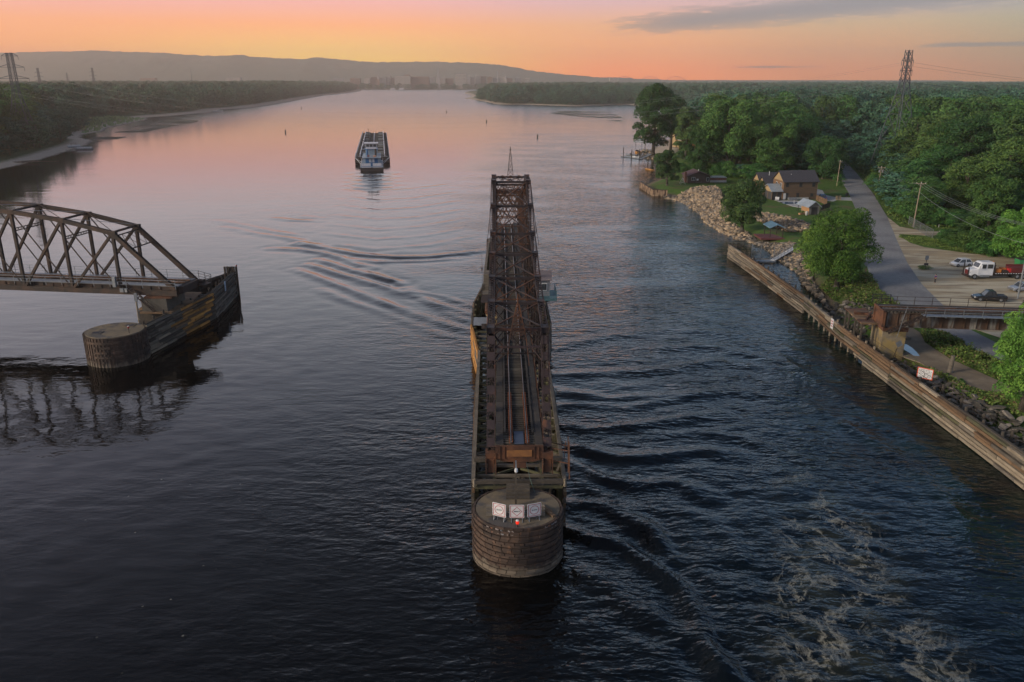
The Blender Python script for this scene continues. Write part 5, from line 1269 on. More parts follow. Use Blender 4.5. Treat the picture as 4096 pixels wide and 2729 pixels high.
t = board('small white notice with red lines nailed to the middle of the right timber wall', (50.15,119.4,1.3), R(-90), 1.0, 1.6, .5, m_white); b = MB()
for k in range(3): b.bx(-.35,.35,-.03,-.02,.85+k*.4,.98+k*.4)
b.build('red_lines', m_red, t)
# ---------------------------------------------------------------- right bank: houses, cars, yard things
m_clap = M('cedar_siding', (.20,.115,.06), (.13,.075,.04), 1.2, .85, stretch=(.25,.25,5), bump=.4)
m_clapd = M('brown_board_siding', (.13,.085,.055), (.085,.058,.04), 1.2, .85, stretch=(.25,.25,5), bump=.4)
m_tan = M('tan_gable_siding', (.38,.27,.14), (.33,.23,.12), 1.5, .85, stretch=(4,4,.2), bump=.3)
m_shing = M('dark_shingles', (.040,.040,.052), (.065,.062,.075), 3.0, .95, bump=.5)
m_mroof = M('seamed_metal_roof', (.40,.45,.50), (.32,.37,.42), .6, .4, .3)
m_trim = M('white_trim', (.6,.6,.6), (.5,.5,.5), 2, .6)
m_dtrim = M('dark_trim', (.03,.03,.035), (.045,.04,.04), 2, .6)
def gable_block(b_parent, x0, x1, y0, y1, eave, ridge, axis, wallm, roofm, gm=None, over=.45, name='wall', ribs=False, z0=0):
    """axis = direction of the ridge"""
    b = MB().bx(x0,x1,y0,y1,z0-.4 if z0 == 0 else z0,eave)
    wall = b.build(name, wallm, b_parent)
    b = MB()
    if axis == 'x':
        ym = (y0+y1)/2; b.extr([(y0,eave),(y1,eave),(ym,ridge)], x0, x1, 'x'); lo = eave-over*(ridge-eave)/((y1-y0)/2)
        P_ = lambda t: [(y0-over,lo),(ym,ridge+.02),(y1+over,lo),(y1+over,lo+.16),(ym,ridge+.2),(y0-over,lo+.16)]
        b2 = MB(); pr = P_(0); b2.extr(pr[:2]+[pr[4],pr[5]], x0-over, x1+over, 'x'); b2.extr([pr[1],pr[2],pr[3],pr[4]], x0-over, x1+over, 'x')
        if ribs:
            n = int((x1-x0+2*over)/.45)
            for i in range(n+1):
                x = x0-over+i*.45
                b2.beam((x,y0-over,lo+.18),(x,ym,ridge+.22),.05,.05); b2.beam((x,y1+over,lo+.18),(x,ym,ridge+.22),.05,.05)
    else:
        xm = (x0+x1)/2; b.extr([(x0,eave),(x1,eave),(xm,ridge)], y0, y1, 'y'); lo = eave-over*(ridge-eave)/((x1-x0)/2)
        b2 = MB(); pr = [(x0-over,lo),(xm,ridge+.02),(x1+over,lo),(x1+over,lo+.16),(xm,ridge+.2),(x0-over,lo+.16)]
        b2.extr(pr[:2]+[pr[4],pr[5]], y0-over, y1+over, 'y'); b2.extr([pr[1],pr[2],pr[3],pr[4]], y0-over, y1+over, 'y')
        if ribs:
            n = int((y1-y0+2*over)/.45)
            for i in range(n+1):
                y = y0-over+i*.45
                b2.beam((x0-over,y,lo+.18),(xm,y,ridge+.22),.05,.05); b2.beam((x1+over,y,lo+.18),(xm,y,ridge+.22),.05,.05)
    b.build('gable', gm or wallm, b_parent)
    rf = b2.build('roof', roofm, b_parent)
    return wall, rf
def window(par, x0, x1, z0, z1, y, face='y', fm=None, n=2, d=.06):
    b = MB(); fm = fm or m_trim
    def q(a, c, e, f, o): 
        if face == 'y': b.bx(a,c,y-o,y+.02,e,f)
        else: b.bx(y-o,y+.02,a,c,e,f)
    q(x0,x1,z0,z1,d)
    f = b.build('window', fm, par); b = MB(); w = (x1-x0-.1*(n+1))/n
    for i in range(n): q(x0+.1+i*(w+.1), x0+.1+i*(w+.1)+w, z0+.1, z1-.1, d+.02)
    b.build('pane', m_glass, f); return f
hp = G(3130,800,GH)
HS = thing('wooden_house', 'large two storey cedar sided house with dark shingle roofs beside the road', 'house', hp, R(5))
gable_block(HS, 0, 11.3, 0, 8.6, 5.9, 8.75, 'x', m_clapd, m_shing, m_tan)
MB().bx(-.06,0,.02,8.58,-.2,5.85).build('side_wall', m_clap, HS)
gable_block(HS, -2.4, 4, 8.9, 15, 3.7, 6.2, 'x', m_clap, m_shing, m_tan)
gable_block(HS, -1.6, 9, 15.6, 22, 4.0, 6.6, 'x', m_clap, m_shing, m_tan)
for x in (1.1,5.6,9.9): window(HS, x-.5, x+.5, 4.1, 5.45, 0, fm=m_dtrim, n=1)
for x, z0, z1, w in ((1.3,.1,2.2,.95),(4.9,.1,2.2,1.0),(9.6,.95,2.0,1.0)): window(HS, x-w/2, x+w/2, z0, z1, 0, fm=m_dtrim, n=1)
MB().bx(.1,.9,-.08,0,.1,2.1).build('door', m_trim, HS)
MB().bx(1.7,8.6,-.35,-.02,-.2,.75).build('plinth', m_conc, HS)
for y in (2.2,5.6): window(HS, y-.7, y+.7, 3.9, 5.2, -.06, face='x', n=2)
window(HS, 10.6, 13.4, .2, 2.6, -2.4, face='x', fm=m_dtrim, n=4); window(HS, 11, 13, 2.9, 4.3, -2.4, face='x', fm=m_dtrim, n=2)
b = MB().bx(-3.6,-.1,.2,7.2,2.5,2.85); b.extr([(.2,2.85),(7.2,2.85),(3.7,4.55)], -3.55, -.1, 'x'); b.build('porch_gable', m_tan, HS)
b = MB().extr([(-.3,2.65),(3.7,4.62),(3.7,4.78),(-.3,2.8)], -4.1, -.1, 'x'); b.extr([(7.7,2.65),(7.7,2.8),(3.7,4.78),(3.7,4.62)], -4.1, -.1, 'x')
for i in range(9): x = -4.05+i*.48; b.beam((x,-.3,2.84),(x,3.7,4.82),.05,.05); b.beam((x,7.7,2.84),(x,3.7,4.82),.05,.05)
b.build('porch_roof', m_mroof, HS)
b = MB()
for x, y in ((-3.55,.3),(-3.55,3.7),(-3.55,7.1),(-.2,.3),(-1.9,.3)): b.bx(x-.09,x+.09,y-.09,y+.09,-.3,2.5)
b.mat(1).bx(-3.5,-.2,.35,.37,0,2.5).bx(-3.5,-3.48,.35,7.1,0,2.5); b.build('screened_porch', [m_tb[1], M('insect_screen', (.04,.04,.045), (.055,.055,.06), 4, .9)], HS)
for x, y in ((3.2,2.6),(-.6,11.2)): MB().tube((x,y,6.6),(x,y,8.0),.1,.1,8).build('vent_pipe', m_trim, HS)
def yard(poly, z, m, name): return sheet(name, [(p.x,p.y) for p in [G(x,y,GH) for x,y in poly]], z, m)
yard([(3098,801),(3135,802),(3262,806),(3258,822),(3205,832),(3172,826),(3128,812)], GH+.05, m_conc, 'patio')
pl = thing('swimming_pool', 'small blue swimming pool in the patio in front of the wooden house', 'pool', G(3165,813,GH)); MB().bx(-3,3.2,-2.2,2.2,.055,.075).build('water', M('pool_water', (.06,.14,.24), (.05,.12,.22), 2, .05), pl)
b = MB(); b.path([(.2,-2.3,.1),(.2,-2.3,1.0),(.2,-1.5,1.1),(.2,-1.5,.1)], .05); b.path([(.2,-2.6,.1),(3.2,-2.9,.1)], .07); b.build('ladder', m_trim, pl)
for k, x in enumerate((3104,3112)):
    t = thing('lounge_chair', 'pale reclining lounge chair on the patio by the screened porch, %s' % ('nearer the porch screen' if k == 0 else 'nearer the pool'), 'chair', G(x,801+k,GH+.06), R(-20)); MB().bx(-.3,.3,-1.6,0,.3,.38).bx(-.3,-.25,-1.5,-1.4,0,.3).bx(.25,.3,-1.5,-1.4,0,.3).build('seat', m_trim, t); MB().beam((0,0,.34),(0,.6,1.0),.6,.07).build('backrest', m_trim, t)
t = thing('garden_sofa', 'low grey outdoor sofa against the front wall of the wooden house', 'sofa', G(3172,801,GH+.06)); MB().bx(-1.3,1.3,-.5,.3,0,.4).build('seat', m_grst, t); MB().bx(-1.3,1.3,.3,.5,0,.85).build('backrest', m_grst, t)
# fences
def fence(name, label, a, c, h, m, cat='fence', slats=True):
    a, c = G(*a, GH), G(*c, GH); t = thing(name, label, cat, a); d = c-a; n = int(d.length/2.2)+1; b = MB()
    for i in range(int(d.length/.16)): q = d*(i*.16/d.length); b.beam(q+Vector((0,0,.1)), q+Vector((0,0,h+.04*(i%2))), .13, .03, up=tuple(Vector((-d.y,d.x,0)).normalized()))
    b.build('panels', m, t)
    for i in range(n+1): q = d*(i/n); MB().bx(-.06,.06,-.06,.06,0,h+.1).build('post', m, t).location = q
    return t
fence('board_fence', 'brown board fence between the wooden house and the shed', (3264,803), (3306,822), 1.8, m_tb[1])
fence('board_fence', 'black fence panel to the right of the metal roofed shed', (3283,842), (3318,831), 1.5, m_dtrim)
# shed
sp_ = G(3234,859,GH); SH = thing('garden_shed', 'small shed with a ribbed pale metal roof in front of the wooden house', 'shed', sp_, R(9))
gable_block(SH, 0, 3.2, 0, 4.4, 2.4, 3.6, 'y', M('shed_siding', (.40,.22,.10), (.33,.18,.085), 1.2, .85, stretch=(.3,.3,4)), m_mroof, M('shed_grey_board', (.22,.21,.19), (.17,.16,.15), 1.4, .9), .5, ribs=True)
MB().bx(0.02,3.18,-.05,0,-.2,2.4).build('front_wall', MATS['shed_grey_board'], SH); MB().bx(.7,2.5,-.1,-.05,0,2.1).build('door', m_dtrim, SH); MB().bx(-.08,0,.1,4.3,-.2,.8).build('stone_base', m_stone, SH)
for x, y in ((.1,6.4),(3.1,6.4)): MB().bx(x-.06,x+.06,y-.06,y+.06,0,2.4).build('porch_post', m_dtrim, SH)
b = MB().extr([(-.5,2.03),(1.6,3.62),(1.6,3.8),(-.5,2.19)], 4.85, 6.8, 'y'); b.extr([(3.7,2.03),(3.7,2.19),(1.6,3.8),(1.6,3.62)], 4.85, 6.8, 'y'); b.build('porch_roof', m_mroof, SH)
t = thing('planter_box', 'long wooden planter of leafy herbs beside the shed', 'planter', G(3215,858,GH), R(20)); MB().bx(-1.6,.6,-.4,.4,0,.5).build('box', MATS['shed_siding'], t); cm = TV['bushb'][0][0]; o = link('plants', cm, t, (-.5,0,.4)); o.scale = (.33,.14,.14)
t = thing('rain_barrel', 'pale round barrel standing at the near corner of the shed', 'barrel', G(3226,862,GH)); MB().lathe([(.35,0),(.42,.4),(.42,.9),(.35,1.2)]).build('barrel', m_conc, t)
# gazebo and deck
gz = thing('gazebo', 'open gazebo with a blue metal roof on a dark red deck above the water', 'gazebo', (65.7,196.2,1.5))
b = MB()
for i in range(38): b.bx(-3.9+i*.155,-3.9+i*.155+.14,-.8,5.6,-.12,.0)
b.bx(-3.95,2.0,-.85,-.8,-.35,-.02); b.bx(-3.95,-3.9,-.8,5.6,-.35,-.02); b.build('deck', M('oxblood_deck', (.14,.035,.035), (.10,.03,.03), 2, .7), gz)
for x, y in ((-1.55,.1),(1.55,.1),(-1.55,4.7),(1.55,4.7)): MB().bx(x-.08,x+.08,y-.08,y+.08,-1.5,2.55).build('post', m_dkst, gz)
m_blr = M('blue_metal_roof', (.17,.30,.40), (.14,.25,.34), .7, .45, .2)
b = MB().extr([(-1.95,2.45),(0,3.25),(0,3.38),(-1.95,2.58)], -.5, 5.3, 'y'); b.extr([(1.95,2.45),(1.95,2.58),(0,3.38),(0,3.25)], -.5, 5.3, 'y')
for i in range(14): y = -.45+i*.44; b.beam((-1.95,y,2.6),(0,y,3.4),.04,.05); b.beam((1.95,y,2.6),(0,y,3.4),.04,.05)
b.build('roof', m_blr, gz); MB().bx(-1.6,1.6,.02,.18,2.3,2.45).bx(-1.6,1.6,4.6,4.76,2.3,2.45).build('beam', m_dkst, gz)
# cabin
cp = G(2750,733,GH); CB = thing('cabin', 'small brown board cabin with a maroon roof on the riverside lawn', 'cabin', cp, 0)
gable_block(CB, 0, 8.4, 0, 9.8, 2.6, 4.15, 'y', M('brown_upright_board', (.085,.06,.05), (.06,.045,.038), 1.4, .9, stretch=(5,5,.2), bump=.4), M('maroon_shingles', (.095,.05,.06), (.07,.04,.05), 3, .95), None, .5)
for x0, x1, z0, z1 in ((1.4,2.8,.95,2.2),(7.0,8.0,.7,2.1)): window(CB, x0, x1, z0, z1, 0, n=2 if x1-x0 > 1.2 else 1)
MB().bx(3.3,4.0,-.25,0,1.0,1.6).build('window_cooler', m_trim, CB); MB().bx(-.7,-.05,2.0,2.9,-.3,3.9).build('chimney', M('red_brick', (.18,.07,.05), (.12,.05,.04), 3, .9), CB)
MB().tube((4.5,3,4.0),(4.5,3,4.9),.16,.16,8).build('flue', m_trim, CB)
b = MB().bx(8.42,15.2,2.4,8,0,1.7); b.mat(1).bx(8.42,15.3,2.2,8.1,1.72,1.85); b.mat(2).bx(8.45,15.25,2.36,2.4,0,.8); b.build('low_garage', [MATS['red_brick'], m_mroof, m_conc], CB)
b = MB().bx(3,5,-1.2,-.1,.35,.45); b.bx(3,3.1,-1.2,-1.1,-.2,.9); b.bx(4.9,5,-1.2,-1.1,-.2,.9); b.build('porch_step', m_tb[0], CB)
t = thing('swing_set', 'white A-frame swing on the lawn left of the brown cabin', 'swing', G(2732,738,GH)); b = MB(); b.beam((-.9,0,0),(0,0,2.2),.09,.09); b.beam((.9,0,0),(0,0,2.2),.09,.09); b.beam((-.9,2,0),(0,2,2.2),.09,.09); b.beam((.9,2,0),(0,2,2.2),.09,.09); b.beam((0,0,2.2),(0,2,2.2),.08,.08); b.build('frame', m_trim, t); MB().lathe([(.35,.55),(.35,.7)],(0,1),10).build('tyre_seat', m_trim, t)
# houses among the trees
hh = G(2731,590,GH); HD = thing('dark_roofed_house', 'tan house with a steep dark roof and timber deck half hidden behind the dock trees', 'house', hh, R(10))
gable_block(HD, -2, 9, 6, 14, 4.5, 9.5, 'x', m_tan, m_shing); gable_block(HD, -1, 6, 0, 6, 4.2, 6.2, 'y', m_tan, m_trim, None, .6); window(HD, 0.6, 3.4, 1.6, 3.6, 0, n=4, fm=m_dtrim)
b = MB().bx(-4,6,-4,-.1,1.4,1.6); b.mat(0)
for x in (-3.8,-1,2,5.8): b.bx(x-.12,x+.12,-3.9,-3.7,-1,1.4)
b.build('deck', m_tb[4], HD)
t = thing('pale_roofed_house', 'house with a pale roof glimpsed between the crowns right of the dark roofed house', 'house', G(2815,592,GH), R(-10)); gable_block(t, 0, 12, 0, 8, 3.5, 5.5, 'x', m_trim, m_mroof)
# sheet piling
def sheetpile(label, a, c, h):
    a, c = G(*a, 0), G(*c, 0); t = thing('sheet_piling', label, 'retaining wall', a); d = c-a; L_ = d.length; d.normalize(); n = Vector((-d.y,d.x,0)); k = int(L_/.45); b = MB()
    for i in range(k):
        o = n*(.12 if i % 2 else -.12); b.mat(0); p = d*(i*.45)+o; b.beam(p+Vector((0,0,h/2-.75)), p+d*.47+Vector((0,0,h/2-.75)), .08, h+1.5)
    b.build('steel_sheets', M('rusty_sheet_pile', (.10,.06,.045), (.06,.04,.035), 1.2, .85, bump=.3, c3=(.36,.25,.16), s3=.9, stretch=(1,1,.5), t3=(.46,.56)), t)
    b = MB().beam(Vector((0,0,h)), d*L_+Vector((0,0,h)), .35, .16); b.build('cap', m_dkst, t)
sheetpile('rusty corrugated sheet piling on the river side of the cabin lawn', (2559,751), (2611,785), 2.3)
sheetpile('short rusty sheet piling turning inland at the corner of the cabin lawn', (2611,785), (2672,787), 2.3)
# ---------------------------------------------------------------- rocks
def rockmesh(seed, flat=.62):
    r = np.random.default_rng(seed); t = (1+5**.5)/2
    V = np.array([(-1,t,0),(1,t,0),(-1,-t,0),(1,-t,0),(0,-1,t),(0,1,t),(0,-1,-t),(0,1,-t),(t,0,-1),(t,0,1),(-t,0,-1),(-t,0,1)], float); V /= np.linalg.norm(V[0])
    Fs = np.array([(0,11,5),(0,5,1),(0,1,7),(0,7,10),(0,10,11),(1,5,9),(5,11,4),(11,10,2),(10,7,6),(7,1,8),(3,9,4),(3,4,2),(3,2,6),(3,6,8),(3,8,9),(4,9,5),(2,4,11),(6,2,10),(8,6,7),(9,8,1)])
    V = V*r.uniform(.72,1.2,(12,1))+r.normal(0,.08,(12,3)); V *= np.array([1,r.uniform(.6,1),flat*r.uniform(.7,1.2)]); return V, Fs
ROCKS = [rockmesh(i) for i in range(12)]
def riprap(name, poly, n, smin, smax, mats, zf, mw, lift=0.0, fl=1.0):
    r = np.random.default_rng(len(name)*7+n); xs_ = [p[0] for p in poly]; ys_ = [p[1] for p in poly]
    X = r.uniform(min(xs_), max(xs_), n*8); Y = r.uniform(min(ys_), max(ys_), n*8); k = inside(X, Y, poly); X, Y = X[k][:n], Y[k][:n]
    Z = zf(X, Y); S = r.uniform(smin, smax, len(X))*r.choice([.7,1,1.35],len(X)); Vs = []; Fs = []; mi = []; o = 0
    for i in range(len(X)):
        V, F_ = ROCKS[i % 12]; a = r.uniform(0,6.28); c, s = math.cos(a), math.sin(a); tl = r.uniform(-.5,.5)
        v = V*S[i]*.55*np.array([1,1,fl]); v = np.stack([v[:,0]*c-v[:,1]*s, v[:,0]*s+v[:,1]*c, v[:,2]+v[:,0]*tl], 1)+np.array([X[i],Y[i],Z[i]+S[i]*.12+lift*r.random()]); Vs.append(v); Fs.append(F_+o); o += 12; mi += [int(r.choice(len(mats), p=mw))]*20
    o = link(name, npmesh(name, np.vstack(Vs), np.vstack(Fs), mats, False, mi)); o['kind'] = 'stuff'; return o
m_rk = [M('tan_rock', (.36,.27,.18), (.28,.21,.14), 1.5, .9, coord='pos', isl=.4), M('grey_rock', (.22,.19,.155), (.16,.14,.12), 1.5, .9, coord='pos', isl=.4), M('dark_rock', (.085,.075,.06), (.055,.05,.042), 1.5, .9, coord='pos', isl=.4)]
def zmound(X, Y): return hR2(X, Y)+.5*sm(sdist(X, Y, SHORE_R)/7)
RA = g2([(2655,789),(2700,812),(2745,820),(2800,858),(2823,892),(2885,934),(2965,966)])+gp([(3010,930),(2960,905),(2925,880),(2905,840),(2885,790),(2882,768),(2860,756),(2800,757),(2745,768),(2690,775)])
riprap('riprap_rocks', RA, 3600, .55, 1.15, m_rk, zmound, [.72,.22,.06], .35)
RW = g2([(2655,789),(2700,812),(2745,820),(2800,858),(2823,892),(2885,934),(2965,966),(3060,998),(3118,1050),(3194,1099),(3217,1150),(3230,1150),(3210,1085),(3130,1030),(3068,980),(2975,945),(2895,918),(2835,880),(2810,845),(2745,800),(2660,780)])
riprap('riprap_rocks', RW, 1500, .45, .9, m_rk, hR2, [.05,.30,.65], .15)
RC = g2([(2965,960),(3060,992),(3118,1044),(3194,1093),(3217,1147),(3260,1182),(3309,1235)])+gp([(3335,1225),(3290,1150),(3250,1090),(3235,1010),(3170,968),(3080,953),(3020,940)])
riprap('riprap_rocks', RC, 2600, .45, .95, m_rk, hR2, [.34,.33,.33], .2)
riprap('riprap_rocks', gp([(3010,846),(3100,862),(3200,888),(3268,912),(3262,930),(3150,928),(3080,905),(3000,875)]), 1100, .5, 1.0, m_rk, hR2, [.75,.22,.03], .5)
riprap('riprap_rocks', g2([(2510,640),(2560,655),(2610,662),(2640,668),(2640,630),(2600,600),(2570,600),(2545,618)]), 500, .6, 1.2, m_rk, hR2, [.2,.5,.3], .3)
RD = [(52.7,118),(52.7,36),(60,36),(59.5,50),(58.6,64),(57.6,78),(57.0,90),(56.6,100),(55,104)]
def zslope(X, Y): return .6+np.clip((X-52.5)/5,0,1)*1.2+.0*Y
riprap('riprap_rocks', RD, 1500, .45, .9, [m_rk[2], m_rk[1]], zslope, [.7,.3], .3, .6)
riprap('riprap_rocks', [(52.4,112),(60,114),(62,136),(53.5,140)], 500, .4, .9, [m_rk[2], m_rk[1]], hR2, [.8,.2], .1)
slab = MB(); 
V, F_ = rockmesh(5, .35)
sl = [npmesh('slab_rock', rockmesh(40+i, .34)[0], rockmesh(40+i, .34)[1], [m_rk[1] if i % 2 else m_rk[2]], False) for i in range(4)]
for i in range(70):
    y = random.uniform(60, 98); x = random.uniform(54.2, 58.4-(y-60)*.03); o = link('slab_rock', sl[i%4], None, (x, y, float(zslope(np.array(x),np.array(y)))+.35)); s_ = random.uniform(.45,.95); o.scale = (s_*1.2,s_*.9,s_); o.rotation_euler = (random.uniform(-.5,.5),random.uniform(-.5,.5),random.uniform(0,6.3))
    tag(o, 'flat grey-brown slab of rock on the slope behind the right timber wall', 'rock', 'slab rocks behind the timber wall')
pm0 = None
for i in range(9):
    y = 56+i*4.6; o = MB().tube((0,0,-1),(0,0,2.4),.2,.17,7).build('old_pile', m_tb[2]) if pm0 is None else pm0.copy()
    if pm0 is None: pm0 = o
    else: COL.objects.link(o)
    o.location = (54.0+random.uniform(-.3,.5),y,.4); tag(o, 'short old black timber pile standing among the slab rocks', 'pile', 'old piles among the slab rocks')
# ---------------------------------------------------------------- dock by the timber wall
t = thing('boat_ramp_dock', 'pale floating dock with a railed ramp behind the far end of the right timber wall', 'dock', (58.3,175,0)); b = MB().bx(-3.6,.4,-.9,.9,.1,.42); b.build('float', m_grst, t)
b = MB().beam((-4.2,2.4,.25),(-.2,1.2,.25),1.2,.25); b.build('tan_float', m_tb[3], t)
b = MB().beam((0,0,.45),(7.8,8.6,1.6),1.1,.12); b.build('ramp', m_trim, t); b = MB()
for o_ in (-.5,.5): railing(b, [(o_*.74,-o_*.67,.5),(7.8+o_*.74,8.6-o_*.67,1.65)], .95, 2, .03, 1.5)
b.build('handrail', m_grst, t)
for x, y in ((-3.9,2.9),(-2.4,1.1),(.5,.9)): MB().tube((x,y,-2),(x,y,3.6),.09,.09,6).build('dock_pole', m_grst, t)
# upstream docks
def dock(label, p0, p1, w, posts, m=m_grst, ph=4.0):
    a, c = G(*p0), G(*p1); t = thing('floating_dock', label, 'dock', a); d = c-a; MB().beam(Vector((0,0,.25)), d+Vector((0,0,.25)), w, .35).build('deck', m, t)
    for q in posts: p = G(*q)-a; MB().tube(p+Vector((0,0,-2)), p+Vector((0,0,ph)), .2, .2, 8).build('mooring_pile', m_dkst, t)
    return t
dock('long low dock with three tall piles at the foot of the leaning shore tree', (2490,627), (2563,637), 2.4, [(2493,630),(2525.5,639),(2557.5,637)], ph=5.0)
dock('short dock with a yellow edge and one black pile beside the small dark lawn tree', (2586,677), (2612,684), 1.5, [(2590.5,675)], m_tb[4], 4.6)
dock('farther dock behind the tree branches upstream of the leaning tree', (2541,567), (2600,570), 3.0, [(2568,562),(2580,596)], ph=7)
dock('farthest dock with two poles near the white boat under the branches', (2545,560), (2572,561), 3.0, [(2544,562),(2569,562)], ph=8)
p0 = G(2563,636,.3); p1 = G(2606,617,1.5); t = thing('gangway', 'sloping grey gangway from the dock up to the leaning shore tree', 'gangway', p0); MB().beam(Vector((0,0,.1)), p1-p0, 1.2, .12).build('deck', m_grst, t); b = MB(); railing(b, [(0,.5,.1),tuple((p1-p0)+Vector((0,.5,0)))], 1, 1, .04, 1.5); b.build('handrail', m_grst, t)
# ---------------------------------------------------------------- boats
def hull(b, L_, W_, h, z0=0, bow=.35):
    pts = [(-L_/2,-W_/2),(L_*(.5-bow),-W_/2),(L_*.42,-W_*.28),(L_/2,0),(L_*.42,W_*.28),(L_*(.5-bow),W_/2),(-L_/2,W_/2)]
    lo = [(x*.9,y*.8) for x,y in pts]; n = len(pts)
    V = [(x,y,z0-.3) for x,y in lo]+[(x,y,z0+h) for x,y in pts]; b.add(V, [tuple(reversed(range(n))), tuple(range(n,2*n))]+[(i,(i+1)%n,n+(i+1)%n,n+i) for i in range(n)])
def small_boat(label, p, rz, m=m_white, arch=True, L_=6.5, seats=m_dtrim):
    t = thing('motor_boat', label, 'boat', p, rz); b = MB(); hull(b, L_, 2.4, .75, .1); b.build('hull', m, t)
    MB().bx(-L_*.4,L_*.15,-.95,.95,.87,.93).build('cockpit', seats, t); MB().bx(L_*.02,L_*.08,-.8,.8,.9,1.5).build('windscreen', m_glass, t)
    MB().bx(-L_*.57,-L_*.5,-.25,.25,.2,1.3).build('outboard', m_dtrim, t)
    if arch: b = MB(); b.path([(-.6,-1.1,.9),(-.9,-1.0,2.2),(-.9,0,2.5),(-.9,1.0,2.2),(-.6,1.1,.9)], .07); b.build('tow_arch', m_dkst, t)
    return t
small_boat('dark motor boat with a curved tow arch moored at the three pile dock', G(2525,625,.1), R(150), m_grst)
small_boat('pale jet boat lying low at the right end of the three pile dock', G(2545,632,.1), R(170), m_white, False, 4)
small_boat('boat with a yellow cover pulled up on the rocks by the leaning tree', G(2549,611,.2), R(100), m_tb[4], False, 6, m_dtrim)
small_boat('white boat moored at the farthest dock under the branches', G(2542,556,.1), R(80), m_white, True, 8)
# ---------------------------------------------------------------- vehicles
m_tyre = M('tyre_rubber', (.02,.02,.02), (.03,.03,.03), 4, .9)
def wheels(t, xs_, w, r_, rimm=m_grst):
    for x in xs_:
        for s in (-1,1):
            o = MB().tube((x,s*(w/2-.22),r_),(x,s*(w/2),r_),r_,r_,16).build('wheel', m_tyre, t); MB().tube((x,s*(w/2),r_),(x,s*(w/2+.02),r_),r_*.58,r_*.5,12).build('rim', rimm, o)
def loft(b, secs):
    """secs: list of (x, [(y,z)...]) cross sections"""
    n = len(secs[0][1]); V = [(x,y,z) for x, s in secs for y,z in s]
    fs = [(k*n+i, (k+1)*n+i, (k+1)*n+(i+1)%n, k*n+(i+1)%n) for k in range(len(secs)-1) for i in range(n)]+[tuple(range(n)), tuple(reversed(range((len(secs)-1)*n, len(secs)*n)))]
    b.add(V, fs)
def car(label, p, rz, paint, kind='hatch', cat='car', name='parked_car', L_=4.2, W_=1.8, Ht=1.55):
    t = thing(name, label, cat, p, rz); w = W_/2
    def sec(x, zb, zt, ww): return (x, [(-ww*.93,zb),(-ww,zb+.25),(-ww,zt-.18),(-ww*.9,zt),(ww*.9,zt),(ww,zt-.18),(ww,zb+.25),(ww*.93,zb)])
    h0 = .95 if kind != 'pickup' else 1.1
    b = MB(); loft(b, [sec(L_*.5,.35,h0*.62,w*.82),sec(L_*.46,.22,h0*.78,w*.95),sec(L_*.28,.22,h0*.95,w),sec(-L_*.1,.22,h0,w),sec(-L_*.42,.22,h0,w),sec(-L_*.5,.32,h0*.92,w*.9)]); b.build('body', paint, t, smooth=False, bevel=.05)
    def roof(xf0, xf1, xr1, xr0, top):
        b = MB(); e = w*.93; f = w*.76
        V = [(xf0,-e,h0-.06),(xf0,e,h0-.06),(xf1,-f,top),(xf1,f,top),(xr1,-f,top),(xr1,f,top),(xr0,-e,h0-.06),(xr0,e,h0-.06)]
        b.add(V, [(0,1,3,2),(4,5,7,6),(0,2,4,6),(1,7,5,3),(0,6,7,1)]); b.build('windows', m_glass, t)
        b = MB(); b.add([(xf1+.12,-f-.01,top-.03),(xf1+.12,f+.01,top-.03),(xf1-.1,f,top+.05),(xf1-.1,-f,top+.05),(xr1-.1,-f-.01,top-.03),(xr1-.1,f+.01,top-.03),(xr1+.1,f,top+.05),(xr1+.1,-f,top+.05)], [(0,1,2,3),(3,2,6,7),(7,6,5,4),(0,3,7,4),(1,5,6,2),(0,4,5,1)]); b.build('roof', paint, t)
        b = MB()
        for s in (-1,1):
            b.beam((xf0,s*e,h0-.06),(xf1,s*f,top),.07,.07); b.beam((xr0,s*e,h0-.06),(xr1,s*f,top),.09,.09); xm = (xf1+xr1)/2; b.beam((xm,s*(e+.01),h0-.06),(xm,s*(f+.01),top),.08,.06)
        b.build('pillars', paint, t)
    if kind == 'hatch': roof(L_*.30, L_*.10, -L_*.34, -L_*.46, Ht)
    elif kind == 'sedan': roof(L_*.22, L_*.07, -L_*.20, -L_*.36, Ht)
    else:
        roof(L_*.20, L_*.08, -L_*.12, -L_*.18, Ht+.25); MB().bx(-L_*.48,-L_*.2,-w*.85,w*.85,h0-.02,h0+.02).build('cargo_bed', m_dtrim, t)
    wheels(t, (L_*.31,-L_*.31), W_+.02, .33 if kind != 'pickup' else .4)
    for s in (-1,1):
        MB().bx(L_*.44,L_*.475,s*w*.62-.2,s*w*.62+.2,h0*.62,h0*.76).build('headlight', m_trim, t); MB().bx(-L_*.505,-L_*.48,s*w*.72-.12,s*w*.72+.12,h0*.62,h0*.85).build('tail_light', M('tail_light_red', (.5,.02,.02),(.4,.02,.02),3,.3), t)
    return t
m_cw = M('white_car_paint', (.72,.73,.76), (.68,.69,.72), .5, .25, spec=.6); m_cb = M('black_car_paint', (.015,.016,.018), (.012,.012,.014), .5, .2, spec=.7); m_cs = M('silver_car_paint', (.42,.45,.5), (.40,.42,.47), .5, .25, .4); m_cblue = M('blue_car_paint', (.02,.07,.20), (.02,.06,.18), .5, .25)
gz_ = GH+.015
car('white compact hatchback parked at the back of the gravel lot', (94.0,163.5,gz_), R(190), m_cw)
car('black pickup parked just behind the railway girder bridge', (84.2,136.0,gz_), R(170), m_cb, 'pickup', 'pickup truck', 'pickup_truck', 5.4, 1.95, 1.6)
car('silver car half hidden by the pole at the right edge of the lot', (94.2,143.0,gz_), R(188), m_cs, 'sedan', L_=4.5)
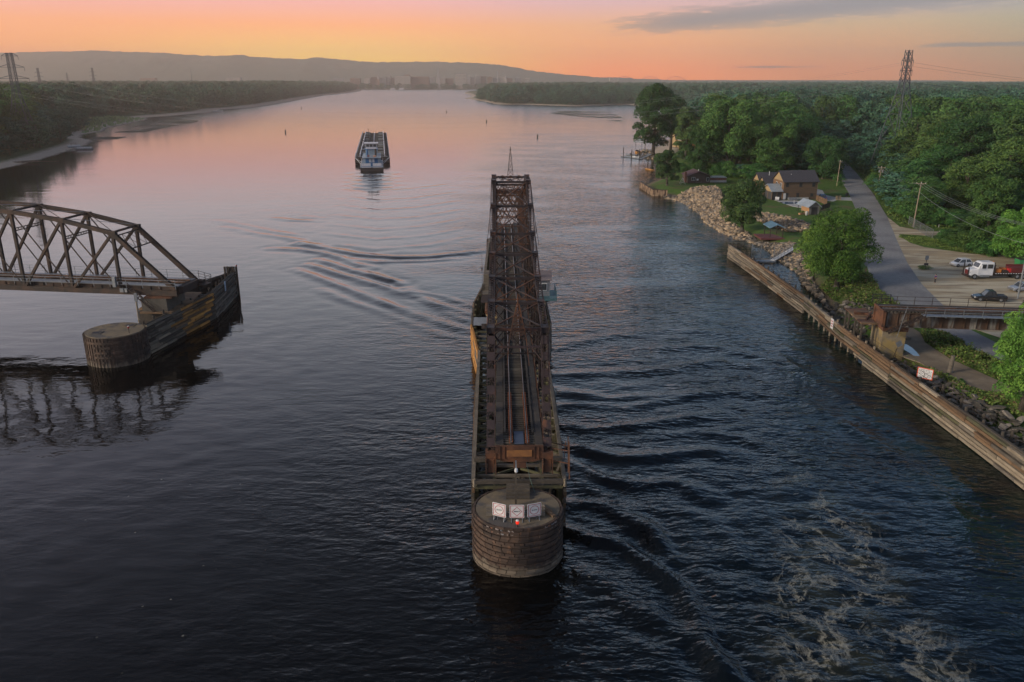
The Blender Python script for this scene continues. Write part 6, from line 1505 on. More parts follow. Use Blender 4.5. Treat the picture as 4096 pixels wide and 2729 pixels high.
bp_ = G(3288,797,GH+.02); car('dark blue car standing on the driveway beside the wooden house', bp_, R(85), m_cblue, 'hatch')
# crew cab truck
TK = thing('flatbed_truck', 'long white crew cab truck with a red loaded flatbed on the gravel lot', 'truck', (89.3,152.8,gz_), R(181)); m_tr = M('dark_red_paint', (.16,.02,.02), (.11,.018,.018), 1, .5)
# local x forward = towards left; nose at +x
def sc(x, zb, zt, w): return (x, [(-w,zb),(-w,zt-.15),(-w*.88,zt),(w*.88,zt),(w,zt-.15),(w,zb)])
b = MB(); loft(b, [sc(0,.8,1.75,.85),sc(-.3,.75,1.95,.98),sc(-1.6,.75,2.15,1.08),sc(-1.62,.75,2.15,1.08)]); b.build('hood', m_cw, TK, bevel=.05)
b = MB(); loft(b, [sc(-1.5,.75,2.2,1.12),sc(-1.95,.75,3.15,1.08),sc(-2.3,.75,3.35,1.05),sc(-4.5,.75,3.35,1.08),sc(-4.55,.75,3.3,1.08)]); b.build('cab', m_cw, TK, bevel=.05)
b = MB(); b.add([(-1.55,-.95,2.28),(-1.55,.95,2.28),(-1.93,.9,3.08),(-1.93,-.9,3.08)], [(0,1,2,3)]); 
b = MB().beam((-1.53,0,2.3),(-1.93,0,3.08),1.8,.06); 
for s in (-1,1): b.bx(-3.0,-2.1,s*1.12-.03,s*1.12+.03,2.15,2.95); b.bx(-4.3,-3.3,s*1.12-.03,s*1.12+.03,2.15,2.95)
b.build('windows', m_glass, TK)
b = MB().bx(-.02,.08,-.6,.6,.85,1.75); b.mat(1).bx(.08,.35,-1.1,1.1,.45,.75); b.bx(.1,.3,-.9,-.8,.7,2.9); b.bx(.1,.3,.8,.9,.7,2.3); b.build('grille_and_bumper', [m_tr, m_dkst], TK)
MB().bx(-13,-.2,-.5,.5,.55,.85).build('chassis', m_dkst, TK); b = MB().bx(-3.9,-2.0,-1.15,-.9,.45,.85); b.bx(-3.9,-2,.9,1.15,.45,.85); b.build('step', m_grst, TK)
b = MB().bx(-12.8,-4.7,-1.2,1.2,1.05,1.25); b.mat(1)
for i in range(16): b.bx(-12.7+i*.5,-12.45+i*.5,1.2,1.22,1.08,1.2); 
b.build('flatbed', [m_dkst, m_cw], TK)
b = MB().bx(-12.6,-8.2,-1.1,1.1,1.27,2.2); b.bx(-12.6,-8.2,-1.15,-1.05,2.2,2.5); b.build('red_load', m_tr, TK)
b = MB().bx(-4.9,-4.65,-1.1,1.1,1.2,2.9); b.bx(-5.2,-4.7,-.4,.4,2.9,3.1); b.bx(-7.6,-6.6,.2,1.0,1.27,1.7); b.build('headboard', m_dkst, TK)
m_org = M('orange_gear', (.6,.2,.04), (.5,.16,.04), 2, .6); b = MB().bx(-6.3,-5.3,-.3,.8,1.27,1.9); b.bx(-7.6,-6.8,-.9,.2,1.27,2.0); b.build('orange_gear', m_org, TK); MB().lathe([(.1,3.1),(.16,3.2),(.05,3.35)],(-4.9,0),8).build('beacon', m_org, TK)
b = MB().bx(-8.15,-7.7,.2,.9,1.3,2.0); b.build('red_tank', M('bright_red_paint', (.6,.03,.03), (.5,.03,.03), 2, .4), TK)
wheels(TK, (-1.0,-9.4,-10.8), 2.45, .52)
for s in (-1,1): MB().bx(-2.05,-1.85,s*1.35-.12,s*1.35+.12,2.2,2.9).build('mirror', m_cw, TK); MB().bx(-.12,.03,s*.82-.16,s*.82+.16,1.2,1.45).build('headlight', m_trim, TK)
t = thing('dumpster', 'green waste container at the right edge behind the truck', 'container', (107,163.5,GH)); MB().extr([(-1.2,0),(1.2,0),(1.4,1.5),(-1.4,1.5)],-.9,.9).build('bin', M('green_bin', (.03,.25,.08), (.03,.2,.07), 2, .6), t); MB().bx(-1.42,1.42,-.95,.95,1.5,1.6).build('lid', m_dtrim, t)
# person standing on the lot
PS = thing('person', 'person in purple shirt and dark trousers standing on the gravel looking at a phone', 'person', G(3739,1133,gz_), R(200))
def skin(name, pts, edges, mat_, par, sub=1):
    me = bpy.data.meshes.new(name); me.from_pydata([p[:3] for p in pts], edges, []); me.materials.append(mat_); o = link(name, me, par)
    o.modifiers.new('skin', 'SKIN'); me.skin_vertices.new() if False else None
    bpy.context.view_layer.objects.active = o
    sv = me.skin_vertices[0].data if me.skin_vertices else None
    for i, p in enumerate(pts):
        r = p[3]; r = r if isinstance(r, tuple) else (r, r)
        if sv: sv[i].radius = r; sv[i].use_root = (i == 0)
    s_ = o.modifiers.new('sub', 'SUBSURF'); s_.levels = sub; s_.render_levels = sub
    me.polygons.foreach_set('use_smooth', [True]*len(me.polygons)); return o
m_skin = M('skin_tone', (.42,.24,.16), (.38,.21,.14), 3, .6)
body = [(0,0,.98,(.16,.12)),(0,0,1.18,(.15,.11)),(0,0,1.38,(.18,.12)),(0,0,1.50,(.07,.07)),(.02,0,1.60,(.09,.075)),(.02,0,1.72,(.085,.08)),
 (0,.19,1.42,.06),(.05,.25,1.18,.045),(.28,.16,1.12,.036),(.36,.12,1.15,.03),(0,-.19,1.42,.06),(.03,-.26,1.17,.045),(.26,-.12,1.12,.036),(.34,-.06,1.15,.03),
 (0,.10,.90,.09),(.03,.11,.52,.065),(.0,.11,.10,.045),(.14,.12,.05,.04),(0,-.10,.90,.09),(0,-.11,.52,.065),(-.03,-.11,.10,.045),(.11,-.12,.05,.04)]
skin('body', body, [(0,1),(1,2),(2,3),(3,4),(4,5),(2,6),(6,7),(7,8),(8,9),(2,10),(10,11),(11,12),(12,13),(0,14),(14,15),(15,16),(16,17),(0,18),(18,19),(19,20),(20,21)], m_skin, PS, 2)
skin('shirt', [(0,0,.98,(.175,.135)),(0,0,1.18,(.17,.13)),(0,0,1.40,(.20,.135)),(0,0,1.47,(.10,.09)),(0,.20,1.41,.075),(.03,.25,1.24,.062),(0,-.20,1.41,.075),(.02,-.26,1.24,.062)], [(0,1),(1,2),(2,3),(2,4),(4,5),(2,6),(6,7)], M('purple_shirt', (.07,.035,.16), (.06,.03,.13), 3, .9), PS)
skin('trousers', [(0,0,.98,(.17,.135)),(0,.10,.88,.11),(.03,.11,.52,.085),(0,.11,.12,.07),(0,-.10,.88,.11),(0,-.11,.52,.085),(-.03,-.11,.12,.07)], [(0,1),(1,2),(2,3),(0,4),(4,5),(5,6)], m_dtrim, PS)
MB().lathe([(.02,1.83),(.07,1.81),(.105,1.74),(.11,1.68),(.095,1.64)],(.005,0),12).build('hair', m_dtrim, PS)
tag(MB().bx(-.01,.01,-.04,.04,-.07,.07).build('phone', m_black), 'small dark phone held in both hands by the person on the gravel', 'phone').location = Vector(PS.location)+Vector((math.cos(R(200))*.39-math.sin(R(200))*.03, math.sin(R(200))*.39+math.cos(R(200))*.03, 1.2))
# ---------------------------------------------------------------- poles, signs, wires
def pole(label, base, h, lean=0, arm=2.4, rz=0, trans=0, r0=.17, mt=None):
    p = G(base[0], base[1], GH); t = thing('utility_pole', label, 'utility pole', p, rz); MB().tube((0,0,-.5),(lean,0,h),r0,r0*.65,9).build('pole', mt or m_pole, t)
    if arm: b = MB().bx(lean-arm/2,lean+arm/2,-.18,-.06,h-.55,h-.42); b.beam((lean-.7,-.12,h-.5),(lean,-.12,h-1.2),.05,.05); b.beam((lean+.7,-.12,h-.5),(lean,-.12,h-1.2),.05,.05); b.build('crossarm', mt or m_pole, t)
    for x in ((-1,0,1) if arm else ()): MB().lathe([(.05,h-.42),(.08,h-.35),(.04,h-.2)],(lean+x*arm*.45,-.12),8).build('insulator', m_trim, t)
    for k in range(trans): MB().lathe([(.2,h-2.2),(.24,h-2.1),(.24,h-1.35),(.15,h-1.25)],(lean+(-.5 if k else .5),0),10).build('transformer', m_grst, t)
    return t, p
m_pole = M('pole_wood', (.33,.26,.19), (.26,.20,.15), 1, .9, stretch=(1,1,.2))
tA, pA = pole('tall bare utility pole at the road bend in front of the wood', (3652,909), 11.9, .3, rz=R(-15))
tB, pB = pole('utility pole with two transformers standing farther up the road', (3508,768), 8.8, .35, rz=R(-15), trans=2)
tC, pC = pole('half hidden utility pole in the dark trees beside the wooden house', (3347,744), 9.3, .2, arm=1.2)
tD, pD = pole('grey utility pole at the right edge in front of the silver car', (4070,1196), 13.5, 0, rz=R(-15), trans=1, mt=m_grst)
def wire(label, pts, sag, r_=.02, name='power_line', group=None, m=None):
    b = MB(); n = 14; a, c = map(Vector, pts); q = [a.lerp(c, i/n)-Vector((0,0,4*sag*(i/n)*(1-i/n))) for i in range(n+1)]; b.path(q, r_, 4); return tag(b.build(name, m or m_wire), label, 'power line', group)
m_wire = M('aluminium_wire', (.30,.32,.32), (.26,.28,.28), 3, .5, .3)
m_wired = M('dark_wire', (.05,.055,.07), (.05,.05,.06), 3, .6, .3)
for u, v, hu, hv, nm in ((pB,pA,8.3,11.4,'from the transformer pole to the tall road bend pole'),(pA,pD,11.4,13.0,'from the tall road bend pole to the right edge pole')):
    for k, o in enumerate((-1.0,0,1.0)): wire('thin overhead wires '+nm, (u+Vector((o+.3,0,hu)), v+Vector((o+.2,0,hv))), 1.3, .022, group='overhead wires '+nm)
wire('lower single cable hanging from the tall road bend pole to the right edge', (pA+Vector((.2,0,9.2)), pD+Vector((0,0,9.8))), 1.5, .03)
wire('lower single cable hanging between the two roadside poles', (pB+Vector((.2,0,6.4)), pA+Vector((.2,0,9.2))), 1.2, .03)
def back_sign(label, base, h, kind='diamond', rz=0, size=.75, lean=0):
    t = thing('road_sign', label, 'sign', G(base[0],base[1],GH), rz); MB().bx(-.04,.04,-.03,.03,0,h).build('post', m_dkst, t).rotation_euler = (0,lean,0)
    b = MB()
    if kind == 'diamond': b.extr([(-size*.7,h),(0,h-size*.7),(size*.7,h),(0,h+size*.7)],-.06,-.04)
    elif kind == 'oct': b.extr([(size*.5*math.cos(R(22.5+45*i)),h+size*.5*math.sin(R(22.5+45*i))) for i in range(8)],-.06,-.04)
    else: b.bx(-size*.4,size*.4,-.06,-.04,h-size,h)
    o = b.build('panel', m_grst, t); o.rotation_euler = (0,lean,0); return t
t = back_sign('grey diamond sign back with a small plate beside the road under the bright tree', (3459,1108), 2.7, 'diamond', 0, .85); MB().bx(-.2,.2,-.07,-.05,1.1,1.7).build('lower_plate', m_tan, t)
back_sign('leaning grey diamond sign back standing in front of the puddle', (3574,1428), 2.0, 'diamond', 0, .8, .25)
t = back_sign('sign post with a dark box on a grass tuft in the gravel lot', (3700,1078), 2.9, 'rect', 0, .9); MB().bx(-.4,.4,-.25,-.05,.9,1.35).build('dark_box', m_dtrim, t)
place_tree('bush', 1, G(3692,1076,GH), .7, 1.5, 'tuft of long grass round the sign post in the gravel lot', None, 'grass_tuft', cat='grass')
t = thing('wooden_stump_post', 'thick weathered wooden post leaning beside the dirt track', 'post', G(3797,1491,GH)); MB().tube((0,0,-.3),(.15,0,2.4),.3,.26,9).build('post', m_tb[0], t); MB().bx(.35,.4,0,.05,0,2.0).build('stake', m_trim, t)
t = thing('chain_link_gate', 'open chain link gate across the gravel side track at the wood', 'gate', G(3727,957,GH), R(0)); b = MB()
for i in range(4): b.tube((i*1.9,i*.6,0),(i*1.9,i*.6,1.5),.04,.04,6)
b.beam((0,0,1.5),(5.7,1.8,1.5),.05,.05); b.beam((0,0,.2),(5.7,1.8,.2),.04,.04)
for i in range(30): b.beam((i*.19,i*.06,.2),(i*.19+.3,i*.06+.1,1.5),.012,.012); b.beam((i*.19+.3,i*.06+.1,.2),(i*.19,i*.06,1.5),.012,.012)
b.build('frame_and_mesh', m_grst, t)
t = thing('chain_link_fence', 'chain link fence panel running away into the wood beside the gate', 'fence', G(3727,957,GH), 0); b = MB()
for i in range(5): b.tube((.1+i*.9,i*5.0,0),(.1+i*.9,i*5.0,2.3),.05,.05,6)
b.beam((.1,0,2.3),(3.7,20,2.3),.05,.05); b.beam((.1,0,.1),(3.7,20,.1),.03,.03)
for i in range(90): b.beam((.1+i*.04,i*.222,.1),(.1+i*.04+.1,i*.222+.6,2.3),.012,.012); b.beam((.2+i*.04,i*.222+.6,.1),(.1+i*.04,i*.222,2.3),.012,.012)
b.build('posts_and_mesh', m_grst, t)
for k, (x, y, h) in enumerate(((3760,938,1.2),(3757,912,1.0))): tag(MB().tube((0,0,0),(0,0,h),.06,.06,6).build('marker_post', m_trim), 'thin pale marker post %s the gravel side track' % ('on the near side of' if k == 0 else 'on the far side of'), 'post').location = G(x-3,y+2,GH)
t = thing('trash_bin', 'black wheeled bin on the verge where the driveway meets the road', 'bin', G(3387,786,GH)); MB().extr([(-.3,0),(.3,0),(.38,1.1),(-.38,1.1)],-.35,.35).build('bin', m_dtrim, t); MB().bx(-.4,.4,-.4,.4,1.1,1.18).build('lid', m_dkst, t)
for k, x in enumerate((3347,3358)): 
    t = thing('brick_pillar', 'low brown pillar at the driveway, %s' % ('left of the pair' if k == 0 else 'right of the pair'), 'pillar', G(x,799,GH)); MB().bx(-.3,.3,-.3,.3,0,1.1).build('shaft', m_stone, t); MB().bx(-.36,.36,-.36,.36,1.1,1.2).build('cap', m_tb[1], t)
# grass clumps / bare saplings by the bright tree
bt = []
for i in range(3):
    b = MB(); r = random.Random(i)
    for j in range(9):
        p = Vector((r.uniform(-1.2,1.2), r.uniform(-1.2,1.2), 0)); q = p
        for k in range(5):
            n_ = q+Vector((r.uniform(-.25,.25), r.uniform(-.25,.25), r.uniform(.6,1.1))); b.tube(q, n_, .05-.008*k, .042-.008*k, 4, False)
            for w in range(3): b.tube(n_, n_+Vector((r.uniform(-.7,.7),r.uniform(-.7,.7),r.uniform(.3,.9))), .018, .006, 3, False)
            q = n_
    bt.append(b)
for i, (x, y) in enumerate(((3300,905),(3325,915),(3285,935),(3340,935))):
    o = bt[i%3].build('bare_sapling', m_bare); o.location = G(x,y,GH); o.rotation_euler = (0,0,i); tag(o, 'leafless twiggy saplings on the lawn between the shed and the bright tree', 'sapling', 'bare saplings by the shed lawn')
# ---------------------------------------------------------------- tow: towboat and four barges
m_hull = M('black_hull', (.02,.02,.025), (.05,.035,.03), .5, .6)
m_bdk = M('barge_deck', (.14,.14,.13), (.09,.088,.083), .4, .8, c3=(.18,.175,.16), s3=.15)
m_bw = M('boat_white', (.60,.58,.62), (.52,.50,.54), 1, .5); m_bgear = M('barge_gear_grey', (.22,.22,.21), (.14,.14,.135), .6, .7); m_bb = M('boat_blue', (.015,.12,.28), (.015,.10,.24), 1, .5); m_bg = M('boat_grey_blue', (.26,.33,.40), (.22,.28,.35), 1, .6)
TB0 = Vector((-62.4,361,0)); TR = R(9.0); ax = Vector((-math.sin(TR), math.cos(TR), 0)); sx_ = Vector((math.cos(TR), math.sin(TR), 0))
tb = thing('towboat', 'white and blue towboat with a three window wheelhouse pushing the barges', 'towboat', TB0, TR)
b = MB().prism([(-5.1,0),(5.1,0),(5.1,33),(4,36),(-4,36),(-5.1,33)], -1, 1.3); b.build('hull', m_hull, tb)
MB().prism([(-4.9,.2),(4.9,.2),(4.9,33),(-4.9,33)], 1.6, 1.68).build('deck', m_bg, tb)
for s in (-1,1):
    b = MB().bx(min(s*.5,s*4.3),max(s*.5,s*4.3),.3,.45,1.5,3.4); b.mat(1).bx(min(s*.5,s*4.3),max(s*.5,s*4.3),.26,.3,2.0,2.2); b.build('stern_screen', [m_bw, m_bb], tb)
    b = MB(); railing(b, [(s*4.95,.5,1.65),(s*4.95,32,1.65)], 1.1, 2, .05, 2.4); b.build('handrail', m_bw, tb)
b = MB().bx(-4.0,4.0,7,29,1.7,5.2); b.build('main_deckhouse', m_bg, tb)
for s in (-1,1):
    b = MB().bx(s*2.0-.75,s*2.0+.75,6.8,7.0,1.9,5.0); b.build('blue_door', m_bb, tb); MB().bx(min(s*.3,s*1.2),max(s*.3,s*1.2),6.85,7.0,3.4,4.8).build('white_panel', m_bw, tb)
MB().bx(-.45,.45,4.5,7,1.7,3.2).build('winch_house', m_bb, tb); b = MB().bx(-4.2,4.2,5.6,30,5.2,5.35).build('upper_deck', m_bg, tb); b = MB(); railing(b, [(-4.1,5.7,5.35),(4.1,5.7,5.35)], 1, 2, .04, 1.5); b.build('upper_rail', m_bw, tb)
MB().bx(-2.7,2.7,14,27,5.35,8.4).build('upper_house', m_bg, tb)
b = MB().bx(-3.1,3.1,13.4,20,8.4,8.55); b.build('bridge_deck', m_bb, tb); MB().bx(-2.5,2.5,14.2,19.5,8.55,10.9).build('wheelhouse', m_bw, tb)
for x in (-1.6,0,1.6): MB().bx(x-.68,x+.68,14.1,14.2,9.5,10.6).build('wheelhouse_window', m_glass, tb)
MB().bx(-3.2,3.2,13.4,20.5,10.9,11.15).build('wheelhouse_roof', m_bw, tb)
b = MB().tube((-.9,17,11.1),(-.9,17,17.2),.09,.06,6); b.bx(-1.2,-.6,16.9,17.1,17.1,17.3); b.tube((1.2,18,11.1),(1.2,18,17.5),.03,.02,5); b.bx(-.3,1.0,16.9,17.2,11.9,12.1); b.build('masts', m_dkst, tb)
for s in (-1,1): MB().lathe([(.45,5.3),(.5,7.5),(.4,8.3),(.42,8.8)],(s*1.9,11),12).build('exhaust_stack', m_dkst if s > 0 else m_bb, tb)
MB().bx(-1.9,-.9,9,10.2,5.4,6.3).build('deck_locker', m_tr, tb); b = MB().bx(.8,1.9,8.6,9.6,5.4,6.1); b.build('life_raft', m_org, tb)
bo = Vector((TB0.x, TB0.y, 0))
def barge(label, off, fwd):
    p = TB0+ax*fwd+sx_*off; t = thing('tank_barge', label, 'barge', p, TR, 'tank barges of the tow'); LL = 97; w = 4.15
    b = MB(); b.extr([(0,.2),(3,-1),(LL-5,-1),(LL,1.2),(LL,2.3),(0,2.3)], -w, w, 'x'); b.build('hull', m_hull, t)
    MB().bx(-w+.1,w-.1,.1,LL-.1,2.3,2.38).build('deck', m_bdk, t)
    b = MB(); s = 1 if off > 0 else -1
    b.bx(-w,-w+.15,0,LL,2.38,2.7); b.bx(w-.15,w,0,LL,2.38,2.7); b.bx(min(s*w-s*2.6,s*w-s*2.2),max(s*w-s*2.6,s*w-s*2.2),6,LL-4,2.4,3.9); b.build('white_coaming', m_bw, t)
    b = MB(); railing(b, [(s*(w-.1),1,2.7),(s*(w-.1),LL-1,2.7)], 1.0, 2, .06, 3.0); b.build('side_rail', m_bw, t)
    b = MB()
    for k in range(8): b.mat(k%2); y = 9+k*11; b.bx(-1.5,1.4,y,y+3.2,2.4,3.3+.3*(k%3)); b.bx(-s*w*.3-.4,-s*w*.3+.4,y+4,y+5.2,2.4,3.2)
    for x in (-.9,-.3,.4): b.mat(1).tube((x,5,2.9),(x,LL-6,2.9),.16,.16,6)
    for k in range(22): b.mat(0).bx(-w+.5,w-.5,4+k*4.2,4.15+k*4.2,2.4,2.6)
    for k in range(18): b.lathe([(.45,2.4),(.45,3.1)],(s*(w-1.1),5+k*5),8)
    b.build('deck_pipes_and_hatches', [M('deck_gear_dark', (.07,.07,.07), (.05,.05,.05), 1, .8), m_bgear], t)
    MB().bx(-w+.6,w-.6,.3,3.5,2.4,3.0).build('stern_box', m_hull, t)
    return t
barge('near left tank barge lashed ahead of the towboat', -4.25, 36); barge('near right tank barge lashed ahead of the towboat', 4.25, 36); barge('far left tank barge at the head of the tow', -4.25, 134); barge('far right tank barge at the head of the tow', 4.25, 134)
b = MB()
for s in (-1,1):
    b.beam((s*5,12,1.9),(s*8.2,36.4,2.6),.12,.12); b.beam((s*5,22,1.9),(s*8.2,36.4,2.6),.12,.12)
o = b.build('face_wires', m_trim, tb)
# ---------------------------------------------------------------- buoys
m_buoy = M('buoy_dark', (.06,.05,.045), (.04,.06,.05), 1, .6)
bm = None
for i, (x, y) in enumerate(((1142,531),(1206,436),(1544.5,406),(1786,451),(1946,489),(2150,550),(1610,385),(1714,373))):
    if bm is None: o = MB().lathe([(.5,-.3),(.5,1.2),(.55,1.3),(.35,2.1),(.1,2.3)], n=10).build('channel_buoy', m_buoy); bm = o
    else: o = bm.copy(); COL.objects.link(o)
    o.location = G(x, y)
    tag(o, ['dark channel buoy left of the tow, nearest on the left side','dark buoy farther upstream, left of the tow','small buoy in mid river straight beyond the barges','buoy in mid river to the right of the tow','buoy off the right hand island, near the slack water','buoy nearest on the right, between bridge mast and shore trees','tiny distant buoy off the left wood point','tiny distant buoy close to the town shore'][i], 'buoy')
# ---------------------------------------------------------------- left bank things
def pontoon(label, p, rz, L_=8, canopy=None, m=m_white):
    t = thing('pontoon_boat', label, 'boat', p, rz); b = MB()
    for s in (-1,1): b.tube((-L_/2,s*.95,.15),(L_/2,s*.95,.2),.35,.3,8)
    b.build('floats', m_grst, t); MB().bx(-L_/2,L_/2-.5,-1.3,1.3,.5,.62).build('deck', m_grst, t); b = MB(); railing(b, [(-L_/2,-1.25,.6),(L_/2-.6,-1.25,.6),(L_/2-.6,1.25,.6),(-L_/2,1.25,.6)], .8, 2, .06, 1.2); b.build('railing', m, t)
    MB().bx(-L_/2+.4,L_/2-1,.4,1.1,.62,1.1).build('bench', m, t)
    if canopy: b = MB().bx(-1.8,1.2,-1.2,1.2,2.5,2.6); [b.tube((x,y,.6),(x,y,2.5),.04,.04,4) for x in (-1.6,1.0) for y in (-1.1,1.1)]; b.build('canopy', canopy, t)
    return t
pontoon('pontoon boat beached bow-first at the sandy point on the left bank', G(338,598,.1), R(8), 9)
pontoon('second pontoon boat with a red canopy drawn up on the left sand behind the first', G(298,590,.3), R(40), 7, m_tr)
pontoon('white houseboat beached on the far left sandbar', G(874,447.5,.2), R(5), 12, m_white)
b = MB(); r = random.Random(4)
for i in range(14): p = Vector((r.uniform(-6,10), r.uniform(-3,3), .3)); b.tube(p, p+Vector((r.uniform(4,9),r.uniform(-2,2),r.uniform(-.2,.6))), .2, .08, 5)
tag(b.build('driftwood_logs', m_tb[0]), 'tangle of grey driftwood logs at the waterline of the left bank', 'driftwood').location = G(85,650,.3)
for k, x in enumerate((1571,1606)):
    t = thing('river_boat', 'distant white passenger boat at the town shore, %s of the two' % ('left' if k == 0 else 'right'), 'boat', G(x,359,0)); MB().bx(-11,11,-3,3,0,2).build('hull', m_bw, t); MB().bx(-8,8,-2.6,2.6,2,6).build('cabin', m_bw, t); MB().tube((3*(1-2*k),0,6),(3*(1-2*k),0,12),.5,.4,8).build('funnel', m_bg, t)
# reedy island tip on the left
GRS = G(480,492,0)
X = rng.uniform(-420, -150, 9000); Y = rng.uniform(500, 860, 9000); k = (sdist(X, Y, ISLE) > -3)&(sdist(X, Y, SHORE_L) > 5); X, Y = X[k], Y[k]; n = len(X)
if n:
    a = rng.uniform(0,6.28,n); hgt = rng.uniform(.8,1.9,n); w_ = .7; Z = hL(X, Y)-.1
    V = np.stack([np.stack([X-np.cos(a)*w_,Y-np.sin(a)*w_,Z],1), np.stack([X+np.cos(a)*w_,Y+np.sin(a)*w_,Z],1), np.stack([X+np.cos(a)*w_*.6,Y+np.sin(a)*w_*.6,Z+hgt],1), np.stack([X-np.cos(a)*w_*.6,Y-np.sin(a)*w_*.6,Z+hgt],1)],1).reshape(-1,3)
    o = link('marsh_grass', npmesh('marsh_grass', V, np.arange(4*n).reshape(n,4), [M('marsh_green', (.17,.25,.09), (.24,.31,.13), .05, .9, coord='pos')])); o['kind'] = 'stuff'
# lily pad mats on the slack water
def mats_(name, pl, n, s0, s1, seed):
    r = np.random.default_rng(seed); xs_ = [p[0] for p in pl]; ys_ = [p[1] for p in pl]; X = r.uniform(min(xs_),max(xs_),n*6); Y = r.uniform(min(ys_),max(ys_),n*6); k = inside(X,Y,pl)&(vnoise(X*.4,Y,22,9) > .52); X, Y = X[k][:n], Y[k][:n]; n = len(X)
    if not n: return
    s_ = r.uniform(s0,s1,n); ang = np.linspace(0,2*np.pi,7)[:6]; V = np.stack([np.stack([X+np.cos(a_)*s_*r.uniform(1.5,3.5,n),Y+np.sin(a_)*s_*r.uniform(.7,1.3,n),np.full(n,.05)],1) for a_ in ang],1).reshape(-1,3)
    o = link(name, npmesh(name, V, np.arange(6*n).reshape(n,6), [M('weed_mat', (.26,.26,.20), (.33,.31,.24), .05, .8, coord='pos')])); o['kind'] = 'stuff'
mats_('floating_weed', g2([(330,560),(430,540),(560,500),(690,478),(830,462),(780,490),(620,520),(480,555),(380,572)]), 2600, .35, 1.0, 3)
mats_('floating_weed', g2([(2260,440),(2420,445),(2490,470),(2490,490),(2350,470),(2200,455)]), 700, .8, 2.2, 4)
# ---------------------------------------------------------------- power pylons
def pylon(label, x, y, hgt, base_w, waist_w, waist_h, arms, rz=0, thick=.28, cage=0.0):
    t = thing('power_pylon', label, 'pylon', (x,y,GH), rz); b = MB(); cs = [(-1,-1),(1,-1),(1,1),(-1,1)]
    wd = lambda z: (base_w+(waist_w-base_w)*(z/waist_h))/2 if z < waist_h else (waist_w+(waist_w*.8+cage-waist_w)*((z-waist_h)/(hgt-waist_h)))/2
    P_ = lambda c, z: Vector((c[0]*wd(z), c[1]*wd(z), z))
    zs_ = [0]
    while zs_[-1] < hgt-.5: zs_.append(min(hgt, zs_[-1]+max(2.4, wd(zs_[-1])*2.2)))
    for c in cs: b.beam(P_(c,0),P_(c,waist_h),thick,thick); b.beam(P_(c,waist_h),P_(c,hgt),thick*.85,thick*.85)
    for z0, z1 in zip(zs_[:-1], zs_[1:]):
        for a, c in zip(cs, cs[1:]+cs[:1]): b.beam(P_(a,z0),P_(c,z1),thick*.5,thick*.5); b.beam(P_(c,z0),P_(a,z1),thick*.5,thick*.5); b.beam(P_(a,z1),P_(c,z1),thick*.5,thick*.5)
    b.build('lattice_tower', m_pyl, t)
    for z, w in arms:
        b = MB(); q = wd(z); b.beam((-w/2,0,z),(w/2,0,z),thick*.5,thick*.5)
        for s in (-1,1):
            for d in (-1,1): b.beam((s*q,d*q,z),(s*w/2,0,z+.1),thick*.6,thick*.6); b.beam((s*q,d*q,z+1.6),(s*w/2,0,z+.1),thick*.45,thick*.45)
            b.beam((s*w/2,0,z),(s*w/2,0,z-1.9),.12,.12)
        b.build('cross_arm', m_pyl, t)
    return t
m_pyl = M('pylon_steel', (.085,.095,.115), (.06,.07,.085), 1, .6, .3)
zr = 330*CT-10*ST; xr = 1588/F*zr
pylon('tall dark power pylon rising out of the wood on the right bank', xr, 330, 48.0, 13.0, 2.3, 36.5, [(36.8,6.4),(40.3,6.6),(44.0,6.4)], R(25), .24)
pyx = (38-2048)/F*(470*CT-12*ST)
pylon('large grey power pylon standing in the trees at the left edge of the picture', pyx, 470, 51.0, 13.5, 3.2, 30, [(31.5,13),(37.5,16),(43.5,13),(49.4,8.5)], R(10), .30)
for lab, px_, d, hh_ in (('faint distant pylon in the mist just right of the large left one', 157, 1500, 56), ('faint distant pylon in the mist above the left wood', 374, 1800, 60), ('faintest distant pylon low in the mist between the two far pylons', 270, 2500, 55)):
    pylon(lab, (px_-2048)/F*d*CT, d, hh_, 12, 3, hh_*.6, [(hh_*.62,14),(hh_*.74,17),(hh_*.86,13)], 0, .5)
tag(MB().tube((0,0,0),(0,0,68),1.2,.5,6).build('radio_mast', m_pyl), 'thin radio mast faint in the mist beyond the left wood', 'mast').location = ((767-2048)/F*2600*CT, 2600, 1)
LP_ = [(-8,31.5),(8,31.5),(-6.5,37.5),(6.5,43.5)]
for k, (o, z) in enumerate(LP_):
    wire('long thin power line sagging across the river from the left pylon to the right one', ((pyx+o*.2, 470-o, z+GH-1.5), (xr+o*.2, 330-o*.4, min(44,z+5)+GH)), 17+k*1.5, .03, group='river crossing power lines', m=m_wire)
    wire('thin power line leaving the right pylon towards the right edge', ((xr, 330, min(44,z+5)+GH-.3), (xr+330, 420+o*3, 40)), 9, .035, group='power lines right of the pylon', m=m_wired)
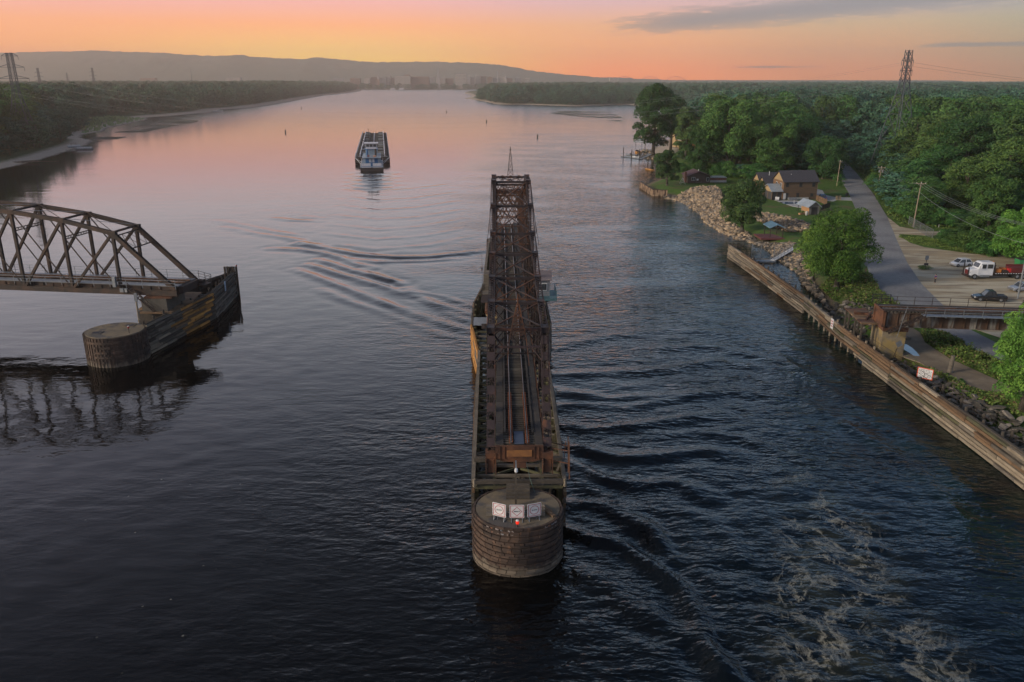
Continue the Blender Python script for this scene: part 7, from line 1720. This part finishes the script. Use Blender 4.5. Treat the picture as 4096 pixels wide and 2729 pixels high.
# ---------------------------------------------------------------- town
m_tw = [M('pale_render', (.46,.42,.38), (.40,.36,.33), .05, .9), M('brick_facade', (.26,.15,.11), (.21,.13,.10), .05, .9), M('grey_facade', (.32,.31,.32), (.26,.26,.27), .05, .9)]
m_win = M('facade_windows', (.05,.06,.075), (.07,.08,.09), .1, .4)
def block(label, pl, pr, top, d, m, depth=26, name='town_building', fl=3.4, roof=True, win=True):
    x0, x1 = (pl-2048)/F*d*CT, (pr-2048)/F*d*CT; hh_ = AT(2048, top, d).z-1; t = thing(name, label, 'building', ((x0+x1)/2, d, 1)); w = x1-x0
    MB().bx(-w/2,w/2,0,depth,0,hh_).build('wall', m, t)
    if win and w > 9:
        b = MB(); n = max(2, int(w/5)); z = 2
        while z < hh_-3:
            for i in range(n): b.bx(-w/2+(i+.2)*w/n,-w/2+(i+.8)*w/n,-.15,.0,z,z+fl*.55)
            z += fl
        b.build('windows', m_win, t)
    if roof: MB().bx(-w*.52,w*.52,-.5,depth,hh_,hh_+1).build('parapet', m_tw[2], t)
    return t, w, hh_
block('broad pale multi storey block, tallest slab in the misty town', 1820, 1865, 294, 3400, m_tw[0], fl=5.5)
block('dark boxy storey on top of the long pale town building', 1615, 1637, 299.5, 3460, m_tw[1])
block('long pale gridded building left of the middle of the town shore', 1578, 1640, 306, 3420, m_tw[0])
block('long low brick building right of the gridded one', 1641, 1715, 307, 3440, m_tw[1])
block('cream building to the right of the broad slab', 1902, 1922, 300, 3450, m_tw[0]); block('stepped brick building beside the cream one', 1923, 1944, 306, 3460, m_tw[1])
nb = 0
for i, (a, c, tp) in enumerate([(1455,1480,312),(1484,1512,309),(1517,1545,311),(1548,1562,306),(1563,1577,313),(1716,1738,310),(1762,1780,312),(1783,1812,314),(1868,1880,304),(1884,1898,311),(1950,1968,308),(1972,1990,312),(1996,2020,310),(2026,2050,313),(2060,2085,311),(2096,2120,314),(1400,1440,314),(1330,1370,315),(900,960,312),(560,620,313),(2480,2530,313),(2440,2470,311)]):
    block('low misty building in the far town behind the river', a, c, tp, 3480+i*8, m_tw[i%3], win=(c-a) > 12)[0]['group'] = 'low buildings of the far town'
t = thing('church_tower', 'tall stepped tower rising highest over the misty town', 'tower', ((1753-2048)/F*3430*CT,3430,1)); hT = AT(2048,272,3430).z; MB().bx(-7,7,0,14,0,hT*.52).bx(-5,5,2,12,hT*.52,hT*.72).build('tower_base', m_tw[2], t); MB().bx(-2.6,2.6,4,10,hT*.72,hT).build('tower_top', m_tw[2], t)
t = thing('church_spire', 'small pointed spire at the left end of the misty town', 'spire', ((1513-2048)/F*3440*CT,3440,1)); MB().bx(-4,4,0,8,0,38).build('tower', m_tw[1], t); MB().lathe([(5,38),(3,46),(.3,61)],(0,4),8).build('spire', m_tw[2], t)
t = thing('dome_spire', 'small domed turret at the right of the misty town', 'spire', ((2023-2048)/F*3440*CT,3440,1)); MB().bx(-4,4,0,8,0,40).build('tower', m_tw[0], t); MB().lathe([(5,40),(4.5,46),(2,50),(.3,60)],(0,4),10).build('dome', m_tw[2], t)
tag(MB().tube((0,0,0),(0,0,AT(2048,285,3440).z),2.4,1.4,8).build('smokestack', m_tw[2]), 'thin tall smokestack in the right half of the misty town', 'chimney').location = ((1990.6-2048)/F*3440*CT,3440,1)
# arched bridge trusses far right behind the island
t = thing('arch_bridge', 'pale arched road bridge faint beyond the right hand wood', 'bridge', ((2600-2048)/F*3250*CT,3250,1)); b = MB()
for k in range(3):
    x0 = -150+k*100; pts = [(x0+100*i/10, 0, 26+22*math.sin(math.pi*i/10)) for i in range(11)]
    for a, c in zip(pts[:-1], pts[1:]): b.beam(a, c, 2, 1.6)
    for a in pts[1:-1]: b.beam(a, (a[0],0,24), .8, .8)
b.bx(-160,160,-4,4,23,26); b.build('arches_and_deck', m_tw[2], t)
bpy.context.view_layer.update()
